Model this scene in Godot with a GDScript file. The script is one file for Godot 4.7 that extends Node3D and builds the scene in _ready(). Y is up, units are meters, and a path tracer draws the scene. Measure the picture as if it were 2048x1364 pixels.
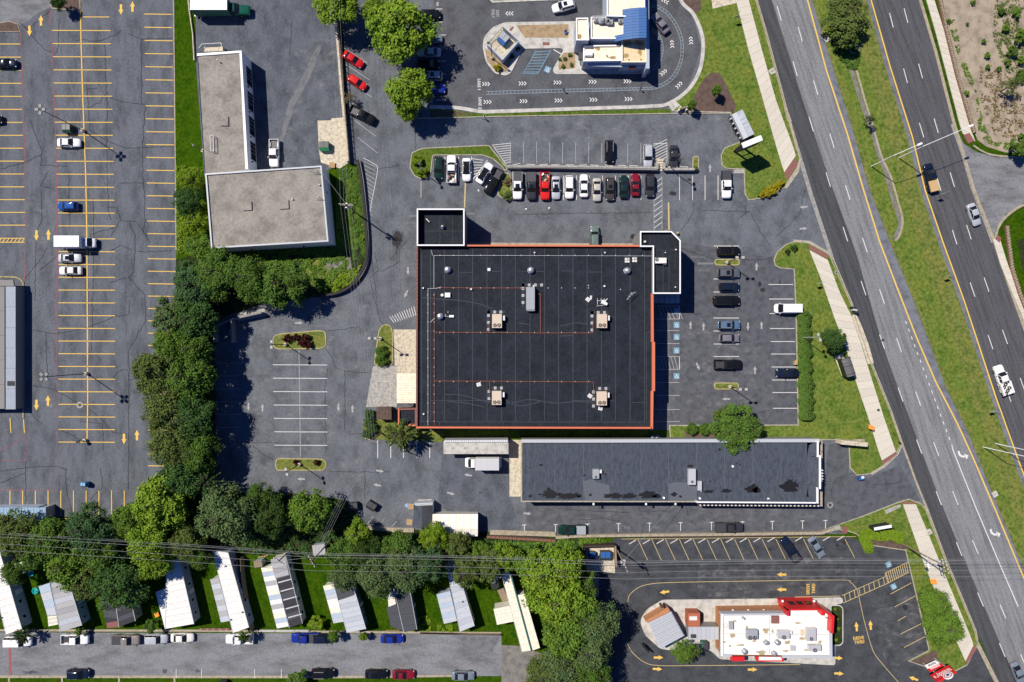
extends Node3D
# An American roadside retail block seen from a drone: plan survey units are 0.105 m,x to the east,y to the south.
const S:=0.105
const HC:=140.0
var counts:={}
var origin_of:={}
var mats:={}
var texs:={}
var rng:=RandomNumberGenerator.new()
# ---------- survey point to world: plan position of a point seen at height h ----------
func P(x,y,h=0.0)->Vector3:
	var k=S*(HC-h)/HC
	return Vector3((x-1024.0)*k,h,(y-682.0)*k)
func V(a: Array)->PackedVector2Array:
	var r:=PackedVector2Array()
	for i in range(0,a.size(),2):
		r.append(Vector2(a[i],a[i+1]))
	return r
# plan outline (survey units,at height h) to world xz polygon
func W(a,h=0.0)->PackedVector2Array:
	var src: PackedVector2Array=a if a is PackedVector2Array else V(a)
	var r:=PackedVector2Array()
	for p in src:
		var q=P(p.x,p.y,h)
		r.append(Vector2(q.x,q.z))
	return r
func rounded(a,rad: float,steps=5)->PackedVector2Array:
	var p: PackedVector2Array=a if a is PackedVector2Array else V(a)
	var out:=PackedVector2Array()
	var n=p.size()
	for i in n:
		var c=p[i]
		var u=p[(i+n-1) % n]-c
		var v=p[(i+1) % n]-c
		var d=min(rad,min(u.length(),v.length())*0.48)
		var s=c+u.normalized()*d
		var e=c+v.normalized()*d
		for k in steps+1:
			var t=float(k)/steps
			out.append(s.lerp(c,t).lerp(c.lerp(e,t),t))
	return out
func smooth(a,steps=6)->PackedVector2Array:
	var p: PackedVector2Array=a if a is PackedVector2Array else V(a)
	var out:=PackedVector2Array()
	for i in p.size()-1:
		var p0=p[max(i-1,0)]
		var p3=p[min(i+2,p.size()-1)]
		for k in steps:
			out.append(p[i].cubic_interpolate(p[i+1],p0,p3,float(k)/steps))
	out.append(p[p.size()-1])
	return out
func area2(p: PackedVector2Array)->float:
	var s:=0.0
	for i in p.size():
		s+=p[i].cross(p[(i+1) % p.size()])
	return s
func inset(p: PackedVector2Array,d: float)->PackedVector2Array:
	var sg=1.0 if area2(p)>0 else -1.0
	var out:=PackedVector2Array()
	var n=p.size()
	for i in n:
		var a=(p[i]-p[(i+n-1) % n]).normalized()
		var b=(p[(i+1) % n]-p[i]).normalized()
		var na=Vector2(-a.y,a.x)*sg
		var nb=Vector2(-b.y,b.x)*sg
		var m=na+nb
		var l=max(0.35,m.length_squared()*0.5)
		out.append(p[i]+m/l*d)
	return out
func centre(p: PackedVector2Array)->Vector2:
	var s:=Vector2.ZERO
	for q in p:
		s+=q
	return s/p.size()
# ---------- nodes ----------
func numbered(parent: Node,called: String)->String:
	var key=str(parent.get_instance_id())+called
	var n=counts.get(key,0)
	counts[key]=n+1
	return called if n==0 else "%s_%03d" % [called,n]
func thing(called: String,label: String,category: String,at=Vector3.ZERO,turn=0.0,group="")->Node3D:
	var o:=Node3D.new()
	o.name=numbered(self,called)
	o.position=at
	o.rotation.y=turn
	add_child(o)
	o.set_meta("label",label)
	o.set_meta("category",category)
	if group!="":
		o.set_meta("group",group)
	origin_of[o]=at if turn==0.0 else Vector3.ZERO
	return o
func setting(called: String,at=Vector3.ZERO)->Node3D:
	var o:=Node3D.new()
	o.name=numbered(self,called)
	o.position=at
	add_child(o)
	o.set_meta("kind","structure")
	origin_of[o]=at
	return o
func put(parent: Node,called: String,mesh: Mesh,m: Material)->MeshInstance3D:
	var o:=MeshInstance3D.new()
	o.name=numbered(parent,called)
	o.mesh=mesh
	if m:
		o.material_override=m
	parent.add_child(o)
	o.position=-origin_of.get(parent,Vector3.ZERO)
	if parent==self:
		o.set_meta("kind","structure")
	return o
func begin()->SurfaceTool:
	var st:=SurfaceTool.new()
	st.begin(Mesh.PRIMITIVE_TRIANGLES)
	return st
func done(st: SurfaceTool,parent: Node,called: String,m: Material,autonormals=false)->MeshInstance3D:
	if autonormals:
		st.generate_normals()
	return put(parent,called,st.commit(),m)
# ---------- faces ----------
func vert(st: SurfaceTool,p: Vector3,n: Vector3,uv: Vector2):
	st.set_normal(n)
	st.set_uv(uv)
	st.set_uv2(uv)
	st.add_vertex(p)
func tri(st: SurfaceTool,a: Vector3,b: Vector3,c: Vector3,out: Vector3):
	var n=(c-a).cross(b-a)
	if n.dot(out)<0:
		n=-n
		var t=b
		b=c
		c=t
	n=n.normalized()
	for p in [a,b,c]:
		vert(st,p,n,wall_uv(p,n))
func wall_uv(p: Vector3,n: Vector3)->Vector2:
	if abs(n.y)>0.6:
		return Vector2(p.x,p.z)
	var t=Vector2(-n.z,n.x).normalized()
	return Vector2(p.x*t.x+p.z*t.y,-p.y)
func quad(st,a,b,c,d,out: Vector3):
	tri(st,a,b,c,out)
	tri(st,a,c,d,out)
func flat(st,poly: PackedVector2Array,y: float,up=Vector3.UP):
	var idx=Geometry2D.triangulate_polygon(poly)
	if idx.is_empty():
		print("flat failed near ",poly[0]/S+Vector2(1024,682)," n=",poly.size())
	for i in range(0,idx.size(),3):
		var a=poly[idx[i]]
		var b=poly[idx[i+1]]
		var c=poly[idx[i+2]]
		tri(st,Vector3(a.x,y,a.y),Vector3(b.x,y,b.y),Vector3(c.x,y,c.y),up)
func sides(st,p: PackedVector2Array,y0: float,y1: float,outward=true):
	var sg=1.0 if area2(p)>0 else -1.0
	if not outward:
		sg=-sg
	for i in p.size():
		var a=p[i]
		var b=p[(i+1) % p.size()]
		var d=(b-a)
		var n=Vector3(d.y,0,-d.x)*sg
		quad(st,Vector3(a.x,y0,a.y),Vector3(b.x,y0,b.y),Vector3(b.x,y1,b.y),Vector3(a.x,y1,a.y),n)
func prism(st,p: PackedVector2Array,y0: float,y1: float):
	flat(st,p,y1)
	sides(st,p,y0,y1)
func ring(st,outer: PackedVector2Array,inner: PackedVector2Array,y: float):
	var n=outer.size()
	for i in n:
		var j=(i+1) % n
		quad(st,Vector3(outer[i].x,y,outer[i].y),Vector3(outer[j].x,y,outer[j].y),Vector3(inner[j].x,y,inner[j].y),Vector3(inner[i].x,y,inner[i].y),Vector3.UP)
# box with centre c,size s,turned about y; a small bevel on the top edges
func box(st,c: Vector3,s: Vector3,turn=0.0,bev=0.0):
	var b=Basis(Vector3.UP,turn)
	var h=s*0.5
	bev=min(bev,min(h.x,min(h.y*2,h.z))*0.6)
	var low=[]
	var mid=[]
	var top=[]
	for k in [[-1,-1],[1,-1],[1,1],[-1,1]]:
		low.append(c+b*Vector3(k[0]*h.x,-h.y,k[1]*h.z))
		mid.append(c+b*Vector3(k[0]*h.x,h.y-bev,k[1]*h.z))
		top.append(c+b*Vector3(k[0]*(h.x-bev),h.y,k[1]*(h.z-bev)))
	for i in 4:
		var j=(i+1) % 4
		var n=(low[i]+low[j])*0.5-(c-b.y*h.y)
		quad(st,low[i],low[j],mid[j],mid[i],n)
		if bev>0:
			quad(st,mid[i],mid[j],top[j],top[i],n+Vector3.UP*n.length())
	quad(st,top[0],top[1],top[2],top[3],Vector3.UP)
	quad(st,low[0],low[1],low[2],low[3],Vector3.DOWN)
func obox(parent,called,c: Vector3,s: Vector3,m,turn=0.0,bev=0.02):
	var st=begin()
	box(st,c,s,turn,bev)
	return done(st,parent,called,m)
# tapered round bar
func bar(st,a: Vector3,b: Vector3,r0: float,r1: float,n=8,caps=true):
	var d=(b-a).normalized()
	var u=d.cross(Vector3.RIGHT if abs(d.x)<0.9 else Vector3.UP).normalized()
	var v=d.cross(u)
	for i in n:
		var t0=TAU*i/n
		var t1=TAU*(i+1)/n
		var n0=u*cos(t0)+v*sin(t0)
		var n1=u*cos(t1)+v*sin(t1)
		var q=[a+n0*r0,a+n1*r0,b+n1*r1,b+n0*r1]
		var nn=[n0,n1,n1,n0]
		var order=[0,1,2,0,2,3]
		if (q[2]-q[0]).cross(q[1]-q[0]).dot(n0)<0:
			order=[0,2,1,0,3,2]
		for k in order:
			vert(st,q[k],nn[k],Vector2(float(i+(1 if k in [1,2] else 0))/n,q[k].y))
		if caps:
			tri(st,b,b+n0*r1,b+n1*r1,d)
			tri(st,a,a+n0*r0,a+n1*r0,-d)
func tube(st,pts: Array,r: float,n=6):
	for i in pts.size()-1:
		bar(st,pts[i],pts[i+1],r,r,n,i==0 or i==pts.size()-2)
# turned profile round a vertical axis: list of (radius,height)
func lathe(st,c: Vector3,prof: Array,n=16):
	for k in prof.size()-1:
		var p0=prof[k]
		var p1=prof[k+1]
		for i in n:
			var t0=TAU*i/n
			var t1=TAU*(i+1)/n
			var e0=Vector3(cos(t0),0,sin(t0))
			var e1=Vector3(cos(t1),0,sin(t1))
			var o=(e0+e1)*(p1.y-p0.y)+Vector3.UP*(p0.x-p1.x)*2.0
			var a=c+e0*p0.x+Vector3.UP*p0.y
			var b=c+e1*p0.x+Vector3.UP*p0.y
			var d=c+e1*p1.x+Vector3.UP*p1.y
			var e=c+e0*p1.x+Vector3.UP*p1.y
			if p0.x>0.0001:
				tri(st,a,b,d,o)
			if p1.x>0.0001:
				tri(st,a,d,e,o)
# flat ribbon along a world xz line
func ribbon(st,p: PackedVector2Array,w: float,y: float):
	for i in p.size()-1:
		var d=(p[i+1]-p[i]).normalized()
		var n0=Vector2(-d.y,d.x)
		var n1=n0
		if i>0:
			var dp=(p[i]-p[i-1]).normalized()
			n0=(n0+Vector2(-dp.y,dp.x)).normalized()
		if i<p.size()-2:
			var dn=(p[i+2]-p[i+1]).normalized()
			n1=(n1+Vector2(-dn.y,dn.x)).normalized()
		var a=p[i]+n0*w/2
		var b=p[i]-n0*w/2
		var c=p[i+1]-n1*w/2
		var e=p[i+1]+n1*w/2
		quad(st,Vector3(a.x,y,a.y),Vector3(b.x,y,b.y),Vector3(c.x,y,c.y),Vector3(e.x,y,e.y),Vector3.UP)
# strip with height along a plan line
func wall_strip(st,p: PackedVector2Array,w: float,y0: float,y1: float):
	var l:=PackedVector2Array()
	var r:=PackedVector2Array()
	for i in p.size():
		var d=(p[min(i+1,p.size()-1)]-p[max(i-1,0)]).normalized()
		l.append(p[i]+Vector2(-d.y,d.x)*w/2)
		r.append(p[i]-Vector2(-d.y,d.x)*w/2)
	var o:=PackedVector2Array()
	o.append_array(l)
	r.reverse()
	o.append_array(r)
	var n=l.size()
	for i in n-1:
		quad(st,Vector3(o[i].x,y1,o[i].y),Vector3(o[i+1].x,y1,o[i+1].y),Vector3(o[2*n-2-i].x,y1,o[2*n-2-i].y),Vector3(o[2*n-1-i].x,y1,o[2*n-1-i].y),Vector3.UP)
	sides(st,o,y0,y1)
func sheet(parent,called,pts,y,m):
	var st=begin()
	flat(st,W(pts),y)
	return done(st,parent,called,m)
func slab(parent,called,pts,y0,y1,m):
	var st=begin()
	prism(st,W(pts),y0,y1)
	return done(st,parent,called,m)
func mark(parent,called,pts,width,m,y=0.02):
	var st=begin()
	ribbon(st,W(pts),width*S,y)
	return done(st,parent,called,m)
# ---------- textures and materials ----------
func noise(sd: int,freq: float,oct: int,kind=FastNoiseLite.TYPE_SIMPLEX_SMOOTH,gain=0.5)->FastNoiseLite:
	var f:=FastNoiseLite.new()
	f.seed=sd
	f.frequency=freq
	f.noise_type=kind
	f.fractal_octaves=oct
	f.fractal_gain=gain
	return f
func ntex(key: String,sd: int,freq: float,oct: int,stops: Array,size=512,kind=FastNoiseLite.TYPE_SIMPLEX_SMOOTH,gain=0.5)->NoiseTexture2D:
	if texs.has(key):
		return texs[key]
	var g:=Gradient.new()
	var off:=PackedFloat32Array()
	var cols:=PackedColorArray()
	for s in stops:
		off.append(s[0])
		var c=s[1]
		cols.append(c if c is Color else Color(c,c,c))
	g.offsets=off
	g.colors=cols
	var t:=NoiseTexture2D.new()
	t.width=size
	t.height=size
	t.seamless=true
	t.noise=noise(sd,freq,oct,kind,gain)
	t.color_ramp=g
	texs[key]=t
	return t
func lin(r,g,b)->Color:
	return Color(r,g,b).linear_to_srgb()
func mat(key: String,col: Color,rough=0.9,metal=0.0)->StandardMaterial3D:
	if mats.has(key):
		return mats[key]
	var m:=StandardMaterial3D.new()
	m.resource_name=key
	m.albedo_color=col
	m.roughness=rough
	m.metallic=metal
	mats[key]=m
	return m
# surface with a fine pattern (repeats every `fine` metres) times a coarse one
func tmat(key: String,col: Color,rough: float,tex: Texture2D,fine: Vector2,det: Texture2D=null,coarse=Vector2(90,90),bump: Texture2D=null,depth=0.0)->StandardMaterial3D:
	if mats.has(key):
		return mats[key]
	var m=mat(key,col,rough)
	m.albedo_texture=tex
	m.metallic_specular=0.1 if key.begins_with("grass") or key=="soil" else 0.3
	m.uv1_scale=Vector3(1.0/fine.x,1.0/fine.y,1)
	if det:
		m.detail_enabled=true
		m.detail_albedo=det
		m.detail_blend_mode=BaseMaterial3D.BLEND_MODE_MUL
		m.detail_uv_layer=BaseMaterial3D.DETAIL_UV_2
		m.uv2_scale=Vector3(1.0/coarse.x,1.0/coarse.y,1)
	if bump:
		m.heightmap_enabled=true
		m.heightmap_texture=bump
		m.heightmap_scale=depth
	return m
func _ready():
	var cam:=Camera3D.new()
	cam.name="camera"
	cam.position=Vector3(0,HC,0)
	cam.rotation_degrees=Vector3(-90,0,0)
	cam.fov=2.0*rad_to_deg(atan(682.0*S/HC))
	cam.near=0.5
	cam.far=3000.0
	add_child(cam)
	cam.current=true
	var env:=Environment.new()
	env.background_mode=Environment.BG_SKY
	var sky:=Sky.new()
	var pm:=ProceduralSkyMaterial.new()
	pm.sky_top_color=Color(0.16,0.33,0.66)
	pm.sky_horizon_color=Color(0.56,0.68,0.84)
	pm.sky_curve=0.18
	pm.ground_bottom_color=Color(0.2,0.2,0.19)
	pm.ground_horizon_color=Color(0.5,0.55,0.6)
	pm.sky_energy_multiplier=0.78
	sky.sky_material=pm
	env.sky=sky
	env.ambient_light_source=Environment.AMBIENT_SOURCE_SKY
	env.tonemap_mode=Environment.TONE_MAPPER_LINEAR
	env.tonemap_exposure=1.13
	env.sdfgi_enabled=true
	env.ssao_enabled=true
	env.ssil_enabled=true
	var we:=WorldEnvironment.new()
	we.name="world_environment"
	we.environment=env
	add_child(we)
	var sun:=DirectionalLight3D.new()
	sun.name="sun"
	var el=deg_to_rad(54.0)
	var az=deg_to_rad(34.8)
	var d=Vector3(cos(az)*cos(el),-sin(el),sin(az)*cos(el))
	sun.basis=Basis.looking_at(d,Vector3.UP)
	sun.light_energy=1.5
	sun.light_color=Color(1.0,0.972,0.93)
	sun.light_angular_distance=0.5
	sun.shadow_enabled=true
	sun.directional_shadow_max_distance=400.0
	add_child(sun)
	rng.seed=7
	make_materials()
	ground()
	highway()
	islands()
	west_markings()
	main_markings()
	bank_markings()
	south_markings()
	cracks_and_stains()
	workshop_building()
	main_building()
	strip_building()
	bank_building()
	burger_building()
	far_west_store()
	mobile_homes()
	sheds()
	walls_and_fences()
	trees()
	plants()
	vehicles()
	lamps()
	wires()
	signs()
	street_things()
func make_materials():
	var sm=FastNoiseLite.TYPE_SIMPLEX_SMOOTH
	var grit=ntex("grit",1,0.07,5,[[0.0,0.72],[0.35,0.88],[0.6,0.95],[1.0,1.0]],1024,sm,0.8)
	var blot=ntex("blot",2,0.012,6,[[0.15,0.78],[0.42,0.9],[0.62,0.97],[0.85,1.0]],1024,sm,0.65)
	var wear=ntex("wear",3,0.03,5,[[0.15,0.82],[0.45,0.94],[0.7,0.99],[1.0,1.0]],512,sm,0.6)
	var turf=ntex("turf",4,0.045,6,[[0.1,Color(0.54,0.58,0.46)],[0.4,Color(0.76,0.82,0.7)],[0.6,Color(0.86,0.91,0.82)],[0.9,Color(1.0,1.0,0.95)]],1024,sm,0.78)
	var turfc=ntex("turfc",5,0.016,6,[[0.2,Color(0.78,0.86,0.74)],[0.5,Color(0.95,0.96,0.93)],[0.8,Color(1,0.96,0.88)]],512,sm,0.65)
	var turfb=ntex("turfb",6,0.12,4,[[0.1,0.0],[0.9,1.0]],512,sm,0.7)
	var stone=ntex("stone",7,0.09,3,[[0.0,Color(0.62,0.58,0.54)],[0.3,Color(0.84,0.81,0.77)],[0.7,Color(0.96,0.94,0.91)],[1.0,1.0]],1024,FastNoiseLite.TYPE_CELLULAR,0.6)
	var rust=ntex("rust",8,0.02,6,[[0.02,Color(0.86,0.82,0.77)],[0.3,Color(0.965,0.955,0.94)],[0.5,1.0]],512,sm,0.65)
	# asphalts
	tmat("asphalt_old",lin(0.16,0.173,0.199),0.92,grit,Vector2(48,48),blot,Vector2(42,110))
	tmat("asphalt_main",lin(0.173,0.186,0.21),0.92,grit,Vector2(48,48),blot,Vector2(60,75))
	tmat("asphalt_yard",lin(0.14,0.154,0.18),0.93,grit,Vector2(48,48),blot,Vector2(46,62))
	tmat("asphalt_bank",lin(0.13,0.135,0.148),0.92,grit,Vector2(48,48),wear,Vector2(70,70))
	tmat("asphalt_black",lin(0.084,0.09,0.1),0.9,grit,Vector2(48,48),blot,Vector2(48,40))
	tmat("asphalt_street",lin(0.27,0.276,0.29),0.93,grit,Vector2(48,48),blot,Vector2(120,45))
	tmat("asphalt_grey",lin(0.272,0.28,0.29),0.93,grit,Vector2(40,48),wear,Vector2(16,260))
	tmat("asphalt_new",lin(0.093,0.097,0.104),0.92,grit,Vector2(40,48),wear,Vector2(14,260))
	tmat("asphalt_east",lin(0.115,0.118,0.128),0.92,grit,Vector2(40,48),wear,Vector2(12,240))
	tmat("shoulder",lin(0.22,0.235,0.265),0.95,grit,Vector2(9,9),blot,Vector2(30,30))
	tmat("patch",lin(0.126,0.132,0.15),0.93,grit,Vector2(15,15),wear,Vector2(30,30))
	tmat("patch_pale",lin(0.21,0.218,0.232),0.93,grit,Vector2(15,15),wear,Vector2(30,30))
	# ground cover
	tmat("grass",lin(0.15,0.2,0.042),0.95,turf,Vector2(46,46),turfc,Vector2(42,42),turfb,3.0)
	tmat("grass_lawn",lin(0.23,0.265,0.073),0.95,turf,Vector2(46,46),turfc,Vector2(38,30),turfb,3.0)
	tmat("grass_dry",lin(0.27,0.265,0.095),0.95,turf,Vector2(46,46),turfc,Vector2(26,26),turfb,3.0)
	tmat("grass_deep",lin(0.064,0.12,0.006),0.95,turf,Vector2(46,46),turfc,Vector2(33,33),turfb,3.0)
	tmat("soil",lin(0.06,0.07,0.035),0.97,turf,Vector2(40,40),blot,Vector2(40,40))
	tmat("mulch",lin(0.17,0.125,0.11),0.97,stone,Vector2(4.5,4.5),wear,Vector2(20,20))
	tmat("riprap",lin(0.52,0.455,0.375),0.97,stone,Vector2(9,9),blot,Vector2(40,40))
	tmat("pebbles",lin(0.52,0.4,0.26),0.97,stone,Vector2(5,5),wear,Vector2(20,20))
	tmat("gravel",lin(0.3,0.3,0.3),0.97,stone,Vector2(5,5),blot,Vector2(22,22))
	# concrete
	for k in 3:
		tmat("concrete_%d" % k,lin(0.8+0.03*k,0.735+0.03*k,0.61+0.025*k),0.9,wear,Vector2(3.5,3.5),grit,Vector2(5,5))
	tmat("kerb",lin(0.52,0.47,0.37),0.9,wear,Vector2(17,17),grit,Vector2(5,5))
	tmat("kerb_tan",lin(0.5,0.43,0.32),0.9,wear,Vector2(17,17),grit,Vector2(5,5))
	tmat("kerb_yellow",lin(0.56,0.48,0.24),0.85,wear,Vector2(17,17),grit,Vector2(5,5))
	tmat("gutter",lin(0.4,0.39,0.36),0.9,wear,Vector2(17,17),grit,Vector2(5,5))
	tmat("pad",lin(0.76,0.67,0.51),0.9,wear,Vector2(14,14),grit,Vector2(45,45))
	tmat("pad_grey",lin(0.5,0.48,0.44),0.9,wear,Vector2(14,14),grit,Vector2(45,45))
	tmat("pad_white",lin(0.68,0.65,0.59),0.9,wear,Vector2(27,27),grit,Vector2(5,5))
	tmat("brick_red",lin(0.34,0.15,0.13),0.9,grit,Vector2(3,3),wear,Vector2(5,5))
	# paint on the ground
	for a in [["paint_white",0.78,0.77,0.74],["paint_yellow",0.86,0.56,0.12],["paint_faded",0.42,0.41,0.4],["paint_pale",0.62,0.48,0.22],["paint_red",0.36,0.11,0.12],["paint_blue",0.2,0.38,0.5],["paint_ltblue",0.3,0.37,0.43],["paint_ghost",0.21,0.21,0.215]]:
		tmat(a[0],lin(a[1],a[2],a[3]),0.8,wear,Vector2(2.2,2.2))
	var scuff=tmat("scuff",Color(1,1,1),0.9,ntex("scuff",9,0.018,6,[[0.42,Color(0.6,0.6,0.61,0.0)],[0.65,Color(0.62,0.62,0.62,0.09)],[0.9,Color(0.68,0.67,0.66,0.3)]],512,sm,0.7),Vector2(34,20))
	scuff.transparency=BaseMaterial3D.TRANSPARENCY_ALPHA
	tmat("crack",lin(0.03,0.03,0.034),0.95,wear,Vector2(3,3))
	tmat("stain",lin(0.035,0.034,0.036),0.7,wear,Vector2(3,3))
	# roofs and walls
	tmat("membrane",lin(0.0245,0.03,0.041),0.8,wear,Vector2(14,14),blot,Vector2(60,60))
	tmat("membrane_b",lin(0.023,0.0285,0.039),0.8,wear,Vector2(14,14),blot,Vector2(60,60))
	tmat("seam",lin(0.06,0.066,0.078),0.8,wear,Vector2(5,5))
	tmat("felt",lin(0.088,0.104,0.134),0.92,grit,Vector2(44,44),wear,Vector2(11,40))
	tmat("felt_seam",lin(0.125,0.138,0.16),0.9,wear,Vector2(5,5))
	tmat("felt_patch",lin(0.125,0.138,0.16),0.9,wear,Vector2(5,5))
	tmat("gravel_roof",lin(0.385,0.352,0.308),0.95,wear,Vector2(80,80),grit,Vector2(60,60))
	tmat("white_roof",lin(0.88,0.85,0.79),0.8,rust,Vector2(15,15))
	tmat("cream_roof",lin(0.86,0.78,0.6),0.8,rust,Vector2(10,10))
	tmat("cream_stained",lin(0.72,0.58,0.36),0.85,rust,Vector2(5,7))
	mat("white_wall",lin(0.84,0.86,0.88),0.7)
	mat("wall_black",lin(0.028,0.027,0.026),0.9)
	mat("coping_white",lin(0.85,0.85,0.85),0.5)
	mat("coping_grey",lin(0.45,0.47,0.5),0.5)
	mat("orange",lin(0.62,0.16,0.075),0.6)
	tmat("brick_wall",lin(0.26,0.13,0.09),0.9,grit,Vector2(2,2))
	tmat("brown_wall",lin(0.5,0.24,0.12),0.85,wear,Vector2(6,6))
	tmat("block_wall",lin(0.3,0.29,0.28),0.9,grit,Vector2(3,3))
	tmat("timber",lin(0.34,0.26,0.18),0.9,grit,Vector2(0.8,4))
	tmat("timber_dark",lin(0.075,0.055,0.042),0.9,grit,Vector2(0.8,4))
	tmat("pallet_wood",lin(0.66,0.44,0.22),0.9,grit,Vector2(1,4))
	mat("steel",lin(0.55,0.56,0.57),0.35,0.75)
	mat("galv",lin(0.6,0.6,0.6),0.5,0.35)
	mat("pale_metal",lin(0.72,0.7,0.66),0.55)
	mat("beige_metal",lin(0.6,0.49,0.38),0.6)
	mat("grey_metal",lin(0.32,0.34,0.36),0.55)
	mat("dark_metal",lin(0.05,0.05,0.055),0.5)
	mat("bronze",lin(0.03,0.028,0.028),0.5)
	mat("glass_dark",lin(0.012,0.014,0.018),0.08)
	mat("red_panel",lin(0.62,0.018,0.02),0.4)
	mat("blue_panel",lin(0.016,0.1,0.3),0.6)
	mat("blue_wall",lin(0.4,0.46,0.55),0.6)
	mat("white_plain",lin(0.84,0.84,0.83),0.6)
	mat("black_plain",lin(0.02,0.02,0.022),0.7)
	mat("pipe_orange",lin(0.42,0.13,0.07),0.6)
	mat("wire",lin(0.34,0.34,0.35),0.5)
	mat("head_grey",lin(0.2,0.2,0.2),0.6)
	mat("lamp_grey",lin(0.42,0.41,0.39),0.6)
	mat("tyre",lin(0.018,0.018,0.019),0.85)
	mat("safety_orange",lin(0.85,0.3,0.03),0.6)
# ---------- the ground,one level above another by a few millimetres ----------
func ground():
	var st=begin()
	var e=700.0
	flat(st,PackedVector2Array([Vector2(-e,-e),Vector2(e,-e),Vector2(e,e),Vector2(-e,e)]),-0.03)
	done(st,self,"ground",mats.grass_deep)
	var lot=setting("parking_lot_west")
	sheet(lot,"asphalt",[-700,-700,347,-700,349,130,352,380,352,1034,-700,1034],0.0,mats.asphalt_old)
	sheet(lot,"pale_asphalt",smooth([-60,-60,160,-60,118,-10,100,14,70,30,38,50,-60,62]),0.006,mats.asphalt_street)
	var yard=setting("service_yard")
	sheet(yard,"asphalt",[384,-700,668,-700,672,0,684,60,697,327,640,345,408,352,392,130],0.0,mats.asphalt_yard)
	sheet(yard,"trench_patch",[636,88,644,92,618,160,590,210,560,300,552,300,578,205,606,150],0.004,mats.patch_pale)
	slab(yard,"concrete_pad",[635,241,662,241,662,237,687,235,695,327,680,337,642,325,638,300],-0.02,0.05,mats.pad)
	var main=setting("parking_lot_main")
	sheet(main,"asphalt",[672,-60,1480,-60,1515,0,1622,380,1705,608,1746,730,1784,824,1833,962,1858,1024,1700,1048,1690,1068,1400,1066,1110,1074,1000,1064,735,1056,690,1000,600,985,432,985,428,690,430,640,520,610,660,590,720,565,738,520,735,470,725,330,700,327,686,60],0.004,mats.asphalt_main)
	sheet(main,"dark_asphalt",[1052,985,1640,1012,1658,890,1700,880,1697,950,1740,955,1800,930,1840,1000,1700,1048,1690,1066,1400,1063,1110,1070,1052,1062],0.008,mats.patch)
	sheet(main,"dark_asphalt",[875,1010,885,908,1018,908,1022,1000,1040,1060,960,1062],0.008,mats.asphalt_yard)
	sheet(main,"front_asphalt",[1340,480,1545,515,1560,537,1587,539,1596,848,1340,848],0.008,mats.patch)
	var bank=setting("drive_through_lanes")
	sheet(bank,"asphalt",[868,-60,1360,-60,1385,28,1402,97,1376,176,1340,212,1100,216,940,220,868,215],0.012,mats.asphalt_bank)
	var black=setting("parking_lot_burger")
	sheet(black,"asphalt",[1176,1112,1232,1076,1700,1073,1735,1090,1810,1101,1844,1245,1857,1300,1815,1320,1876,1345,1911,1345,1957,1289,1996,1364,2050,1500,1170,1500,1200,1260],0.012,mats.asphalt_black)
	var street=setting("residential_street")
	sheet(street,"asphalt",[-700,1262,1003,1268,1003,1352,700,1353,-700,1352],0.004,mats.asphalt_street)
	sheet(street,"worn_patch",[905,1270,1000,1275,985,1305,940,1295],0.008,mats.patch_pale)
	slab(street,"kerb",[-700,1257,400,1259,1003,1264,1003,1268,400,1263,-700,1261],-0.05,0.1,mats.kerb_tan)
	slab(street,"kerb",[-700,1350,700,1351,940,1349,940,1353,700,1356,-700,1355],-0.05,0.1,mats.kerb_tan)
	for x in [16,122,236,347]:
		sheet(street,"path_strip",[x,1355,x+3.5,1355,x+6,1400,x+2,1400],0.02,mats.kerb_tan)
	for x in [353,404,510,563]:
		mark(street,"bay_mark",[x,1338,x,1356],1.2,mats.paint_white,0.106)
	mark(street,"painted_line",[19,1280,21,1350],5,mats.paint_red)
	sheet(street,"gravel_yard",[1003,1290,1040,1292,1092,1310,1085,1345,1060,1400,1003,1400],0.0,mats.gravel)
	var wood=setting("woodland_floor")
	sheet(wood,"soil",[352,330,405,330,420,505,520,500,690,510,735,480,720,565,660,588,520,612,432,640,432,990,600,985,700,1005,735,1058,1000,1064,1110,1076,1170,1080,1176,1260,1240,1340,1220,1420,1090,1420,1090,1200,900,1120,500,1110,-60,1110,-60,1046,352,1036],-0.012,mats.soil)
	sheet(wood,"weedy_grass",[450,506,690,512,732,470,718,335,690,335,672,360,672,488,560,497],-0.006,mats.grass)
	sheet(wood,"bare_ground",[600,545,640,515,700,515,705,545,680,575,620,570],-0.002,mats.grass_dry)
	sheet(wood,"gravel_ground",[648,520,700,516,704,540,660,545],0.002,mats.gravel)
	var park=setting("mobile_home_lawns")
	sheet(park,"grass",[-60,1108,500,1108,900,1120,1090,1150,1095,1300,1003,1300,1003,1264,400,1259,-60,1257],-0.008,mats.grass_deep)
	var verge=setting("grass_verge")
	sheet(verge,"grass",[348,-60,380,-60,386,60,392,130,408,345,420,500,352,520,351,300],0.01,mats.grass_deep)
	mark(verge,"kerb",[346,-60,348.5,130,351,380,352,500],2.0,mats.kerb_tan,0.014)
	var slope=setting("stone_slope")
	sheet(slope,"riprap",[1880,-60,1881,0,1906,127,1944,253,1955,280,1972,293,2010,305,2120,310,2120,-60],0.03,mats.riprap)
	var back=setting("rear_grass")
	sheet(back,"grass",[870,858,1340,860,1340,882,885,882],0.012,mats.grass)
	sheet(back,"dry_grass",[740,838,790,838,838,856,885,862,885,884,725,878,728,845],0.02,mats.grass_dry)
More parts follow.
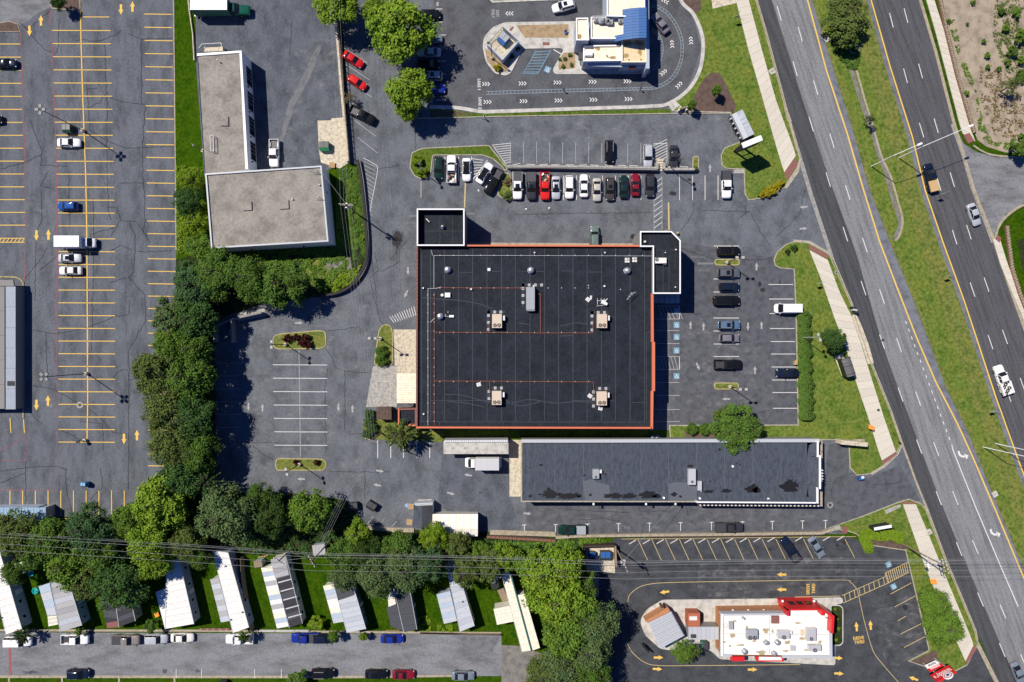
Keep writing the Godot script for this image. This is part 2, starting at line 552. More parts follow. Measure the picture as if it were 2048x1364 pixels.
func slabs(parent,left: Array,right: Array,n: int,y=0.15,called="paving_slab"):
	var l=W(left)
	var r=W(right)
	for i in n:
		var q=PackedVector2Array([along(l,float(i)/n),along(l,float(i+1)/n),along(r,float(i+1)/n),along(r,float(i)/n)])
		var st=begin()
		prism(st,inset(q,0.014),-0.02,y)
		done(st,parent,called,mats["concrete_%d" % rng.randi_range(0,2)])
func along(p: PackedVector2Array,t: float)->Vector2:
	var tot:=0.0
	for i in p.size()-1:
		tot+=p[i].distance_to(p[i+1])
	var d=t*tot
	for i in p.size()-1:
		var s=p[i].distance_to(p[i+1])
		if d<=s or i==p.size()-2:
			return p[i].lerp(p[i+1],d/s)
		d-=s
	return p[p.size()-1]
# raised bed: a kerb ring and the grass inside it
func island(called,pts,radius,fill,kerb="kerb",kw=0.2,top=0.13):
	var o=setting(called)
	var out=W(rounded(pts,radius)) if radius>0 else W(pts)
	var inn=inset(out,kw)
	var st=begin()
	ring(st,out,inn,top)
	sides(st,out,-0.02,top)
	sides(st,inn,top-0.03,top,false)
	done(st,o,"kerb",mats[kerb])
	st=begin()
	flat(st,inn,top-0.02)
	done(st,o,"grass" if fill.begins_with("grass") else "bed_fill",mats[fill])
	return o
func islands():
	var f1=island("roadside_lawn_north",[1361,-60,1361,0,1386,28,1402,64,1406,97,1399,141,1376,180,1350,203,1338,214,1344,223,1460,226,1462,240,1480,283,1448,296,1441,311,1443,332,1453,338,1487,339,1489,388,1497,401,1523,397,1569,376,1590,352,1600,318,1596,304,1571,206,1536,73,1515,0,1500,-60],0,"grass_lawn")
	sheet(f1,"mulch_bed",rounded([1372,224,1405,160,1425,143,1442,150,1472,212,1468,226,1400,225],12),0.125,mats.mulch)
	sheet(f1,"mulch_bed",[1361,-60,1363,0,1388,30,1402,20,1400,-60],0.125,mats.mulch)
	slab(f1,"concrete_pad",[1419,-30,1425,18,1475,6,1468,-30],0.0,0.14,mats.pad)
	slab(f1,"storm_inlet",[1467,339,1487,339,1487,347,1467,347],0.0,0.11,mats.pad_grey)
	slabs(f1,[1455,-60,1471,0,1495,95,1527,206,1555,304,1568,345],[1482,-60,1497,0,1522,95,1552,202,1587,297,1591,312],26)
	slab(f1,"ramp_brick",[1568,346,1574,361,1594,332,1591,313],0.0,0.152,mats.brick_red)
	slab(f1,"kerb_apron",[1575,362,1596,331,1599,316,1602,320,1597,345,1573,378,1568,376],0.0,0.135,mats.kerb)
	slab(f1,"storm_inlet",[1566,208,1571,208,1583,243,1574,243],0.0,0.14,mats.kerb_tan)
	slab(f1,"tilted_panel_base",[1536,143,1546,135,1551,143,1542,150],0.0,0.15,mats.pad_white)
	var f2=island("roadside_lawn_middle",[1549,531,1547,520,1553,504,1571,488,1590,482,1620,485,1653,504,1668,520,1705,608,1746,730,1784,824,1803,885,1795,903,1767,931,1741,948,1713,951,1699,936,1697,895,1670,880,1340,880,1338,850,1595,849,1591,620,1587,539,1560,537],0,"grass_lawn")
	slabs(f2,[1618,500,1641,557,1672,647,1687,680,1708,754,1736,836,1756,901,1763,921],[1655,520,1679,585,1702,631,1723,692,1741,752,1767,834,1790,900,1791,903],27)
	slab(f2,"ramp_brick",[1616,489,1618,499,1655,519,1655,509],0.0,0.152,mats.brick_red)
	slab(f2,"ramp_brick",[1763,922,1766,929,1793,908,1791,904],0.0,0.152,mats.brick_red)
	slab(f2,"kerb_apron",[1586,479,1620,482,1655,503,1663,517,1655,508,1616,487,1587,484],0.0,0.14,mats.kerb)
	slab(f2,"kerb_apron",[1742,944,1767,931,1795,906,1803,888,1805,890,1797,908,1770,934,1743,950],0.0,0.14,mats.kerb)
	slab(f2,"bus_stop_pad",[1703,633,1710,625,1722,650,1737,690,1747,726,1735,728,1724,692],0.0,0.152,mats.pad)
	slab(f2,"bus_stop_pad",[1668,713,1685,706,1700,750,1683,752],0.0,0.14,mats.pad)
	sheet(f2,"mulch_bed",[1368,862,1400,868,1460,868,1465,878,1372,877],0.118,mats.mulch)
	var f3=island("roadside_lawn_south",[1655,1056,1723,1032,1797,1003,1818,997,1841,1006,1856,1022,1893,1119,1952,1260,1957,1286,1934,1330,1911,1342,1876,1342,1815,1322,1857,1300,1844,1245,1810,1101,1735,1090,1712,1068,1694,1062],0,"grass_lawn")
	slabs(f3,[1805,1008,1845,1122,1880,1207,1914,1286,1930,1322],[1831,1008,1855,1065,1893,1158,1942,1276,1946,1290],23)
	slab(f3,"ramp_brick",[1930,1322,1933,1328,1953,1296,1946,1290],0.0,0.152,mats.brick_red)
	slab(f3,"ramp_brick",[1802,1003,1804,1007,1830,1007,1828,1003],0.0,0.152,mats.brick_red)
	sheet(f3,"mulch_bed",[1712,1069,1730,1062,1810,1078,1813,1095,1806,1100,1745,1090],0.118,mats.mulch)
	sheet(f3,"mulch_bed",[1820,1322,1872,1299,1880,1338,1876,1341],0.118,mats.mulch)
	slab(f3,"concrete_pad",[1769,1020,1799,1008,1802,1013,1772,1028],0.0,0.14,mats.pad_grey)
	slab(f3,"tilted_panel_base",[1851,1063,1858,1058,1863,1066,1856,1071],0.0,0.15,mats.pad_white)
	var g=setting("drive_kerb")
	var st=begin()
	wall_strip(st,W(smooth([1350,-60,1361,0,1386,28,1402,64,1406,97,1399,141,1376,180,1338,207,1300,213,1180,217,1000,223,960,223,915,216,860,214])),0.75,0.0,0.15)
	done(st,g,"kerb",mats.pad_white)
	sheet(g,"grass_strip",[862,219,905,221,955,227,1340,218,1342,226,1200,228,860,235],0.1,mats.grass)
	st=begin()
	wall_strip(st,W([834,237,1000,233,1200,229.5,1345,227,1460,226.5]),0.2,0.0,0.14)
	done(st,g,"kerb",mats.kerb)
	slab(g,"storm_inlet",[1336,210,1352,203,1360,211,1345,222],0.0,0.16,mats.pad_white)
	sheet(g,"mulch_bed",[862,222,905,223,950,229,860,233],0.105,mats.mulch)
	# beds in the lots
	island("planted_bed",[823,305,845,296,978,290,990,305,1016,338,1010,343,1003,333,985,318,965,311,866,311,862,350,846,361,828,352,819,336],5,"grass")
	island("planted_bed",[1006,346,1020,345,1024,370,1020,398,1006,398,994,390,997,375],6,"grass_dry")
	island("planted_bed",[1384,345,1385,312,1398,312,1398,330,1396,345],6,"grass_dry")
	island("planted_bed",[546,694,546,672,560,667,640,660,652,664,653,692,640,698,556,699],11,"grass_dry","kerb_yellow")
	island("planted_bed",[550,929,553,916,648,917,655,929,648,941,553,941],12,"grass_dry","kerb_yellow")
	island("planted_bed",[747,731,757,660,766,648,780,649,786,662,786,732],9,"grass_dry","kerb_yellow")
	island("planted_bed",[1428,524,1431,518,1477,518,1480,524,1477,531,1431,531],6,"grass_dry","kerb_yellow")
	island("planted_bed",[1427,772,1430,765,1475,765,1478,772,1475,779,1430,779],6,"grass_dry","kerb_yellow")
	var p=setting("loading_pads")
	slab(p,"concrete_pad",[787,659,832,659,832,746,793,746,793,732,790,732],-0.02,0.06,mats.pad)
	slab(p,"concrete_pad",[746,732,794,732,794,814,732,814],-0.02,0.055,mats.pad_grey)
	mark(p,"painted_line",[754,812,754,763,781,763,780,800],1.2,mats.pad,0.06)
	slab(p,"brick_ramp",[1018,880,1042,880,1042,915,1018,915],-0.02,0.05,mats.pad)
	slab(p,"concrete_pad",[1019,915,1042,915,1042,993,1019,993],-0.02,0.05,mats.pad)
	slab(p,"concrete_step",[836,998,864,998,864,1006,836,1006],-0.02,0.2,mats.pad_grey)
	slab(p,"side_walk",[929,485,1279,487,1279,493,929,493],-0.02,0.12,mats.kerb_tan)
func highway():
	var road=setting("highway")
	var west=[1515,0,1536,73,1571,206,1622,380,1668,520,1705,608,1746,730,1784,824,1833,962,1856,1019,1893,1119,1952,1260,1996,1364,2140,1720]
	var lane=[1544,0,1602,190,1666,380,1713,508,1766,693,1810,813,1843,903,1892,1030,1960,1194,2028,1350,2170,1700]
	var y1=[1615,0,1653,142,1694,266,1727,380,1759,483,1792,570,1835,680,1872,765,1913,844,1944,911,1995,1030,2047,1155,2280,1700]
	var g1=[1624,0,1668,142,1707,266,1740,383,1784,495,1831,611,1867,708,1892,777,1931,854,1964,936,2002,1030,2065,1180,2290,1700]
	var y2=[1742,0,1780,133,1824,272,1850,380,1887,488,1928,601,1954,680,1990,790,2038,924,2300,1640]
	var e=[1837,0,1868,104,1903,241,1944,380,1985,483,2015,572,2048,665,2400,1620]
	uv_turn=deg_to_rad(18.9)
	var top_w=[1300,-600]
	var st=begin()
	band(st,top_w+west,[1330,-600]+lane,0.028)
	done(st,road,"new_lane",mats.asphalt_new)
	st=begin()
	band(st,[1330,-600]+lane,[1410,-600]+g1,0.024)
	done(st,road,"old_lanes",mats.asphalt_grey)
	st=begin()
	band(st,[1520,-600]+y2,[1620,-600]+e,0.024)
	done(st,road,"far_lanes",mats.asphalt_east)
	st=begin()
	var ya=shifted(y1,2.5)
	band(st,[1402,-600]+ya,[1410,-600]+g1,0.028)
	done(st,road,"shoulder",mats.shoulder)
	st=begin()
	var yb=shifted(y2,-10)
	band(st,[1512,-600]+yb,[1524,-600]+shifted(y2,-2),0.028)
	done(st,road,"shoulder",mats.shoulder)
	uv_turn=0.0
	st=begin()
	ribbon(st,W([1400,-600]+y1),2.6*S,0.034)
	done(st,road,"edge_line",mats.paint_yellow)
	st=begin()
	ribbon(st,W([1520,-600]+y2),2.6*S,0.034)
	done(st,road,"edge_line",mats.paint_yellow)
	for a in [[1554,12,1586,123,1618,234,1652,345,1686,454,1722,562,1759,669,1796,775,1833,879,1872,982,1912.5,1084,1955,1185,1998.5,1286],[1566,-47,1596,54,1627,161,1659.5,267,1691,371,1725,476,1759,579,1793,676,1831,783,1867,884,1905,982,1944.6,1080,1999.8,1209,2041,1308],
			[1779,26,1807,137,1838.6,246,1873,353,1904.6,460,1940,565,1976,670,2012,775,2048,880],[1808,17,1837,127.5,1868,237,1900,345,1933,450,1968,555,2004.7,659.6,2040,756]]:
		var pts=V(a)
		for i in pts.size():
			var d=(pts[min(i+1,pts.size()-1)]-pts[max(i-1,0)]).normalized()
			if pts[i].x<2044:
				mark(road,"lane_dash",PackedVector2Array([pts[i],pts[i]+d*30]),1.5,mats.paint_white,0.034)
	for i in 17:
		var p=Vector2(1811,642).lerp(Vector2(1903,889),i/16.0)
		mark(road,"turn_dash",PackedVector2Array([p,p+Vector2(2.2,6.2)]),1.5,mats.paint_white,0.034)
	mark(road,"turn_line",[1904,895,1951,1014,1998,1125,2036,1213],1.8,mats.paint_white,0.034)
	for c in [[1926,912],[1990,1068]]:
		var k=begin()
		var pts=[]
		ribbon(k,W(smooth([c[0]-9,c[1]-10,c[0]-7,c[1]-3,c[0]-1,c[1]+1,c[0]+5,c[1]])),0.42,0.034)
		var tip=W([c[0]+11,c[1]-1,c[0]+2,c[1]-5,c[0]+7,c[1]+7])
		flat(k,tip,0.034)
		done(k,road,"turn_arrow",mats.paint_white)
	# median
	var med=setting("median")
	st=begin()
	band(st,[1410,-600]+g1,[1512,-600]+yb,0.05)
	done(st,med,"grass",mats.grass_lawn)
	st=begin()
	band(st,[1606,-60]+shifted(g1,0).slice(0,26),shifted(g1,7),0.054)
	done(st,med,"dry_edge",mats.grass_dry)
	st=begin()
	band(st,shifted(y2,-48),shifted(yb,0),0.054)
	done(st,med,"dry_edge",mats.grass_dry)
	mark(med,"drainage_channel",smooth([1703,140,1715,180,1728,220,1745,265,1758,310,1770,340,1782,385,1793,420,1800,445,1795,465,1788,478]),8,mats.gravel,0.058)
	mark(med,"channel_edge",smooth([1713,140,1728,195,1745,250,1762,310,1780,350,1795,400,1805,440,1799,470,1790,482]),4,mats.kerb_tan,0.062)
	# kerbs and the far pavement
	var side=setting("far_pavement")
	st=begin()
	wall_strip(st,W(shifted(e,3) ),0.6,0.0,0.14)
	done(st,side,"kerb",mats.kerb_tan)
	slabs(side,[1838,-60,1852,0,1872,70,1919,250,1925,268],[1856,-60,1868,0,1890,70,1938,250,1950,284],28)
	slabs(side,[1985,478,2000,530,2041,626,2075,720],[1999,478,2015,530,2056,626,2090,720],18)
	slab(side,"ramp_brick",[1926,270,1938,266,1948,282,1936,288],0.0,0.155,mats.brick_red)
	slab(side,"ramp_brick",[1989,478,1994,470,2002,476,1998,486],0.0,0.155,mats.brick_red)
	var join=setting("side_street")
	sheet(join,"asphalt",[1906,244,1927,287,1953,304,1990,314,2120,316,2120,405,2048,406,2012,428,1992,455,1986,480,1940,370],0.028,mats.asphalt_street)
	mark(join,"gutter",[1905,248,1925,305,1945,375,1966,430,1986,485],8,mats.gutter,0.034)
	st=begin()
	wall_strip(st,W(smooth([1946,291,1965,303,1990,311,2060,316])),0.35,0.0,0.14)
	wall_strip(st,W(smooth([2070,405,2040,413,2012,433,1996,455,1990,480])),0.5,0.0,0.14)
	done(st,join,"kerb",mats.kerb_tan)
	sheet(side,"bare_bank",[2034,480,2120,460,2120,700,2060,620],0.04,mats.soil)
	# gutter on the near side
	var gut=setting("gutter")
	for seg in [[1500,-50,1515,0,1536,73,1571,206,1597,296],[1597,296,1622,380,1668,520],[1668,520,1705,608,1746,730,1784,824,1805,885],[1805,885,1833,962,1856,1019],[1856,1019,1893,1119,1952,1260,1957,1286],[1957,1286,1996,1364,2010,1400]]:
		var wide=seg==[] or seg[0] in [1597,1957]
		var k=begin()
		ribbon(k,W(shifted(seg,-1.5 if not wide else -3.0)),0.42 if not wide else 0.85,0.036)
		done(k,gut,"gutter_stone",mats.gutter if seg[0]==1597 else mats.kerb_tan)
	for seg in [[1500,-50,1515,0,1536,73,1571,206,1597,300],[1663,512,1705,608,1746,730,1784,824,1805,885],[1852,1012,1893,1119,1952,1260,1957,1284]]:
		var k=begin()
		wall_strip(k,W(shifted(seg,-4.0)),0.2,0.0,0.16)
		done(k,gut,"kerb",mats.kerb_tan)
var uv_turn:=0.0
func shifted(a: Array,dx: float)->Array:
	var r=[]
	for i in a.size():
		r.append(a[i]+(dx if i % 2==0 else 0.0))
	return r
# surface between two plan lines that run the same way
func band(st,left,right,y):
	var l=W(left)
	var r=W(right)
	var n=60
	var c=cos(uv_turn)
	var s=sin(uv_turn)
	for i in n:
		var q=[along(l,float(i)/n),along(r,float(i)/n),along(r,float(i+1)/n),along(l,float(i+1)/n)]
		for k in [0,1,2,0,2,3]:
			var p=q[k]
			vert(st,Vector3(p.x,y,p.y),Vector3.UP,Vector2(p.x*c-p.y*s,p.x*s+p.y*c) if uv_turn!=0.0 else p)
func paint(name_of_lot: String)->Node3D:
	return setting(name_of_lot)
# a straight arrow painted on the ground: centre,direction in degrees (0=east,90=south)
func arrow(parent,x,y,deg,length,m,wide=1.0,lift=0.022):
	var d=Vector2(1,0).rotated(deg_to_rad(deg))
	var n=Vector2(-d.y,d.x)
	var c=Vector2(x,y)
	var l=length*0.5
	var w=length*0.11*wide
	var hw=length*0.24*wide
	var pts=PackedVector2Array([c-d*l-n*w,c+d*l*0.05-n*w,c+d*l*0.0-n*hw,c+d*l,c+n*hw,c+d*l*0.05+n*w,c-d*l+n*w])
	var st=begin()
	flat(st,W(pts),lift)
	done(st,parent,"painted_arrow",m)
func words(parent,text,x,y,deg,size_px,m,stretch=1.0,lift=0.022,called="lettering",font_name="Droid Sans",bold=true):
	var f:=SystemFont.new()
	f.font_names=PackedStringArray([font_name])
	f.font_weight=700 if bold else 400
	var t:=TextMesh.new()
	t.text=text
	t.font=f
	t.font_size=64
	t.pixel_size=0.01
	t.depth=0.006
	t.horizontal_alignment=HORIZONTAL_ALIGNMENT_CENTER
	t.vertical_alignment=VERTICAL_ALIGNMENT_CENTER
	var o=put(parent,called,t,m)
	var q=P(x,y)
	var k=size_px*S/0.46
	o.transform=Transform3D(Basis(Vector3.UP,-deg_to_rad(deg))*Basis(Vector3.RIGHT,-PI/2)*Basis.from_scale(Vector3(k*stretch,k,1)),Vector3(q.x,lift,q.z)-origin_of.get(parent,Vector3.ZERO))
	return o
func hatch(parent,a: Array,b: Array,n: int,w,m,lift=0.022):
	var l=V(a)
	var r=V(b)
	for i in n:
		var t=(i+0.5)/n
		mark(parent,"hatch_line",PackedVector2Array([l[0].lerp(l[1],t),r[0].lerp(r[1],t)]),w,m,lift)
func symbol(parent,x,y,s,deg=0.0):
	var d=Vector2(1,0).rotated(deg_to_rad(deg))*s*0.5
	var n=Vector2(-d.y,d.x)
	var c=Vector2(x,y)
	sheet(parent,"access_square",PackedVector2Array([c-d-n,c+d-n,c+d+n,c-d+n]),0.022,mats.paint_blue)
	var st=begin()
	var ring_pts=PackedVector2Array()
	for i in 9:
		ring_pts.append(c+(d*0.15+n*0.25)+(d.normalized()).rotated(0.4+i*0.55)*s*0.24)
	ribbon(st,W(ring_pts),0.1,0.026)
	ribbon(st,W(PackedVector2Array([c-n*0.75,c-n*0.1,c+d*0.4-n*0.05,c+d*0.65+n*0.6])),0.12,0.026)
	done(st,parent,"access_symbol",mats.paint_white)
func west_markings():
	var o=setting("west_lot_paint")
	var y=mats.paint_yellow
	mark(o,"divider_line",[161,-30,161,20,162,80,165,180,168,260,171,340,173,420,174,500,175,700,175.5,800,174,884],2.0,y)
	mark(o,"parking_line",[163,34,219,34],1.6,y)
	for i in 33:
		var yy=60.8+26.35*i-0.0195*i*i
		var xl=103+14*min(1.0,i/15.0)
		var xr=221+9*min(1.0,i/15.0)
		mark(o,"parking_line",[xl,yy,xr,yy+0.4],1.6,y)
	for i in 37:
		var yy=28+26.5*i-0.039*i*i
		var xl=288.6+7.4*min(1.0,i/20.0)
		mark(o,"parking_line",[xl,yy,xl+56,yy+0.8],1.6,y)
	for i in 15:
		var yy=88+26.3*i-0.03*i*i
		mark(o,"parking_line",[-40,yy,41+10*i/14.0,yy],1.6,y)
	mark(o,"parking_line",[-40,476.5,49,476.5],1.5,y)
	mark(o,"parking_line",[-40,484.5,49,484.5],1.5,y)
	hatch(o,[-6,484,48,484],[-1,477,53,477],7,1.5,y)
	for i in 12:
		mark(o,"parking_line",[20+25.4*i,981,20+25.4*i,1031],1.6,y)
	mark(o,"stall_end_line",[100,1037,250,1037],1.4,y)
	mark(o,"parking_line",[20,836,22,866],1.6,y)
	mark(o,"parking_line",[47,838,49,866],1.6,y)
	var r=mats.paint_red
	mark(o,"fire_lane_line",[101,20,105,100,110,230,113,330,114,680,115,980,-30,980],1.1,r)
	mark(o,"fire_lane_line",[41,60,45,150,50,320,52,450,49,560],1.1,r)
	mark(o,"fire_lane_line",[-20,921,53,921,53,862,40,880,-5,905],0.9,r)
	mark(o,"fire_lane_line",smooth([-10,56,8,46,22,44,34,48,41,60]),1.1,r)
	for a in [[59,62,90],[82,41,-90],[242,19,90],[265,13,-90],[73,471,90],[97,469,-90],[73,810,90],[96,801,-90],[248,878,90],[274,870,-90]]:
		arrow(o,a[0],a[1],a[2],21,y)
	var bed=island("planted_bed",[101,12,118,-20,160,-20,162,20,128,20,104,18],4,"mulch","kerb_tan")
	island("planted_bed",[-30,64,-30,50,20,43,36,48,42,64],0,"mulch","kerb_tan",0.12)
func main_markings():
	var o=setting("main_lot_paint")
	var w=mats.paint_white
	var f=mats.paint_faded
	mark(o,"divider_line",[598,700,601,912],1.2,f)
	for i in 7:
		mark(o,"parking_line",[545.5+0.6*i,729.5+26.8*i,654.5,730+26.8*i],1.2,w)
	for i in 6:
		mark(o,"parking_line",[432,726+25.8*i,482,726+25.8*i],0.9,f)
	for x in [755.5,781.5,807,833.5,859.5]:
		mark(o,"parking_line",[x,880,x,916],1.3,w)
	for i in 10:
		mark(o,"parking_line",[1309,[638,661,687,713,739,765,791,819,612,843][i],1359,[638,661,687,713,739,765,791,819,612,843][i]],1.2,f)
	for yy in [492,558,584,636,662,688,713]:
		mark(o,"parking_line",[1427,yy,1478,yy],1.2,w)
	var k=0
	for yy in [569,598,627,657,683,708,734,760,785,816.5]:
		mark(o,"parking_line",[1537+k,yy,1586+k,yy],1.2,w)
		k+=1
	for p in [[1353,622],[1353,650],[1353,674],[1353,701],[1353,752]]:
		symbol(o,p[0],p[1],11.5)
	hatch(o,[1312,612,1359,612],[1322,638,1369,638],6,1.1,f)
	hatch(o,[1310,713,1352,713],[1317,739,1359,739],6,1.1,f)
	mark(o,"hatch_edge",[1359,612,1359,638],1.1,w)
	mark(o,"hatch_edge",[1359,713,1359,739],1.1,w)
	for i in 13:
		mark(o,"parking_line",[1021+26.05*i,283.5+0.35*i,1021+26.05*i,326],1.0,f)
	hatch(o,[984,288,1012,328],[1021,284,1021,326],9,1.0,w)
	hatch(o,[1308,288,1308,330],[1334,276,1334,316],7,1.0,w)
	mark(o,"hatch_edge",[1308,287,1334,287,1334,322],1.0,w)
	for x in [1127,1153,1179,1205,1231,1257,1282,1359,1385,1410,1436]:
		mark(o,"parking_line",[x,351,x,400],1.1,w)
	for x in [890,917,943]:
		mark(o,"parking_line",[x,313,x,361],1.1,w)
	hatch(o,[943,314,943,360],[967,318,958,352],7,1.0,w)
	mark(o,"parking_line",[992,336,967,373],1.1,w)
	mark(o,"parking_line",[975,320,944,362],1.1,w)
	hatch(o,[1308,362,1308,462],[1324,350,1324,450],9,1.0,w)
	mark(o,"hatch_edge",[1308,362,1308,460],0.9,f)
	mark(o,"hatch_edge",[1324,352,1324,460],0.9,f)
	mark(o,"parking_line",[1337,405,1338,460],3.0,mats.paint_pale)
	mark(o,"parking_line",[931,362,929,415],2.5,mats.paint_pale)
	mark(o,"stop_line",[842,362,842,395],1.6,f)
	# striped no parking areas
	hatch(o,[727,318,737,440],[752,330,742,452],15,0.9,f)
	mark(o,"hatch_edge",smooth([727,316,745,326,755,336,750,370,742,410,737,442]),0.9,w)
	hatch(o,[777,634,830,612],[786,646,834,630],11,1.1,w)
	# slanted bays by the yard wall
	for i in 6:
		mark(o,"parking_line",[686+6*i,95+34.0*i+(10 if i>2 else 0),735+4*i,126+34.0*i+(10 if i>2 else 0)],1.1,f)
	for a in [[497,814,90],[525,815,-90],[677,815,90],[705,817,-90],[598,646,0],[816,542,90],[812,588,115],[602,958,180],[1607,414,175],[1607,457,-5],[1381,650,-90],[1407,653,-90],[1496,653,90],[1523,650,-90],[1396,733,65],[1510,740,-90],[1452,798,180],[1420,336,-90],[1513,533,-90],[760,942,10],[902,987,15],[754,970,190],[1055,1027,5],[936,950,190]]:
		arrow(o,a[0],a[1],a[2],16,f,0.9)
	words(o,"STOP",1408,540,180,5.5,mats.paint_ghost,1.2)
	words(o,"EXIT ONLY",1396,514,180,4,mats.paint_ghost,1.0)
	mark(o,"stop_line",[1395,527,1428,527],4.0,mats.paint_ghost)
	words(o,"STOP",821,445,180,5,mats.paint_ghost,1.0)
	mark(o,"stop_line",[818,432,833,432],3.0,mats.paint_ghost)
	mark(o,"stop_line",[935,427,950,427],3.0,mats.paint_ghost)
func chevron(parent,x,y,deg,n=3,s=3.6,m=null):
	for i in n:
		var d=Vector2(1,0).rotated(deg_to_rad(deg))
		var q=Vector2(-d.y,d.x)
		var c=Vector2(x,y)+d*(i-1)*5.4
		var st=begin()
		ribbon(st,W(PackedVector2Array([c-d*1.8-q*s,c+d*1.8,c-d*1.8+q*s])),0.2,0.024)
		done(st,parent,"chevron",m if m else mats.paint_white)
func bank_markings():
	var o=setting("drive_through_paint")
	for a in [[972,168,0],[1045,167,0],[1115,165,0],[1185,163.5,0],[1255,162.5,0],[975,204,0],[1047,202.5,0],[1117,201,0],[1187,199.5,0],[1257,198,0],[1327,145,-40],[1358,170,-48],[1344,88,-95],[1382,81,-95],[1019,27,180],[1330,2,-150]]:
		chevron(o,a[0],a[1],a[2])
	words(o,"LANE 1",958,169,90,6,mats.paint_white,0.85)
	words(o,"LANE 2",960,206,90,6,mats.paint_white,0.85)
	words(o,"EXIT",995,27,90,6,mats.paint_faded,0.8)
	words(o,"ONLY",986,27,90,6,mats.paint_faded,0.8)
	var c1=smooth([972,189,1100,185,1280,180,1316,176,1345,160,1362,130,1367,95,1360,60,1340,28,1318,12,1303,10])
	var c2=smooth([973,183,1100,179,1280,175,1312,171,1340,156,1357,128,1362,95,1355,62,1336,32,1316,17,1303,15])
	mark(o,"lane_divider",c1,0.9,mats.paint_ltblue)
	mark(o,"lane_divider",c2,0.9,mats.paint_ltblue)
	for i in 75:
		var a=along(c1,(i+0.5)/75.0)
		var b=along(c2,min(1.0,(i+0.8)/75.0))
		mark(o,"divider_rung",PackedVector2Array([a,b]),0.8,mats.paint_ltblue)
	var c3=smooth([1304,55,1316,65,1325,85,1326,105,1318,130,1306,140])
	var c4=smooth([1304,62,1312,70,1320,86,1321,105,1314,126,1304,134])
	mark(o,"lane_divider",c3,0.9,mats.paint_ltblue)
	mark(o,"lane_divider",c4,0.9,mats.paint_ltblue)
	for i in 16:
		mark(o,"divider_rung",PackedVector2Array([along(c3,(i+0.5)/16.0),along(c4,min(1.0,(i+0.8)/16.0))]),0.8,mats.paint_ltblue)
	hatch(o,[1047,147,1072,101],[1077,147,1102,99],8,1.1,mats.paint_blue)
	mark(o,"hatch_edge",[1102,99,1076,147,1046,147,1072,102],1.2,mats.paint_blue)
	mark(o,"parking_line",[1107,99,1124,109],1.6,mats.paint_white)
	symbol(o,1095,139,12,25)
	for i in 8:
		mark(o,"parking_line",[872,18+26*i,892 if i>1 else 885,18+26*i],1.1,mats.paint_white)
	words(o,"NO",875,8,90,4,mats.paint_white,0.9)
	# kerbed islands of the drive through
	var a=island("drive_island",[965,95,968,75,985,55,1010,45,1155,43,1155,60,1160,135,1240,137,1300,138,1300,148,1110,149,1105,140,1127,100,1122,97,1046,98,1022,147,1012,152,990,148,972,125],7,"pad_white","pad_white",0.3,0.16)
	sheet(a,"pebble_bed",[1032,51,1137,49,1137,76,1050,76],0.15,mats.pebbles)
	sheet(a,"pebble_bed",[1126,106,1150,105,1150,137,1118,140,1116,132],0.15,mats.pebbles)
	sheet(a,"pebble_bed",[970,97,1004,122,1030,108,1012,145,992,143,974,122],0.15,mats.pebbles)
	slab(a,"ramp_brick",[1085,85,1099,85,1099,91,1085,91],0.1,0.165,mats.brick_red)
	slab(a,"ramp_brick",[1018,60,1025,53,1028,56,1022,63],0.1,0.165,mats.brick_red)
	island("drive_island",[940,-80,970,-10,985,6,1155,-1,1165,-80],0,"grass_dry","pad_white",0.4,0.14)
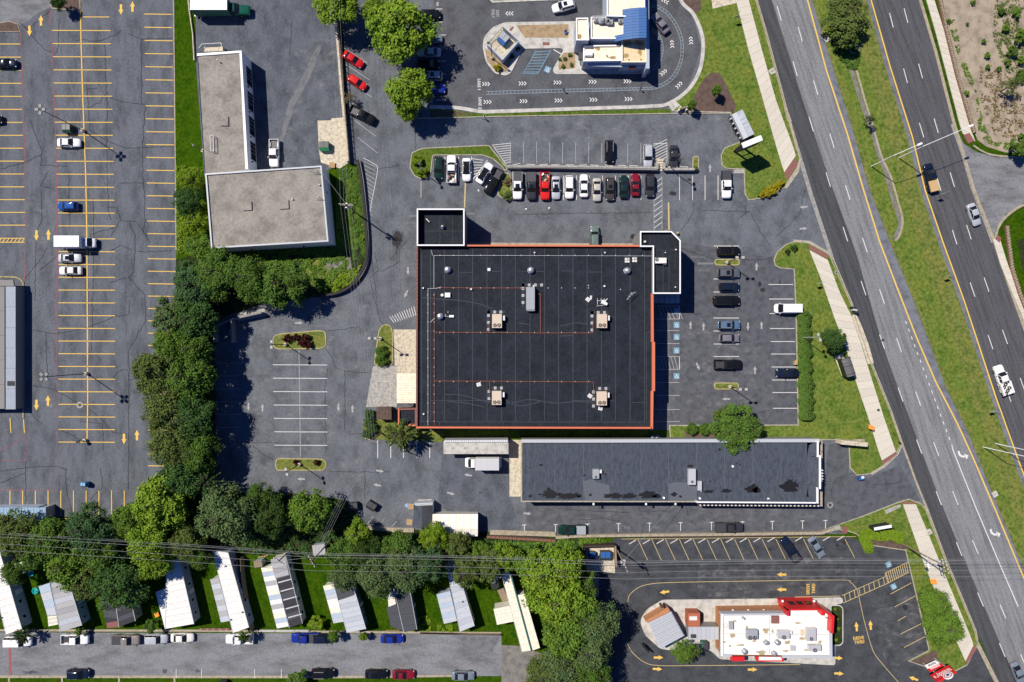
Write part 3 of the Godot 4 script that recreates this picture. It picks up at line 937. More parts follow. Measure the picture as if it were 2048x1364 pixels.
func south_markings():
	var o=setting("south_lot_paint")
	var f=mats.paint_faded
	var y=mats.paint_pale
	var k=0
	for x in [1048.5,1111,1175,1237,1299,1361,1423,1485,1544.6,1605,1651]:
		var yy=1050.0-0.9*k
		mark(o,"bay_mark",[x,yy,x,yy+16],1.2,mats.paint_white)
		mark(o,"bay_mark",[x-4,yy,x+4,yy-0.5],1.2,mats.paint_white)
		k+=1
	mark(o,"bay_mark",[746,1033,735,1048],1.0,f)
	mark(o,"bay_mark",[768,1038,758,1051],1.0,f)
	mark(o,"bay_mark",[794,1042,783,1053],1.0,f)
	for i in 16:
		if not i in [13,14]:
			mark(o,"parking_line",[1275.7+27.6*i,1078,1295+27.6*i,1120-max(0,i-7)*0.6],1.1,y)
	mark(o,"parking_line",[1243,1078,1712,1073],0.9,y)
	mark(o,"lane_line",smooth([1256,1205,1258,1192,1272,1178,1295,1169,1340,1165,1500,1162,1680,1160,1700,1164,1713,1178,1718,1195,1728,1240,1742,1290,1755,1316,1800,1368]),1.1,y)
	mark(o,"lane_line",smooth([1254,1285,1265,1305,1290,1325,1320,1331,1400,1331,1600,1329]),1.1,y)
	mark(o,"lane_line",[1590,1194,1680,1192],1.1,y)
	for a in [[1329,1184,172],[1563,1149,180],[1563,1179,180],[1317,1315,0],[1315,1338,3],[1505,1339,0],[1676,1316,3],[1678,1347,3],[1713,1253,-95],[1741,1250,-95],[1827,1357,200]]:
		arrow(o,a[0],a[1],a[2],19,mats.paint_yellow,1.0)
	words(o,"DRIVE",1616,1178,-90,6.5,mats.paint_yellow,0.85)
	words(o,"THRU",1627,1177,-90,6.5,mats.paint_yellow,0.85)
	words(o,"DRIVE",1717,1276,-6,6.5,mats.paint_yellow,0.85)
	words(o,"THRU",1719,1284,-6,6.5,mats.paint_yellow,0.85)
	# zebra path and accessible bays
	mark(o,"crossing_edge",[1684,1191,1771,1153,1770,1146,1816,1124],1.2,y)
	mark(o,"crossing_edge",[1686,1206,1774,1167,1818,1144],1.2,y)
	hatch(o,[1684,1191,1771,1153],[1686,1206,1774,1167],9,1.2,y)
	hatch(o,[1770,1146,1814,1124],[1776,1167,1818,1144],11,1.4,y)
	mark(o,"crossing_edge",[1770,1146,1776,1167],1.2,y)
	symbol(o,1777,1129,11,-25)
	symbol(o,1787,1173,11,-25)
	for a in [[1781,1188,1822,1166],[1789,1214,1830,1192],[1795,1242,1812,1232],[1801,1268,1843,1247],[1808,1295,1850,1273]]:
		mark(o,"parking_line",a,1.2,y)
	# islands by the restaurant
	var isl=island("restaurant_island",[1281,1247,1282,1236,1294,1218,1325,1199,1440,1198,1600,1196,1684,1194,1686,1206,1670,1208,1670,1330,1440,1318,1420,1300,1385,1290,1340,1300,1320,1297,1290,1270],6,"pad_white","pad_white",0.25,0.14)
	island("restaurant_bed",[1660,1209,1680,1209,1686,1216,1686,1285,1680,1291,1660,1291],5,"soil","pad_white",0.22,0.17)
func crack(parent,pts: Array,w: float,m,lift=0.016):
	var src=V(pts)
	var out:=PackedVector2Array()
	for i in src.size()-1:
		var n=max(2,int(src[i].distance_to(src[i+1])/5.0))
		for k in n:
			var p=src[i].lerp(src[i+1],float(k)/n)
			out.append(p+Vector2(rng.randf_range(-1.3,1.3),rng.randf_range(-1.3,1.3)))
	out.append(src[src.size()-1])
	mark(parent,"sealed_crack",out,w,m,lift)
func blot(parent,called,x,y,rx,ry,m,lift,rough=0.35,n=22):
	var pts:=PackedVector2Array()
	for i in n:
		var t=TAU*i/n
		var k=1.0+rng.randf_range(-rough,rough)
		pts.append(Vector2(x+cos(t)*rx*k,y+sin(t)*ry*k))
	sheet(parent,called,pts,lift,m)
func cracks_and_stains():
	var o=setting("west_lot_cracks")
	var m=mats.crack
	for c in [[40,45,90,100,107,106],[101,20,55,60,48,52],[150,80,200,82,230,70,245,60],[255,66,280,78,345,76],[210,85,212,185,200,205,175,215],[175,178,195,176],[283,78,283,208],[215,193,240,202,290,210],[290,212,285,300,286,372],[60,240,85,305,80,330,135,333],[85,308,50,325,0,338],[115,105,118,40],[173,170,180,260,220,285,255,297,350,292],[214,185,214,330,217,420,222,440],[95,345,82,372,108,378],[82,380,84,440,75,460],[240,366,288,366],[215,415,232,415,241,440,222,472],[241,440,275,445,300,485],[258,445,270,470,270,500,268,545,258,555,218,565],[288,370,290,440,285,470],[72,480,70,600],[95,495,80,520,60,545,50,557],[116,510,80,540],[180,468,215,460,228,455],[275,503,320,503,345,500],[220,503,242,490,265,500],[258,555,290,590,292,640,258,700,257,980],[292,632,350,634],[66,660,110,668,175,655,215,640,232,630],[232,632,258,630,258,600],[92,665,95,760],[65,770,110,780,145,800,165,815],[178,818,210,845,225,865,255,868],[60,825,85,850],[228,755,235,742,256,740],[257,760,285,752],[0,942,52,935,115,932,135,940],[52,920,52,1000,42,1030],[0,966,50,946],[200,935,205,975,180,1000],[132,935,133,978,145,1030],[186,395,188,480,185,640,183,700],[120,860,145,870,165,880],[160,842,205,848,207,900],[138,342,137,400,140,450]]:
		crack(o,c,1.0,m)
	var q=setting("main_lot_cracks")
	for c in [[738,480,755,610],[815,480,795,500,780,520],[750,505,757,540,740,555],[757,545,790,530,800,520],[740,560,760,640,775,660],[655,662,690,658,720,654],[650,696,668,720,668,732,690,742,738,746],[690,740,690,860],[655,735,650,780,652,905],[505,893,530,910,548,920],[432,885,560,886],[730,866,700,868],[1405,420,1500,424,1525,470,1540,490],[1500,423,1475,436],[1492,400,1492,425],[1388,405,1385,430,1362,462],[1610,380,1598,430,1555,472],[1362,497,1425,518],[1480,518,1520,520,1548,514],[1360,632,1400,626,1415,648],[828,238,832,300],[750,0,770,80,780,100],[585,40,578,110],[690,55,725,60],[1115,1018,1190,1022,1260,1025],[1158,1040,1200,1036,1240,1042],[1275,1000,1278,1022,1340,1022],[1372,1012,1375,1030],[1660,990,1670,960,1690,950],[1690,950,1720,945],[1770,955,1775,985],[1745,970,1800,965],[730,935,730,1000],[660,943,780,944],[1030,430,1040,428,1310,425],[880,490,900,440],[720,345,800,330]]:
		crack(q,c,0.85,m)
	for b in [[795,478,10,17],[1519,568,4,5],[1525,580,4.5,4],[1345,387,7,4],[1379,359,4,3],[1560,565,1.6,7]]:
		blot(q,"oil_stain",b[0],b[1],b[2],b[3],mats.stain,0.018,0.25)
	for b in [[795,478,12,19],[1018,155,9,3],[960,985,2,2],[1540,1098,4,2],[1675,1090,3,4],[1689,1084,4,5],[1810,1214,5,6],[1806,1201,7,4]]:
		blot(q,"oil_stain",b[0],b[1],b[2],b[3],mats.stain if b[2]<6 else mats.patch,0.017,0.3)
	for b in [[60,1345,14,3],[330,1342,5,4],[395,1342,5,3],[135,200,4,8],[75,425,8,4]]:
		blot(q,"oil_stain",b[0],b[1],b[2],b[3],mats.patch,0.017,0.4)
	for w in [[1400,1126,1520,1120,1700,1118,1680,1192,1420,1194],[1060,1012,1380,1012,1640,1020,1640,1048,1060,1056],[590,90,664,80,690,230,632,238,580,320,560,300],[1350,640,1420,640,1530,700,1530,840,1350,840],[1040,232,1440,232,1430,282,1040,278],[440,640,720,600,735,720,720,960,500,980],[1740,1195,1835,1200,1850,1300,1780,1340],[20,400,100,400,100,560,50,550]]:
		sheet(q,"dusty_wear",smooth(w+[w[0],w[1]]).slice(0,-1),0.0135,mats.scuff)
	var mh=setting("manhole_covers")
	for a in [[160,810,6.5,"kerb"],[1660,1010,6,"gutter"],[103,812,3,"gutter"],[1756,820,2.8,"dark_metal"],[1765,680,2.8,"dark_metal"],[1857,345,2.8,"dark_metal"],[1672,545,3.4,"grey_metal"]]:
		var st=begin()
		var c=P(a[0],a[1])
		lathe(st,Vector3(c.x,0.1 if a[0]>1661 else 0.0,c.z),[Vector2(a[2]*S,0.0),Vector2(a[2]*S,0.065),Vector2(a[2]*S*0.95,0.07),Vector2(0,0.07)],20)
		done(st,mh,"manhole_ring",mats[a[3]])
		st=begin()
		lathe(st,Vector3(c.x,0.1 if a[0]>1661 else 0.0,c.z),[Vector2(a[2]*S*0.55,0.068),Vector2(a[2]*S*0.55,0.08),Vector2(0,0.08)],16)
		done(st,mh,"manhole_lid",mats.dark_metal)
func at2(p: Vector2,y=0.0)->Vector3:
	return Vector3(p.x,y,p.y)
# walls,deck,parapet and coping from the outline of the top seen in plan at height top
func shell(o: Node3D,pts,top: float,deck: float,thick: float,wall_m,deck_m,coping_m,called_deck="roof"):
	var out: PackedVector2Array=W(pts,top)
	var st=begin()
	sides(st,out,-0.05,top-0.06)
	done(st,o,"wall",wall_m)
	var inn=inset(out,thick)
	st=begin()
	flat(st,inn,deck)
	var r=done(st,o,called_deck,deck_m)
	if top>deck+0.05:
		st=begin()
		sides(st,inn,deck-0.05,top-0.06,false)
		done(st,o,"parapet",deck_m)
	var o2=inset(out,-0.05)
	var i2=inset(out,thick+0.03)
	st=begin()
	ring(st,o2,i2,top)
	sides(st,o2,top-0.12,top)
	sides(st,i2,top-0.12,top,false)
	done(st,o,"coping",coping_m)
	return out
func wallbox(o,called,a: Vector2,b: Vector2,t0,t1,y0,y1,proud,m,thick=0.08):
	var d=(b-a).normalized()
	var n=Vector2(d.y,-d.x)
	var p0=a.lerp(b,t0)
	var p1=a.lerp(b,t1)
	var c=(p0+p1)/2+n*(proud-thick/2)
	var st=begin()
	box(st,Vector3(c.x,(y0+y1)/2,c.y),Vector3(p0.distance_to(p1),y1-y0,thick),-d.angle(),0.0)
	return done(st,o,called,m)
func window(o,a,b,t0,t1,y0,y1,glass=null,frame=null,proud=0.05):
	var w=wallbox(o,"window",a,b,t0,t1,y0,y1,proud,frame if frame else mats.white_plain)
	var l=a.distance_to(b)
	var e=0.07/l
	wallbox(w,"pane",a,b,t0+e,t1-e,y0+0.07,y1-0.07,proud+0.012,glass if glass else mats.glass_dark)
	return w
# world position at plan point on a roof
func roofbox(o,called,x,y,h,sx,sy,sz,m,deg=0.0,bev=0.03):
	var q=P(x,y,h+sy)
	return obox(o,called,Vector3(q.x,h+sy/2,q.z),Vector3(sx,sy,sz),m,-deg_to_rad(deg),bev)
func fan(o,x,y,h,r,m=null):
	var q=P(x,y,h)
	var st=begin()
	lathe(st,Vector3(q.x,h,q.z),[Vector2(r,0.0),Vector2(r,0.06),Vector2(r*0.88,0.07),Vector2(r*0.86,0.02),Vector2(0,0.02)],18)
	var f=done(st,o,"fan",m if m else mats.black_plain)
	st=begin()
	for i in 5:
		var t=TAU*i/5
		var e=Vector3(cos(t),0,sin(t))
		quad(st,Vector3(q.x,h+0.05,q.z),Vector3(q.x,h+0.05,q.z)+e.rotated(Vector3.UP,0.25)*r*0.8,Vector3(q.x,h+0.07,q.z)+e*r*0.84,Vector3(q.x,h+0.06,q.z)+e.rotated(Vector3.UP,-0.15)*r*0.6,Vector3.UP)
	done(st,f,"blade",mats.galv)
	return f
func pipe(o,called,pts: Array,h,r,m,lift=0.22):
	var l=[]
	for i in range(0,pts.size(),2):
		l.append(P(pts[i],pts[i+1],h+lift)*Vector3(1,0,1)+Vector3.UP*(h+lift))
	var st=begin()
	tube(st,l,r,6)
	return done(st,o,called,m)
func vent(o,x,y,h,r,tall,m,called="vent_pipe"):
	var q=P(x,y,h+tall)
	var st=begin()
	lathe(st,Vector3(q.x,h,q.z),[Vector2(r,0.0),Vector2(r,tall),Vector2(r*0.7,tall+0.01),Vector2(r*0.65,tall-0.08),Vector2(0,tall-0.08)],10)
	return done(st,o,called,m)
func turbine(o,x,y,h,r):
	var q=P(x,y,h+0.6)
	var st=begin()
	lathe(st,Vector3(q.x,h,q.z),[Vector2(r*1.1,0.0),Vector2(r*1.1,0.05),Vector2(r*0.7,0.08),Vector2(r*0.7,0.4)],16)
	var b=done(st,o,"roof_turbine",mats.steel)
	st=begin()
	lathe(st,Vector3(q.x,h,q.z),[Vector2(r*0.75,0.36),Vector2(r*1.0,0.5),Vector2(r*1.05,0.62),Vector2(r*0.92,0.78),Vector2(r*0.6,0.92),Vector2(r*0.22,0.98),Vector2(0,1.0)],18)
	done(st,b,"turbine_head",mats.steel)
	st=begin()
	for i in 14:
		var t=TAU*i/14
		bar(st,Vector3(q.x+cos(t)*r*1.04,h+0.6,q.z+sin(t)*r*1.04),Vector3(q.x+cos(t+0.3)*r*0.4,h+0.98,q.z+sin(t+0.3)*r*0.4),0.02,0.015,4)
	done(st,b,"turbine_rib",mats.galv)
# packaged rooftop air conditioner,a thing that stands on the roof
func rooftop_unit(x,y,h,w,d,tall,label,m,group,deg=0.0,fans=2,box_side=true):
	var q=P(x,y,h+tall)
	var o=thing("rooftop_air_conditioner",label,"air conditioner",Vector3(q.x,h,q.z),0.0,group)
	roofbox(o,"curb",x,y,h,w*0.92,0.15,d*0.92,mats.dark_metal,deg)
	var p=Vector3(q.x,h+0.15+(tall-0.15)/2,q.z)
	obox(o,"cabinet",p,Vector3(w,tall-0.15,d),m,-deg_to_rad(deg),0.04)
	var bs=Basis(Vector3.UP,-deg_to_rad(deg))
	for i in fans:
		var off=bs*Vector3((i-(fans-1)*0.5)*w*0.42,0,d*0.3)
		var st=begin()
		var r=min(w*0.19,0.42)
		lathe(st,Vector3(q.x,h+tall,q.z)+off,[Vector2(r,0.0),Vector2(r,0.07),Vector2(r*0.88,0.08),Vector2(r*0.86,0.012),Vector2(0,0.012)],16)
		var f=done(st,o,"fan",mats.black_plain)
		st=begin()
		for k in 4:
			var e=Vector3.RIGHT.rotated(Vector3.UP,TAU*k/4+i)
			var c=Vector3(q.x,h+tall+0.05,q.z)+off
			quad(st,c,c+e.rotated(Vector3.UP,0.35)*r*0.8,c+e*r*0.84+Vector3.UP*0.01,c+e.rotated(Vector3.UP,-0.2)*r*0.5,Vector3.UP)
		done(st,f,"blade",m)
	var st2=begin()
	for k in 3:
		var off=bs*Vector3(0,0,-d*0.42+d*0.2*k)
		box(st2,Vector3(q.x,h+tall+0.008,q.z)+off,Vector3(w*0.96,0.016,0.03),-deg_to_rad(deg))
	done(st2,o,"panel_joint",m)
	if box_side:
		var off=bs*Vector3(w*0.5+0.3,0,-d*0.22)
		obox(o,"intake_hood",Vector3(q.x,h+0.15+tall*0.3,q.z)+off,Vector3(0.6,tall*0.62,d*0.36),mats.pale_metal,-deg_to_rad(deg),0.05)
	return o
func workshop_building():
	var o=thing("workshop_building","L-shaped low workshop with a gravel roof and white walls west of the yard","building",P(470,300))
	var wing=V([394,107,483,101,496,338,409,350])
	var b1=W(wing,5.0)
	var st=begin()
	sides(st,b1,-0.05,5.0)
	done(st,o,"wall",mats.white_wall)
	st=begin()
	flat(st,inset(b1,0.1),4.8)
	done(st,o,"roof",mats.gravel_roof)
	st=begin()
	flat(st,W([394,107,483,101,496,338,491,338,479,105.5,394,111.5],5.03),5.03)
	sides(st,W([394,107,483,101,496,338,491,338,479,105.5,394,111.5],5.03),4.5,5.03)
	done(st,o,"coping",mats.coping_white)
	var a=b1[1]
	var b=b1[2]
	for i in 4:
		var w=window(o,a,b,0.09+i*0.215,0.25+i*0.215,0.35,3.1,mats.glass_dark,mats.grey_metal,0.06)
		for k in 3:
			wallbox(w,"mullion",a,b,0.12+i*0.215+k*0.034,0.123+i*0.215+k*0.034,0.4,3.05,0.1,mats.grey_metal)
		wallbox(o,"wall_lamp",a,b,0.265+i*0.215,0.275+i*0.215,2.6,2.9,0.3,mats.dark_metal,0.3)
	var block=V([410,347,643,331,657,483,422,497])
	var b2=W(block,5.6)
	st=begin()
	sides(st,b2,-0.05,5.55)
	done(st,o,"wall",mats.blue_wall if false else mats.white_wall)
	st=begin()
	var deck=W([412,349.5,640,335,642,348,639,352,643,420,650,440,655,481,424,494],5.5)
	flat(st,inset(b2,0.12),5.3)
	done(st,o,"roof",mats.gravel_roof)
	st=begin()
	var b3=inset(b2,0.3)
	ring(st,b2,b3,5.6)
	sides(st,b3,5.2,5.6,false)
	done(st,o,"coping",mats.coping_grey)
	for p in [[494,412],[568,409]]:
		var s=roofbox(o,"roof_hatch",p[0],p[1],5.3,1.85,0.28,1.75,mats.gravel_roof,-3)
	roofbox(o,"roof_hatch",449,242,4.8,1.5,0.28,1.9,mats.gravel_roof,0)
	for p in [[584,398],[638,369],[434,119]]:
		vent(o,p[0],p[1],5.3,0.14,0.45,mats.galv)
	var rack=begin()
	for k in 2:
		var x=420+k*6.5
		bar(rack,P(x,271,5.6)*Vector3(1,0,1)+Vector3.UP*5.6,P(x+1.5,302,5.6)*Vector3(1,0,1)+Vector3.UP*5.6,0.07,0.07,5)
		for yy in [271,302]:
			bar(rack,P(x+(yy-271)*0.05,yy,4.8)*Vector3(1,0,1)+Vector3.UP*4.8,P(x+(yy-271)*0.05,yy,5.6)*Vector3(1,0,1)+Vector3.UP*5.6,0.05,0.05,5)
	for yy in [271,302]:
		bar(rack,P(420+(yy-271)*0.05,yy,5.6)*Vector3(1,0,1)+Vector3.UP*5.6,P(426.5+(yy-271)*0.05,yy,5.6)*Vector3(1,0,1)+Vector3.UP*5.6,0.05,0.05,5)
	done(rack,o,"roof_ladder_rail",mats.galv)
	for p in [[632,341],[637,393]]:
		var br=begin()
		for e in [[-6,6],[-4,13]]:
			bar(br,P(p[0],p[1],7.0)*Vector3(1,0,1)+Vector3.UP*6.6,P(p[0]+e[0],p[1]+e[1]*0.6,5.3)*Vector3(1,0,1)+Vector3.UP*5.3,0.04,0.04,5)
		bar(br,P(p[0],p[1],5.3)*Vector3(1,0,1)+Vector3.UP*5.3,P(p[0],p[1],7.0)*Vector3(1,0,1)+Vector3.UP*6.9,0.06,0.06,5)
		done(br,o,"service_mast",mats.galv)
	window(o,b2[1],b2[2],0.3,0.34,3.0,3.7)
	wallbox(o,"wall_lamp",b2[3],b2[2],0.3,0.312,3.0,3.3,-0.15,mats.dark_metal,0.3)
	wallbox(o,"wall_lamp",b2[3],b2[2],0.75,0.762,3.0,3.3,-0.15,mats.dark_metal,0.3)
	var dock=begin()
	prism(dock,W([413,99,450,97,450,106,413,108]),-0.02,1.1)
	done(dock,o,"dock_platform",mats.pad)
	dock=begin()
	tube(dock,[P(406,104)+Vector3.UP*1.9,P(412,96)+Vector3.UP*1.9,P(450,94)+Vector3.UP*1.9,P(451,102)+Vector3.UP*1.9],0.05,5)
	for p in [[406,104],[412,96],[431,95],[450,94]]:
		bar(dock,P(p[0],p[1])+Vector3.UP*0.2,P(p[0],p[1])+Vector3.UP*1.9,0.04,0.04,5)
	done(dock,o,"handrail",mats.white_plain)
func main_building():
	var o=thing("store_building","huge black-roofed store with orange parapet edges in the centre of the block","building",P(1070,680))
	var h=7.0
	# front walls and deck
	var body=V([834,492,1306,490,1306,856,833,855])
	var w=W(body,7.3)
	var st=begin()
	sides(st,w,-0.05,7.2)
	done(st,o,"wall",mats.brick_wall)
	# membrane sheets,one by one
	var xs=[836,843,861,889,917,945,974,1003,1031,1060,1089,1117,1146,1174,1203,1231,1260,1289,1302]
	for i in xs.size()-1:
		st=begin()
		flat(st,W([xs[i],497,xs[i+1],497,xs[i+1],843.5,xs[i],843.5],h),h+(0.004 if i % 2 else 0.0))
		done(st,o,"roof_sheet",mats.membrane if i % 3 else mats.membrane_b)
		if i>0:
			st=begin()
			ribbon(st,W([xs[i],497 if i>1 else 505,xs[i],842],h),0.15,h+0.012)
			done(st,o,"roof_seam",mats.seam)
	for i in 4:
		st=begin()
		flat(st,W([836+i*116.5,843.5,836+(i+1)*116.5,843.5,836+(i+1)*116.5,853,836+i*116.5,853],h),h+(0.004 if i % 2 else 0.0))
		done(st,o,"roof_sheet",mats.membrane)
	var sx=[[834,843.5,1298,844],[879,842,879,851],[1006,842,1006,852],[1080,842,1080,852],[919,545,946,545],[976,543,1003,543],[1035,542,1088,543],[1122,542,1147,542],[1177,544,1205,544],[1264,805,1287,805],[1146,801,1230,802],[862,801,974,801],[1293,664,1293,840],[1293,664,1302,664]]
	for s in sx:
		st=begin()
		ribbon(st,W(s,h),0.12,h+0.016)
		done(st,o,"roof_seam",mats.seam)
	for s in [[[845,595,880,598,920,601,955,607,985,617]],[[890,789,920,790,950,797,975,803,1020,806,1060,799,1110,806,1150,803,1185,805]],[[895,803,930,806,970,814]],[[1120,652,1150,646,1175,648]],[[1120,672,1146,671]],[[1036,646,1058,649]],[[1010,800,1040,812,1080,803]]]:
		st=begin()
		ribbon(st,W(smooth(s[0]),h),0.16,h+0.009)
		done(st,o,"water_mark",mats.seam)
	for c in [["north",[928,489.5,1281,490,1281,493.3,928,492.5],7.6,"orange"],["south",[832,853.3,1304,854.3,1304,857.6,832,856.6],7.6,"orange"],["east",[1302.5,587,1307,587,1307.5,684,1310,684,1310,782,1307,782,1306,858,1301.5,858,1302,782,1304.5,782,1304.5,684,1302.5,684],7.6,"orange"],["west",[833,494,836.5,494,835.5,855,832,855],7.45,"brick_wall"]]:
		st=begin()
		prism(st,W(c[1],c[2]),6.6,c[2])
		done(st,o,"parapet",mats[c[3]])
	for i in 46:
		var q=P(834.3-i*0.02,497+7.8*i,7.5)
		obox(o,"coping_tile",Vector3(q.x,7.5,q.z),Vector3(0.34,0.1,0.72),mats.brick_red if i % 2 else mats.brick_wall)
	for i in 7:
		st=begin()
		var yy=520+i*48
		flat(st,W(smooth([836,yy,838.5,yy+6,838,yy+14,839,yy+22,836,yy+28]),h),h+0.02)
		done(st,o,"tar_patch",mats.black_plain)
	# tower blocks
	var n1=V([834,417.5,928.5,417.5,928.5,491,834,491])
	shell(o,n1,8.4,6.6,0.17,mats.block_wall,mats.membrane,mats.coping_white,"tower_roof")
	for s in [[880,430,880,488],[848,462,927,462],[905,430,905,488]]:
		st=begin()
		ribbon(st,W(s,6.6),0.1,6.615)
		done(st,o,"roof_seam",mats.seam)
	turbine(o,885,453,6.6,0.34)
	var ht=begin()
	bar(ht,P(852,437,7)*Vector3(1,0,1)+Vector3.UP*6.8,P(859,444,7)*Vector3(1,0,1)+Vector3.UP*6.9,0.12,0.1,6)
	done(ht,o,"flood_lamp",mats.galv)
	var n2=V([1280.5,462.5,1343,462.5,1361,481,1361,587,1306,587,1306,493,1280.5,493])
	shell(o,n2,8.4,7.6,0.17,mats.block_wall,mats.membrane,mats.coping_white,"tower_roof")
	for s in [[1308,500,1358,500],[1326,500,1326,586],[1338,510,1338,586],[1300,470,1300,490]]:
		st=begin()
		ribbon(st,W(s,7.6),0.1,7.615)
		done(st,o,"roof_seam",mats.seam)
	for p in [[1290,483,0.22,0.5],[1331,505,0.12,0.3],[1351,574,0.14,0.3],[1352,499,0.15,0.4]]:
		vent(o,p[0],p[1],7.6,p[2],p[3],mats.pale_metal)
	pipe(o,"conduit",[1340,466,1352,499,1350,540,1347,520],7.6,0.03,mats.dark_metal,0.06)
	# lower canopy at the entrance
	st=begin()
	prism(st,W([1308,586,1359,586,1359,606,1308,606],4.2),3.7,4.2)
	done(st,o,"entrance_canopy",mats.grey_metal)
	for i in 4:
		st=begin()
		ribbon(st,W([1318+i*11,590,1318+i*11,606],4.2),0.08,4.215)
		done(st,o,"canopy_joint",mats.seam)
	# annex with canopy on the west
	var an=V([797,818,832,817,832,850,797,849])
	shell(o,an,3.9,3.55,0.2,mats.brick_wall,mats.membrane,mats.brick_red,"annex_roof")
	st=begin()
	prism(st,W([796,817,798.5,817,798.5,847,832,850,832,853,796,850],3.95),3.4,3.97)
	done(st,o,"annex_edge",mats.orange)
	for i in 17:
		st=begin()
		var y0=746.5+i*3.53
		prism(st,W([793.5,y0,832,y0,832,y0+3.2,793.5,y0+3.2],4.6),4.5,4.6-(i % 2)*0.03)
		done(st,o,"canopy_panel",mats.cream_roof)
	for p in [[797,750],[797,802]]:
		st=begin()
		bar(st,P(p[0],p[1],4.5)*Vector3(1,0,1),P(p[0],p[1],4.5)*Vector3(1,0,1)+Vector3.UP*4.5,0.08,0.08,6)
		done(st,o,"canopy_post",mats.galv)
	# pipes on the roof
	var po=mats.pipe_orange
	for s in [[872,575.5,960,576,1055,576],[868.5,585,868.5,850],[869,664.5,980,665,1081,666],[1075,588,1081,588,1081,666],[1081,666,1186,666,1186,640],[978,665,978,645],[869,762,1000,762.5,1187,764],[1187,764,1187,793],[979,763,979,796]]:
		pipe(o,"gas_pipe",s,h,0.04,po)
	for s in [[867,511,1000,511,1308,512],[868,511,868,577],[863,500,865,511],[856,577,856,851],[856,577,872,577,882,574]]:
		pipe(o,"conduit",s,h,0.045,mats.galv)
	st=begin()
	for i in 12:
		for y in [576,665,763]:
			var q=P(880+i*27,y,h)
			box(st,Vector3(q.x,h+0.1,q.z),Vector3(0.12,0.2,0.22))
	for i in 15:
		for x in [856,868.5]:
			var q=P(x,590+i*18,h)
			box(st,Vector3(q.x,h+0.1,q.z),Vector3(0.22,0.2,0.12))
	for i in 16:
		var q=P(880+i*27,511,h)
		box(st,Vector3(q.x,h+0.1,q.z),Vector3(0.12,0.2,0.22))
	done(st,o,"pipe_block",mats.galv).set_meta("kind","stuff")
	for p in [[895,539],[1062,540],[1255,541]]:
		turbine(o,p[0],p[1],h,0.62)
	turbine(o,880,632.5,h,0.6)
	for p in [[846,576,0.18,0.5],[942,578,0.2,0.55],[1067,572,0.18,0.6],[1177,571,0.1,0.3],[1209,572,0.2,0.5],[1241,579,0.1,0.3],[1069,505,0.16,0.6],[1210,505,0.16,0.5],[847,828,0.18,0.5],[891,630,0.1,0.3],[896,624,0.1,0.3],[884,590,0.3,0.5]]:
		vent(o,p[0],p[1],h,p[2],p[3],mats.pale_metal)
	roofbox(o,"roof_box",978,539,h,0.6,0.35,0.6,mats.pale_metal)
	roofbox(o,"roof_box",895,590,h,1.1,0.5,0.95,mats.pale_metal)
	roofbox(o,"roof_box",903,632.5,h,0.95,0.4,0.45,mats.white_plain)
	pipe(o,"conduit",[884,632,898,633],h,0.04,mats.galv)
	pipe(o,"conduit",[861,645,869,636],h,0.05,mats.galv)
	# black pavers round the units
	for c in [[1048,570,7,9],[979,624,6,6],[1186,625,6,6],[980,776,5,7],[1189,777,6,6]]:
		for i in 2:
			for k in c[2]:
				var q=P(c[0]-2+(k*6.2 if i==0 else 0.0),c[1]+(0.0 if i==0 else k*7.0),h)
				obox(o,"roof_paver",Vector3(q.x,h+0.04,q.z),Vector3(0.56,0.06,0.6),mats.black_plain if (i+k) % 2 else mats.grey_metal)
	# the units themselves
	var g="beige rooftop units on the black store roof"
	rooftop_unit(994,642,h,1.95,2.75,1.5,"beige rooftop unit north-west of the four on the black store roof",mats.beige_metal,g)
	rooftop_unit(1204.5,642,h,1.95,2.75,1.5,"beige rooftop unit beside the toppled dish and aerial on the black store roof",mats.beige_metal,g)
	rooftop_unit(993.5,796,h,1.9,2.75,1.5,"beige rooftop unit near the small loose tile, south-west on the black store roof",mats.beige_metal,g)
	rooftop_unit(1204,797,h,1.95,2.75,1.5,"beige rooftop unit with a fallen cream panel next to it on the store roof",mats.beige_metal,g)
	var q=P(1061,598,8.4)
	var u=thing("rooftop_duct_unit","long grey rooftop ventilation unit with a pale end near the orange gas pipe","air handler",Vector3(q.x,h,q.z))
	for i in 4:
		roofbox(u,"cabinet",1061,580+i*11.2,h,1.7,1.5,1.17,mats.grey_metal)
	roofbox(u,"end_hood",1061.5,617,h,1.6,1.2,0.95,mats.galv)
	q=P(1322,521,8.5)
	u=thing("rooftop_condenser","pale rooftop condenser with one fan on the store's corner tower","air conditioner",Vector3(q.x,7.6,q.z))
	roofbox(u,"cabinet",1322,521,7.6,2.2,0.9,1.1,mats.pale_metal)
	fan(u,1314,519,8.52,0.35)
	roofbox(u,"service_box",1330,528,7.6,0.7,0.6,0.5,mats.dark_metal)
	# debris and aerials on the roof
	var al=thing("roof_aerial","tangle of silver aerial rods standing on the black roof near the tower","aerial",P(1265,590,h))
	st=begin()
	var top=P(1265,590,h+1.6)
	bar(st,P(1266,592,h),top,0.035,0.03,5)
	for i in 6:
		var c=top+Vector3(-0.7+i*0.22,-0.05*i,0.3-i*0.14)
		bar(st,c+Vector3(-0.5,0,0.8-i*0.08),c+Vector3(0.5,0,-0.8+i*0.1),0.02,0.02,4)
	bar(st,top+Vector3(-1.0,0,0.1),top+Vector3(0.8,-0.2,-0.4),0.025,0.025,4)
	done(st,al,"aerial_rod",mats.steel)
	var ds=thing("satellite_dish_mount","toppled white dish on its ballast frame on the black store roof","satellite dish",P(1208,605,h))
	st=begin()
	for k in 3:
		var a=P(1195+k*8,597,h+0.12)
		box(st,a+Vector3(0,0,0.6),Vector3(0.08,0.08,1.3),0.2*k)
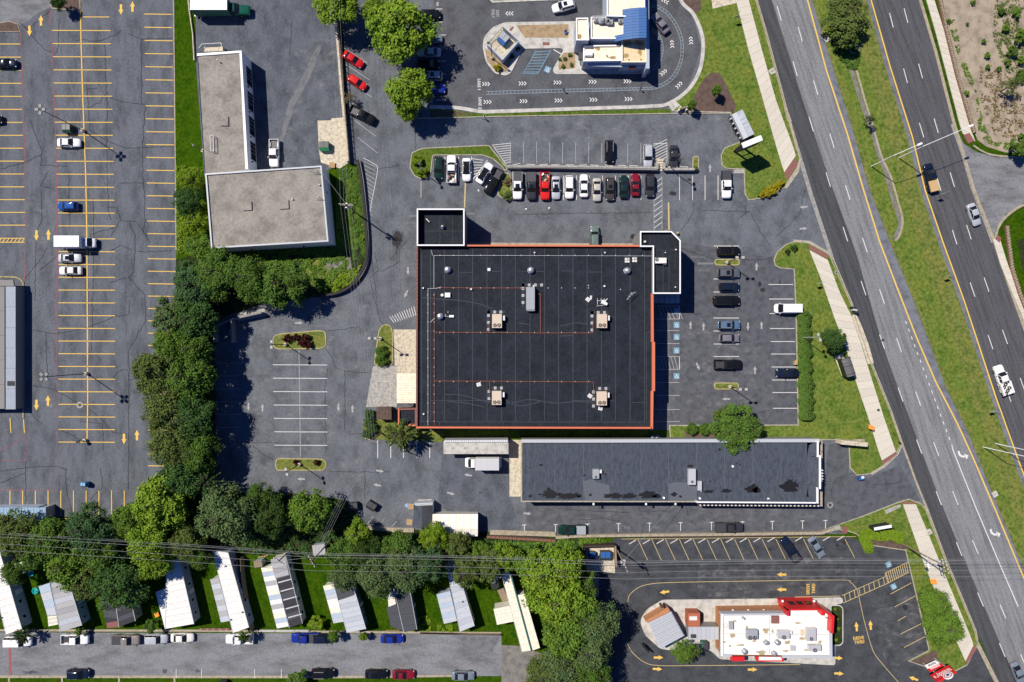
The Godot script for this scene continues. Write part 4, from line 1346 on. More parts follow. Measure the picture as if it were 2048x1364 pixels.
	for k in 2:
		box(st,P(1203,601+k*10,h+0.2),Vector3(2.0,0.08,0.08),0.1)
	done(st,ds,"frame",mats.galv)
	st=begin()
	bar(st,P(1204,603,h+0.6),P(1214,609,h+0.5),0.5,0.3,10)
	done(st,ds,"dish",mats.white_plain)
	st=begin()
	bar(st,P(1209,604,h+0.6),P(1215,597,h+0.9),0.09,0.06,6)
	done(st,ds,"arm",mats.white_plain)
	for c in [[1176,599,40,"pale frame lying tilted on the black store roof beside the dish"],[1182,595,5,"pale upright panel next to the tilted frame on the black store roof"],[1180,792,35,"cream panel fallen beside the south-east beige rooftop unit"],[957.5,769,-15,"small pale tile lying loose on the black roof south of the middle gas pipe"],[1201,817,12,"small pale panel lying below the south-east beige rooftop unit"]]:
		var t=thing("loose_panel",c[3],"panel",P(c[0],c[1],h))
		roofbox(t,"panel_board",c[0],c[1],h+0.03,0.85 if c[0]!=1182 else 0.4,0.08,0.75,mats.pale_metal,c[2])
		roofbox(t,"panel_inset",c[0],c[1],h+0.115,0.55 if c[0]!=1182 else 0.2,0.012,0.45,mats.galv,c[2])
	for c in [[1255,519,"aerial bracket with two ballast blocks on the north edge of the store roof"],[1270,518,"second aerial bracket nearer the tower on the north edge of the store roof"]]:
		var t=thing("aerial_mount",c[2],"aerial",P(c[0],c[1],h))
		for k in 4:
			roofbox(t,"ballast_block",c[0]-3+(k % 2)*5,c[1]-1+(k/2)*5,h,0.42,0.18,0.42,mats.pale_metal)
		st=begin()
		bar(st,P(c[0],c[1],h),P(c[0],c[1],h)+Vector3(-0.1,1.3,-0.4),0.03,0.03,5)
		bar(st,P(c[0]-4,c[1]-6,h+1.0),P(c[0]+6,c[1]+3,h+1.2),0.025,0.025,5)
		done(st,t,"mast",mats.steel)
func strip_building():
	var o=thing("strip_mall","long grey felt-roofed strip building with dark puddles south of the big store","building",P(1340,945))
	var h=4.6
	var body=V([1043,880,1640,879,1640,1002,1043,1002])
	var w=W([1043,881,1638,880,1638,1003,1043,1003],h)
	var st=begin()
	sides(st,w,-0.05,h-0.1)
	done(st,o,"wall",mats.block_wall)
	var xs=[1043,1056,1110,1167,1224,1282,1337,1393,1449,1506,1562,1614]
	for i in xs.size()-1:
		st=begin()
		flat(st,W([xs[i],885,xs[i+1],885,xs[i+1],1002,xs[i],1002],h),h+(0.004 if i % 2 else 0.0))
		done(st,o,"roof_sheet",mats.felt)
		if i>0:
			st=begin()
			ribbon(st,W([xs[i],886,xs[i],1001],h),0.1,h+0.012)
			done(st,o,"roof_seam",mats.felt_seam)
	st=begin()
	flat(st,W([1165,962,1185,958,1195,965,1218,970,1222,1000,1170,1001],h),h+0.01)
	done(st,o,"felt_patch",mats.felt_patch)
	st=begin()
	flat(st,W([1336,968,1352,964,1376,966,1393,975,1394,1001,1340,1001],h),h+0.01)
	done(st,o,"felt_patch",mats.felt_patch)
	# parapets
	st=begin()
	prism(st,W([1043,879,1640,878,1640,884.5,1043,885.5],h+0.5),h-0.3,h+0.5)
	done(st,o,"parapet",mats.coping_grey)
	st=begin()
	prism(st,W([1041.5,880,1044.5,880,1044.5,1003,1041.5,1003],h+0.15),h-0.3,h+0.15)
	prism(st,W([1043,1001.5,1396,1002,1396,1004.5,1043,1004],h+0.12),h-0.4,h+0.12)
	done(st,o,"roof_edge",mats.kerb)
	# raised front with sloped mansard on the east end
	st=begin()
	var r0=W([1396,996,1634,996,1634,882],h+0.1)
	var e0=W([1395,1005,1634,1006,1638,880],h+1.0)
	quad(st,at2(r0[0],h+0.05),at2(r0[1]+Vector2(-1.6,-0.2),h+0.05),at2(e0[1],h+1.0),at2(e0[0],h+1.0),Vector3(0,1,-0.3))
	var f0=W([1612,930],h+0.1)[0]
	quad(st,at2(W([1614,912],h)[0],h+0.05),at2(W([1614,976],h)[0],h+0.05),at2(W([1640,978],h+1)[0],h+1.3),at2(W([1640,914],h+1)[0],h+1.3),Vector3(-0.3,1,0))
	quad(st,at2(W([1614,976],h)[0],h+0.05),at2(W([1618,996],h)[0],h+0.05),at2(W([1634,1006],h+1)[0],h+1.0),at2(W([1634,976],h+1)[0],h+1.0),Vector3(-0.3,1,0))
	quad(st,at2(W([1614,912],h)[0],h+0.05),at2(W([1618,890],h)[0],h+0.05),at2(W([1636,882],h+1)[0],h+1.0),at2(W([1636,912],h+1)[0],h+1.0),Vector3(-0.3,1,0))
	done(st,o,"mansard_back",mats.felt)
	st=begin()
	prism(st,W([1393,1003,1633,1004.5,1633,1007,1393,1005.5],h+1.05),h-1.0,h+1.05)
	prism(st,W([1632,975,1637,975,1637,1007,1634.5,1007,1633,1004,1633,978],h+1.05),h-1.0,h+1.05)
	prism(st,W([1634,882,1637.5,882,1637.5,914,1634,914],h+1.05),h-1.0,h+1.05)
	prism(st,W([1638.5,911,1642,911,1642,978,1638.5,978],h+1.35),h-1.0,h+1.35)
	done(st,o,"front_coping",mats.coping_white)
	st=begin()
	prism(st,W([1396,1006,1640,1008,1640,1013,1396,1011.5],3.2),2.9,3.2)
	prism(st,W([1637,880,1645,880,1645,1013,1637,1012],3.2),2.9,3.22)
	done(st,o,"front_canopy",mats.kerb_tan)
	for i in 62:
		var q=P(1397+i*3.93,1009.5+i*0.025,3.3)
		obox(o,"canopy_slat",Vector3(q.x,3.24,q.z),Vector3(0.3,0.06,0.42),mats.pale_metal if i % 2 else mats.timber_dark,0.0,0.0)
	# white sawtooth blind against the east wall
	st=begin()
	for i in 14:
		var q=P(1641.5,938+i*1.9,5.6)
		box(st,Vector3(q.x+0.1+0.1*(i % 3),5.3,q.z),Vector3(0.3+0.2*(i % 3),0.06,0.13),0.1)
	done(st,o,"roof_sign_back",mats.white_plain)
	for b in [[1101,988,16,11],[1136,992,21,7],[1158,992,5,5],[1216,992,8,5],[1233,992,11,6],[1258,992,14,6],[1298,990,18,8],[1314,993,9,4],[1348,989,6,5],[1361,993,3,2.5],[1418,983,10,3.5],[1453,982,10,4],[1504,978,13,9],[1513,981,8,6],[1579,973,17,13],[1061,992,4,3],[1080,989,4,2],[1181,990,3,3],[1381,932,7,3],[1439,899,3,2.5],[1082,930,4,2.5],[1211,949,3,2],[1169,951,3,2],[1480,929,1.5,1.5],[1474,927,1.5,1.5],[1532,915,1.5,1.2],[1421,963,1.5,1.5]]:
		var pts:=PackedVector2Array()
		var n=30
		for i in n:
			var t=TAU*i/n
			var k=1.0+rng.randf_range(-0.32,0.3)
			pts.append(Vector2(b[0]+cos(t)*b[2]*k,b[1]+clamp(sin(t)*b[3]*k,-b[3]*1.3,b[3]*0.8)))
		st=begin()
		flat(st,W(pts,h),h+0.018)
		done(st,o,"puddle_stain",mat("puddle",lin(0.012,0.011,0.011),0.45))
	var g="grey units on the felt strip roof"
	rooftop_unit(1192,948,h,1.3,1.9,1.0,"small grey rooftop unit with rusty fan on the west part of the felt strip roof",mats.grey_metal,g,0,1)
	rooftop_unit(1384.5,954,h,1.5,3.2,1.1,"larger grey rooftop unit with a pale square fan end on the strip roof",mats.galv,g,0,1,false)
	rooftop_unit(1400,972,h,0.8,1.9,0.9,"narrow grey rooftop cabinet beside the larger unit on the strip roof",mats.galv,g,0,0,false)
	for p in [[1328,996],[1466,933],[1400,997],[1537,998],[1402,981]]:
		vent(o,p[0],p[1],h,0.22,0.4,mats.white_plain)
	for x in [1187,1292,1351]:
		var q=P(x,1007,4.0)
		var t=thing("wall_lamp","white floodlight on the strip building's south eaves, %s" % {1187: "westernmost of three",1292: "the middle of three",1351: "nearest the raised front"}[x],"lamp",q,0.0,"floodlights along the strip eaves")
		obox(t,"lamp_head",q+Vector3(0,0,0.1),Vector3(0.35,0.2,0.45),mats.white_plain)
		obox(t,"bracket",q+Vector3(0,0.05,-0.35),Vector3(0.1,0.08,0.5),mats.galv)
	for x in [1306,1315]:
		var q=P(x,875,1.2)
		var t=thing("gas_tank","silver upright gas tank behind the strip building, %s of the pair" % ("west" if x==1306 else "east"),"tank",Vector3(q.x,0,q.z),0.0,"pair of silver gas tanks")
		st=begin()
		lathe(st,Vector3(q.x,0,q.z),[Vector2(0.42,0.0),Vector2(0.45,0.1),Vector2(0.45,1.1),Vector2(0.36,1.28),Vector2(0.12,1.36),Vector2(0,1.37)],14)
		done(st,t,"tank_body",mats.steel)
		st=begin()
		lathe(st,Vector3(q.x,1.36,q.z),[Vector2(0.12,0.0),Vector2(0.12,0.15),Vector2(0,0.16)],8)
		done(st,t,"valve_cap",mats.dark_metal)
	# concrete loading roof to the west
	var c=thing("loading_shelter","pale concrete-roofed shelter above the white box truck west of the strip","shelter",P(952,895))
	st=begin()
	prism(st,W([887,883,1017,882,1017,908,887,908],3.6),3.3,3.6)
	done(st,c,"roof",mats.pad_white)
	st=begin()
	prism(st,W([888,880.5,1016,879.5,1016,884.5,889,885],3.9),0.0,3.9)
	done(st,c,"rear_wall",mats.coping_grey)
	for i in 34:
		var q=P(891+i*3.7,882.3,3.95)
		obox(c,"gutter_bracket",Vector3(q.x,3.95,q.z),Vector3(0.12,0.1,0.45),mats.white_plain,0.3,0)
	for x in [905,929,953]:
		var q=P(x,896,3.6)
		st=begin()
		lathe(st,Vector3(q.x,3.6,q.z),[Vector2(0.22,0.0),Vector2(0.22,0.08),Vector2(0.1,0.09),Vector2(0,0.05)],10)
		done(st,c,"roof_drain",mats.grey_metal)
	for x in [890,1014]:
		st=begin()
		bar(st,P(x,904,3.4)*Vector3(1,0,1),P(x,904,3.4),0.1,0.1,6)
		done(st,c,"post",mats.galv)
func bank_building():
	var o=thing("drive_through_restaurant","white-roofed drive-through building with a curved blue metal roof","building",P(1235,80))
	var h=6.4
	var st
	for b in [[[1214,-60,1289,-60,1290,34,1214,32],6.6,6.3,"cream_roof"],[[1182,34,1248,33,1248,77,1182,77],5.6,5.3,"cream_roof"],[[1152.5,36,1176,35.5,1178,80,1153,80],6.2,5.9,"cream_roof"],[[1167,91,1242,90,1242,121,1167,122],4.4,4.1,"cream_roof"],[[1243.5,77,1292,77,1293,124,1243.5,124],4.9,4.5,"cream_stained"]]:
		shell(o,b[0],b[1],b[2],0.18,mats.blue_wall,mats[b[3]],mats.coping_white if b[3]=="cream_roof" else mats.cream_roof)
	for b in [[1256,86,9,5],[1278,87,8,6],[1280,103,4,8],[1252,112,5,4],[1159,73,4,5],[1195,97,5,4],[1225,115,7,3]]:
		var pts:=PackedVector2Array()
		for i in 18:
			var k=1.0+rng.randf_range(-0.35,0.35)
			pts.append(Vector2(b[0]+cos(TAU*i/18)*b[2]*k,b[1]+sin(TAU*i/18)*b[3]*k))
		var dh=4.5 if b[0]>1243 else (5.9 if b[0]<1180 else 4.1)
		st=begin()
		flat(st,W(pts,dh),dh+0.012)
		done(st,o,"roof_stain",mat("stained",lin(0.36,0.25,0.11),0.9))
	# the blue roof: curved strips running down to the west
	var n=11
	for i in n:
		var y0=14.5+i*5.55
		var wing=i<3 or i>8
		var xs=[1293,1278,1263,1250]+([1240,1232,1229.5] if wing else [1247])
		st=begin()
		var prev=null
		for x in xs:
			var t=(1293-x)/64.0
			var hh=7.6-0.3*t-1.9*t*t
			var a=P(x,y0+8.0*t*t,hh)
			var b=P(x,y0+5.2+8.0*t*t,hh)
			if prev:
				quad(st,prev[0],a,b,prev[1],Vector3.UP)
				quad(st,prev[0]+Vector3.DOWN*0.2,a+Vector3.DOWN*0.2,a,prev[0],Vector3(0,0,-1))
				quad(st,prev[1]+Vector3.DOWN*0.2,b+Vector3.DOWN*0.2,b,prev[1],Vector3(0,0,1))
			prev=[a,b]
		quad(st,prev[0],prev[1],prev[1]+Vector3.DOWN*0.25,prev[0]+Vector3.DOWN*0.25,Vector3(-1,0,0))
		done(st,o,"blue_roof_panel",mats.blue_panel)
		if i>0:
			st=begin()
			for k in xs.size()-1:
				var t0=(1293-xs[k])/64.0
				var t1=(1293-xs[k+1])/64.0
				var h0=7.6-0.3*t0-1.9*t0*t0
				var h1=7.6-0.3*t1-1.9*t1*t1
				bar(st,P(xs[k],y0-0.15+8.0*t0*t0,h0),P(xs[k+1],y0-0.15+8.0*t1*t1,h1),0.045,0.045,5)
			done(st,o,"standing_seam",mats.blue_panel)
	st=begin()
	prism(st,W([1236,20,1293,16,1293,74,1236,76],5.0),0.0,5.0)
	done(st,o,"tower_wall",mats.blue_wall)
	st=begin()
	prism(st,W([1292,0,1298,0,1299,137,1292,137],4.8),0.0,4.8)
	done(st,o,"east_fascia",mats.blue_wall)
	st=begin()
	prism(st,W([1176,124,1296,124,1298,135,1250,134,1176,132],3.2),2.8,3.2)
	done(st,o,"awning",mats.blue_wall)
	st=begin()
	prism(st,W([1258,132,1272,132,1272,138,1258,138],3.3),2.9,3.32)
	done(st,o,"door_canopy",mats.brick_red)
	for p in [[1193,38,1],[1213,41,1.2],[1204,41,1.2],[1220,43,1.2],[1242,40,1.0]]:
		roofbox(o,"roof_fan_unit",p[0],p[1],5.3,p[2],0.8,0.9,mats.grey_metal)
		fan(o,p[0],p[1]+1.0,6.12,0.26)
	roofbox(o,"roof_hatch",1177.5,106,4.1,1.6,0.7,0.95,mats.white_plain)
	roofbox(o,"roof_box",1161,111,2.4,0.8,0.6,1.6,mats.dark_metal)
	for p in [[1258,119],[1282,119],[1214,110]]:
		vent(o,p[0],p[1],4.3,0.12,0.35,mats.dark_metal)
	pipe(o,"conduit",[1184,32,1240,31],5.6,0.06,mats.galv,0.3)
	# enclosure for the bins
	var q=P(1008,86)
	var e=thing("bin_enclosure","pale blue-walled square bin enclosure turned on the drive-through island","enclosure",q)
	var outl=[1006,52,1038,81,1005,119,975,88]
	var wl=W(outl,2.2)
	for i in 3:
		st=begin()
		wall_strip(st,PackedVector2Array([wl[i],wl[i+1]]),0.2,0.0,2.2-0.003*i)
		done(st,e,"wall",mats.blue_wall if i else mats.coping_grey)
	st=begin()
	for k in 12:
		var p=wl[3].lerp(wl[0],k/11.0)
		bar(st,at2(p),at2(p,2.1),0.03,0.03,4)
	bar(st,at2(wl[3],2.1),at2(wl[0],2.1),0.04,0.04,4)
	bar(st,at2(wl[3],0.4),at2(wl[0],0.4),0.04,0.04,4)
	done(st,e,"gate",mats.dark_metal)
	slab(e,"floor_slab",[1004,57,1033,83,1005,113,979,89],0.0,0.17,mats.pad)
	skip_bin(1007,80,42,1.9,2.2,"blue","blue-fronted skip with a grey lid inside the drive-through bin enclosure",mats.blue_panel,mats.grey_metal)
func skip_bin(x,y,deg,w,d,hue,label,body_m,lid_m,tall=1.5,called="rubbish_skip",group=""):
	var q=P(x,y,0.6)
	var o=thing(called,label,"skip",Vector3(q.x,0.02,q.z),-deg_to_rad(deg),group)
	origin_of[o]=Vector3.ZERO
	var st=begin()
	var prof=[[-0.5,0.12],[-0.5,tall],[0.2,tall],[0.5,tall*0.72],[0.42,0.12]]
	for i in prof.size():
		var a=prof[i]
		var b=prof[(i+1) % prof.size()]
		var nn=Vector3(0,-(b[0]-a[0]),(b[1]-a[1]))*-1.0
		var mid=Vector3(0,(a[1]+b[1])/2-tall*0.5,(a[0]+b[0])/2*d)
		quad(st,Vector3(-w/2,a[1],a[0]*d),Vector3(w/2,a[1],a[0]*d),Vector3(w/2,b[1],b[0]*d),Vector3(-w/2,b[1],b[0]*d),mid)
	for s in [-1,1]:
		for i in range(1,4):
			tri(st,Vector3(s*w/2,prof[0][1],prof[0][0]*d),Vector3(s*w/2,prof[i][1],prof[i][0]*d),Vector3(s*w/2,prof[i+1][1],prof[i+1][0]*d),Vector3(s,0,0))
	done(st,o,"body",body_m)
	for s in [-1,1]:
		obox(o,"lid",Vector3(s*w*0.25,tall+0.03,-0.15*d),Vector3(w*0.47,0.05,d*0.66),lid_m)
		obox(o,"lift_pocket",Vector3(s*(w/2+0.08),tall*0.6,0),Vector3(0.14,0.18,d*0.5),body_m)
	return o
func burger_building():
	var o=thing("burger_restaurant","white-roofed restaurant with bright red front canopy and brown north wall","building",P(1550,1265))
	var h=4.6
	var st=begin()
	sides(st,W([1444,1229,1664,1226,1664,1314,1444,1312],h),-0.05,h-0.1)
	done(st,o,"wall",mats.brown_wall)
	st=begin()
	flat(st,W([1446,1231,1576,1230,1578,1219,1645,1219,1658,1226,1661,1265,1662,1311,1446,1309],h-0.15),h-0.15)
	done(st,o,"roof",mats.white_roof)
	for s in [["coping_grey",[1443,1227.5,1577,1226.5,1577,1230.5,1443,1231.5],h+0.2],["white_plain",[1443,1228,1447,1228,1446,1312,1442,1312],h+0.25],["coping_grey",[1442,1309,1464,1309,1464,1313,1442,1313],h+0.2],["coping_grey",[1565,1311,1665,1311,1665,1316,1565,1316],h+0.2],["coping_grey",[1659.5,1266,1664.5,1266,1665,1316,1660,1316],h+0.22]]:
		st=begin()
		prism(st,W(s[1],s[2]),h-1.2 if s[0]=="coping_grey" else h-0.4,s[2])
		done(st,o,"parapet",mats[s[0]])
	# red tower over the door
	st=begin()
	var g0=W([1553,1195,1622,1194,1645,1211,1666,1230,1665,1266],0.0)
	var g1=W([1578,1219,1645,1219,1649,1222,1667,1232,1665,1267],6.2)
	for i in 4:
		quad(st,at2(g0[i],0.0),at2(g0[i+1],0.0),at2(g1[i+1],6.2),at2(g1[i],6.2),Vector3(0.3,0.2,-1))
	quad(st,at2(g0[0],0.0),at2(g1[0],6.2),at2(W([1577,1231],6.2)[0],6.2),at2(W([1560,1222],0.5)[0],0.0),Vector3(-1,0,0))
	done(st,o,"red_front",mats.red_panel)
	for s in [[1574,1218,1645,1217.5,1645,1220.5,1574,1221],[1574,1218,1578,1218,1578,1232,1574,1232],[1643,1219,1648,1219,1648,1231,1643,1231],[1648,1220,1669,1232,1667,1267,1662,1267,1664,1234,1648,1225]]:
		st=begin()
		prism(st,W(s,6.3),4.4,6.3+0.003*(s[0] % 7))
		done(st,o,"red_parapet",mats.red_panel)
	for i in 3:
		var a=g0[0].lerp(g0[1],0.26+i*0.25)
		var b=g1[0].lerp(g1[1],0.26+i*0.25)
		var k0=at2(a,0.0).lerp(at2(b,6.2),0.34)
		var k1=at2(a,0.0).lerp(at2(b,6.2),0.64)
		st=begin()
		for e in [[0.55,0.02,"frame"]]:
			quad(st,k0+Vector3(-0.65,0,-0.06),k0+Vector3(0.65,0,-0.06),k1+Vector3(0.65,0,-0.06),k1+Vector3(-0.65,0,-0.06),Vector3(0,0.3,-1))
		var w=done(st,o,"window",mat("deep_red",lin(0.22,0.01,0.012),0.5))
		st=begin()
		quad(st,k0+Vector3(-0.5,0.15,-0.1),k0+Vector3(0.5,0.15,-0.1),k1+Vector3(0.5,-0.15,-0.1),k1+Vector3(-0.5,-0.15,-0.1),Vector3(0,0.3,-1))
		done(st,w,"pane",mats.glass_dark)
	for i in 2:
		var q=P(1565+i*63,1205,3.0)
		obox(o,"wall_lamp",q+Vector3(0,0,-0.3),Vector3(0.4,0.3,0.4),mats.white_plain)
	# lamps in a row on the brown wall
	var wa=W([1444,1229,1577,1229],h)
	for i in 3:
		wallbox(o,"wall_lamp",wa[0],wa[1],0.2+i*0.235,0.222+i*0.235,2.5,2.7,0.25,mats.white_plain,0.3)
	# red boxes at the pick-up windows
	for s in [[1463,1313.5,1489,1313.5,1489,1322.5,1463,1322.5],[1511,1313,1568,1315,1568,1323,1514,1323]]:
		st=begin()
		prism(st,W(s,3.4),2.4,3.4)
		done(st,o,"red_box",mats.red_panel)
	st=begin()
	flat(st,W([1518,1313.5,1562,1314,1564,1320.5,1517,1320.5],3.42),3.42)
	done(st,o,"box_top",mats.white_roof)
	st=begin()
	ribbon(st,W([1540,1232,1540,1308],h),0.12,h-0.13)
	ribbon(st,W([1448,1268,1660,1270],h),0.1,h-0.128)
	done(st,o,"roof_seam",mats.kerb)
	var hr=h-0.15
	for c in [[1505,1270,2.2,1.9,"mauve-grey rooftop unit with two fans on the white restaurant roof","grey_metal",2],[1568,1270,2.4,1.6,"pale green-grey rooftop unit in the middle of the white restaurant roof","galv",1],[1623,1270,1.9,2.6,"tall pale rooftop unit near the red parapet of the white restaurant roof","galv",1],[1630,1297,2.6,1.2,"low twin-box rooftop unit in the south-east corner of the white restaurant roof","galv",1]]:
		rooftop_unit(c[0],c[1],hr,c[2],c[3],1.1,c[4],mats[c[5]],"units on the white restaurant roof",0,c[6],c[0]==1568)
	roofbox(o,"roof_hatch",1551,1240,hr,1.5,0.4,1.5,mats.brick_red)
	roofbox(o,"roof_box",1463,1252,hr,0.8,0.7,1.5,mats.grey_metal)
	roofbox(o,"roof_box",1607,1266,hr,1.0,0.4,1.2,mats.beige_metal)
	roofbox(o,"roof_box",1586,1297,hr,0.9,0.6,1.0,mats.galv)
	for p in [[1490,1304,0.5],[1533,1286,0.45],[1556,1286,0.5],[1549,1308,0.45],[1487,1237,0.25],[1653,1236,0.15]]:
		turbine(o,p[0],p[1],hr,p[2])
	for b in [[1508,1282,5,2],[1470,1242,4,2],[1545,1262,3,5],[1596,1246,7,2],[1640,1284,4,3],[1572,1302,7,2],[1480,1290,8,2],[1612,1300,5,2],[1523,1305,9,4],[1532,1261,6,5],[1494,1254,3,4],[1575,1285,6,4],[1465,1272,6,4],[1605,1277,6,3],[1449,1284,3,2],[1460,1292,3,2]]:
		var pts:=PackedVector2Array()
		for i in 16:
			var t=TAU*i/16
			var k=1.0+rng.randf_range(-0.4,0.4)
			pts.append(Vector2(b[0]+cos(t)*b[2]*k,b[1]+sin(t)*b[3]*k))
		st=begin()
		flat(st,W(pts,hr),hr+0.012)
		done(st,o,"grease_stain",mat("grease",lin(0.4,0.32,0.2),0.8))
	var pr=begin()
	lathe(pr,P(1451,1251,hr)*Vector3(1,0,1)+Vector3.UP*hr,[Vector2(0.42,0.0),Vector2(0.42,0.05),Vector2(0.36,0.06),Vector2(0.34,0.0)],16)
	done(pr,o,"hose_ring",mats.brick_red)
	# service structures on the west side
	var s2=thing("service_store","blue-grey panel-roofed service store between the ribbed hut and the restaurant","shed",P(1407,1265))
	for i in 7:
		st=begin()
		prism(st,W([1377+i*8.7,1254,1385.4+i*8.7,1254,1385.4+i*8.7,1279,1377+i*8.7,1279],3.2),3.0,3.2-0.02*(i % 2))
		done(st,s2,"roof_panel",mats.coping_grey if i % 2 else mats.galv)
	st=begin()
	sides(st,W([1378,1255,1437,1255,1437,1278,1378,1278],3.0),-0.03,3.0)
	done(st,s2,"wall",mats.block_wall)
	roofbox(s2,"roof_vent",1387,1273,3.2,1.0,0.3,0.7,mats.dark_metal)
	var s3=thing("rusty_cooler","rusty orange cold-store box with a pale fan unit on its top","cold store",P(1388,1240))
	st=begin()
	prism(st,W([1376,1226,1400,1226,1400,1253,1376,1253],2.6),0.0,2.6)
	done(st,s3,"body",tmat("rusty",lin(0.4,0.13,0.07),0.9,texs.rust,Vector2(1.6,1.6)))
	roofbox(s3,"fan_unit",1387,1237,2.6,1.6,0.3,0.8,mats.pale_metal)
	slab(s3,"concrete_apron",[1371,1217,1393,1217,1407,1228,1407,1240,1371,1256],0.1,0.16,mats.mulch)
	skip_bin(1407,1289,90,1.6,1.5,"green","small green skip tucked under the shrub by the restaurant service store",mat("green_bin",lin(0.06,0.13,0.1),0.6),mats.dark_metal,1.3)
	# ribbed hut
	var hut=thing("ribbed_roof_hut","turned hut with grey ribbed metal roof and orange end wall by the drive-through","hut",P(1330,1262))
	var r=W([1298,1248,1343,1226,1368,1272,1322,1297],3.6)
	st=begin()
	sides(st,r,-0.02,3.3)
	done(st,hut,"wall",mats.brown_wall)
	for i in 12:
		var t0=i/12.0
		var t1=(i+0.86)/12.0
		st=begin()
		prism(st,PackedVector2Array([r[0].lerp(r[3],t0),r[1].lerp(r[2],t0),r[1].lerp(r[2],t1),r[0].lerp(r[3],t1)]),3.3,3.6-0.05*(i % 2))
		done(st,hut,"roof_panel",mats.coping_grey if i % 3 else mats.galv)
	st=begin()
	prism(st,inset(r,-0.12),3.15,3.35)
	done(st,hut,"roof_edge",mats.blue_wall)
	st=begin()
	var en=W([1290.5,1242,1336,1215,1343,1226,1298,1248],2.6)
	prism(st,en,0.0,2.6)
	done(st,hut,"lean_to",mats.brown_wall)
	roofbox(hut,"chimney",1324,1214,2.0,0.5,1.6,0.5,mats.dark_metal,-30)
func far_west_store():
	var o=thing("market_building","white-canopied store at the west edge of the car park with grey parapet","building",P(10,690))
	var h=6.0
	var st=begin()
	sides(st,W([-200,573,31,573,31,818,-200,822],2.6),-0.05,2.5)
	done(st,o,"wall",mats.block_wall)
	for i in 9:
		var wl=W([31,573,31,818],2.55)
		wallbox(o,"siding_board",wl[0],wl[1],0.0,1.0,0.1+i*0.27,0.33+i*0.27,0.03+0.02*(i % 2),mats.block_wall)
	for i in 6:
		st=begin()
		prism(st,W([9.5,573+i*41,31,573+i*41,31,613.6+i*41,9.5,613.6+i*41],2.62),2.5,2.62-0.008*(i % 2))
		done(st,o,"roof_panel",tmat("bright_metal",lin(0.36,0.4,0.47),0.5,texs.wear,Vector2(1.2,30)))
	for i in 5:
		st=begin()
		prism(st,W([-200,573+i*49,9,573+i*49,9,621.6+i*49,-200,621.6+i*49],2.8),2.5,2.8-0.008*(i % 2))
		done(st,o,"roof_panel",mats.block_wall)
	st=begin()
	prism(st,W([-200,558,26,560,28,572,-200,571],2.7),2.4,2.7)
	done(st,o,"north_canopy",mats.block_wall)
	roofbox(o,"roof_hatch",22,767,2.62,1.6,0.03,1.0,mats.black_plain)
	st=begin()
	wall_strip(st,W(smooth([-60,554,20,554,38,557,46,565,47,575,47,700,47,836])),0.25,0.0,0.15)
	done(st,o,"walkway_kerb",mats.kerb_yellow)
# a long low mobile home: outline of its roof,seen in plan
func mobile_home(called_label,pts,h,roof_mats: Array,wall_m,panels: int,ridge=0.0,win=[0.15,0.4,0.65,0.85]):
	var c=centre(V(pts))
	var o=thing("mobile_home",called_label,"mobile home",P(c.x,c.y))
	var r=W(pts,h)          # order: far left,far right,near right,near left
	var body=inset(r,0.12)
	var st=begin()
	sides(st,body,0.35,h-0.08)
	done(st,o,"wall",wall_m)
	st=begin()
	sides(st,inset(r,0.25),-0.05,0.36)
	done(st,o,"skirt",mats.grey_metal)
	for i in panels:
		var t0=float(i)/panels
		var t1=(i+1.0)/panels-0.04/r[0].distance_to(r[3])
		var a=r[0].lerp(r[3],t0)
		var b=r[1].lerp(r[2],t0)
		var d=r[1].lerp(r[2],t1)
		var e=r[0].lerp(r[3],t1)
		var y=h+0.012*(i % 2)
		st=begin()
		for s in 2:
			var m0=(a+b)/2
			var m1=(e+d)/2
			if s==0:
				quad(st,at2(a,y),at2(m0,y+ridge),at2(m1,y+ridge),at2(e,y),Vector3.UP)
			else:
				quad(st,at2(m0,y+ridge),at2(b,y),at2(d,y),at2(m1,y+ridge),Vector3.UP)
		var pl=PackedVector2Array([a,b,d,e])
		sides(st,pl,h-0.12,y)
		done(st,o,"roof_panel",roof_mats[i % roof_mats.size()])
	st=begin()
	for g in [[0,3],[1,2]]:
		wall_strip(st,PackedVector2Array([r[g[0]],r[g[1]]]),0.09,h-0.1,h+0.05)
	done(st,o,"gutter",mats.galv)
	for t in win:
		window(o,body[1],body[2],t,t+0.055,1.3,2.3,null,null,0.05)
	wallbox(o,"door",body[1],body[2],0.52,0.58,0.4,2.4,0.05,mats.pale_metal)
	return o
func annex(o,pts,h,roof_mats: Array,panels: int,wall_m,called="porch_roof_panel"):
	var r=W(pts,h)
	var st=begin()
	sides(st,inset(r,0.15),-0.02,h-0.1)
	done(st,o,"porch_wall",wall_m)
	for i in panels:
		var t0=float(i)/panels
		var t1=(i+1.0)/panels-0.03/r[0].distance_to(r[3])
		st=begin()
		prism(st,PackedVector2Array([r[0].lerp(r[3],t0),r[1].lerp(r[2],t0),r[1].lerp(r[2],t1),r[0].lerp(r[3],t1)]),h-0.1,h+0.01*(i % 2))
		done(st,o,called,roof_mats[i % roof_mats.size()])
func roof_dots(o,h,pts: Array):
	for p in pts:
		vent(o,p[0],p[1],h,0.14,0.3,mats.dark_metal)
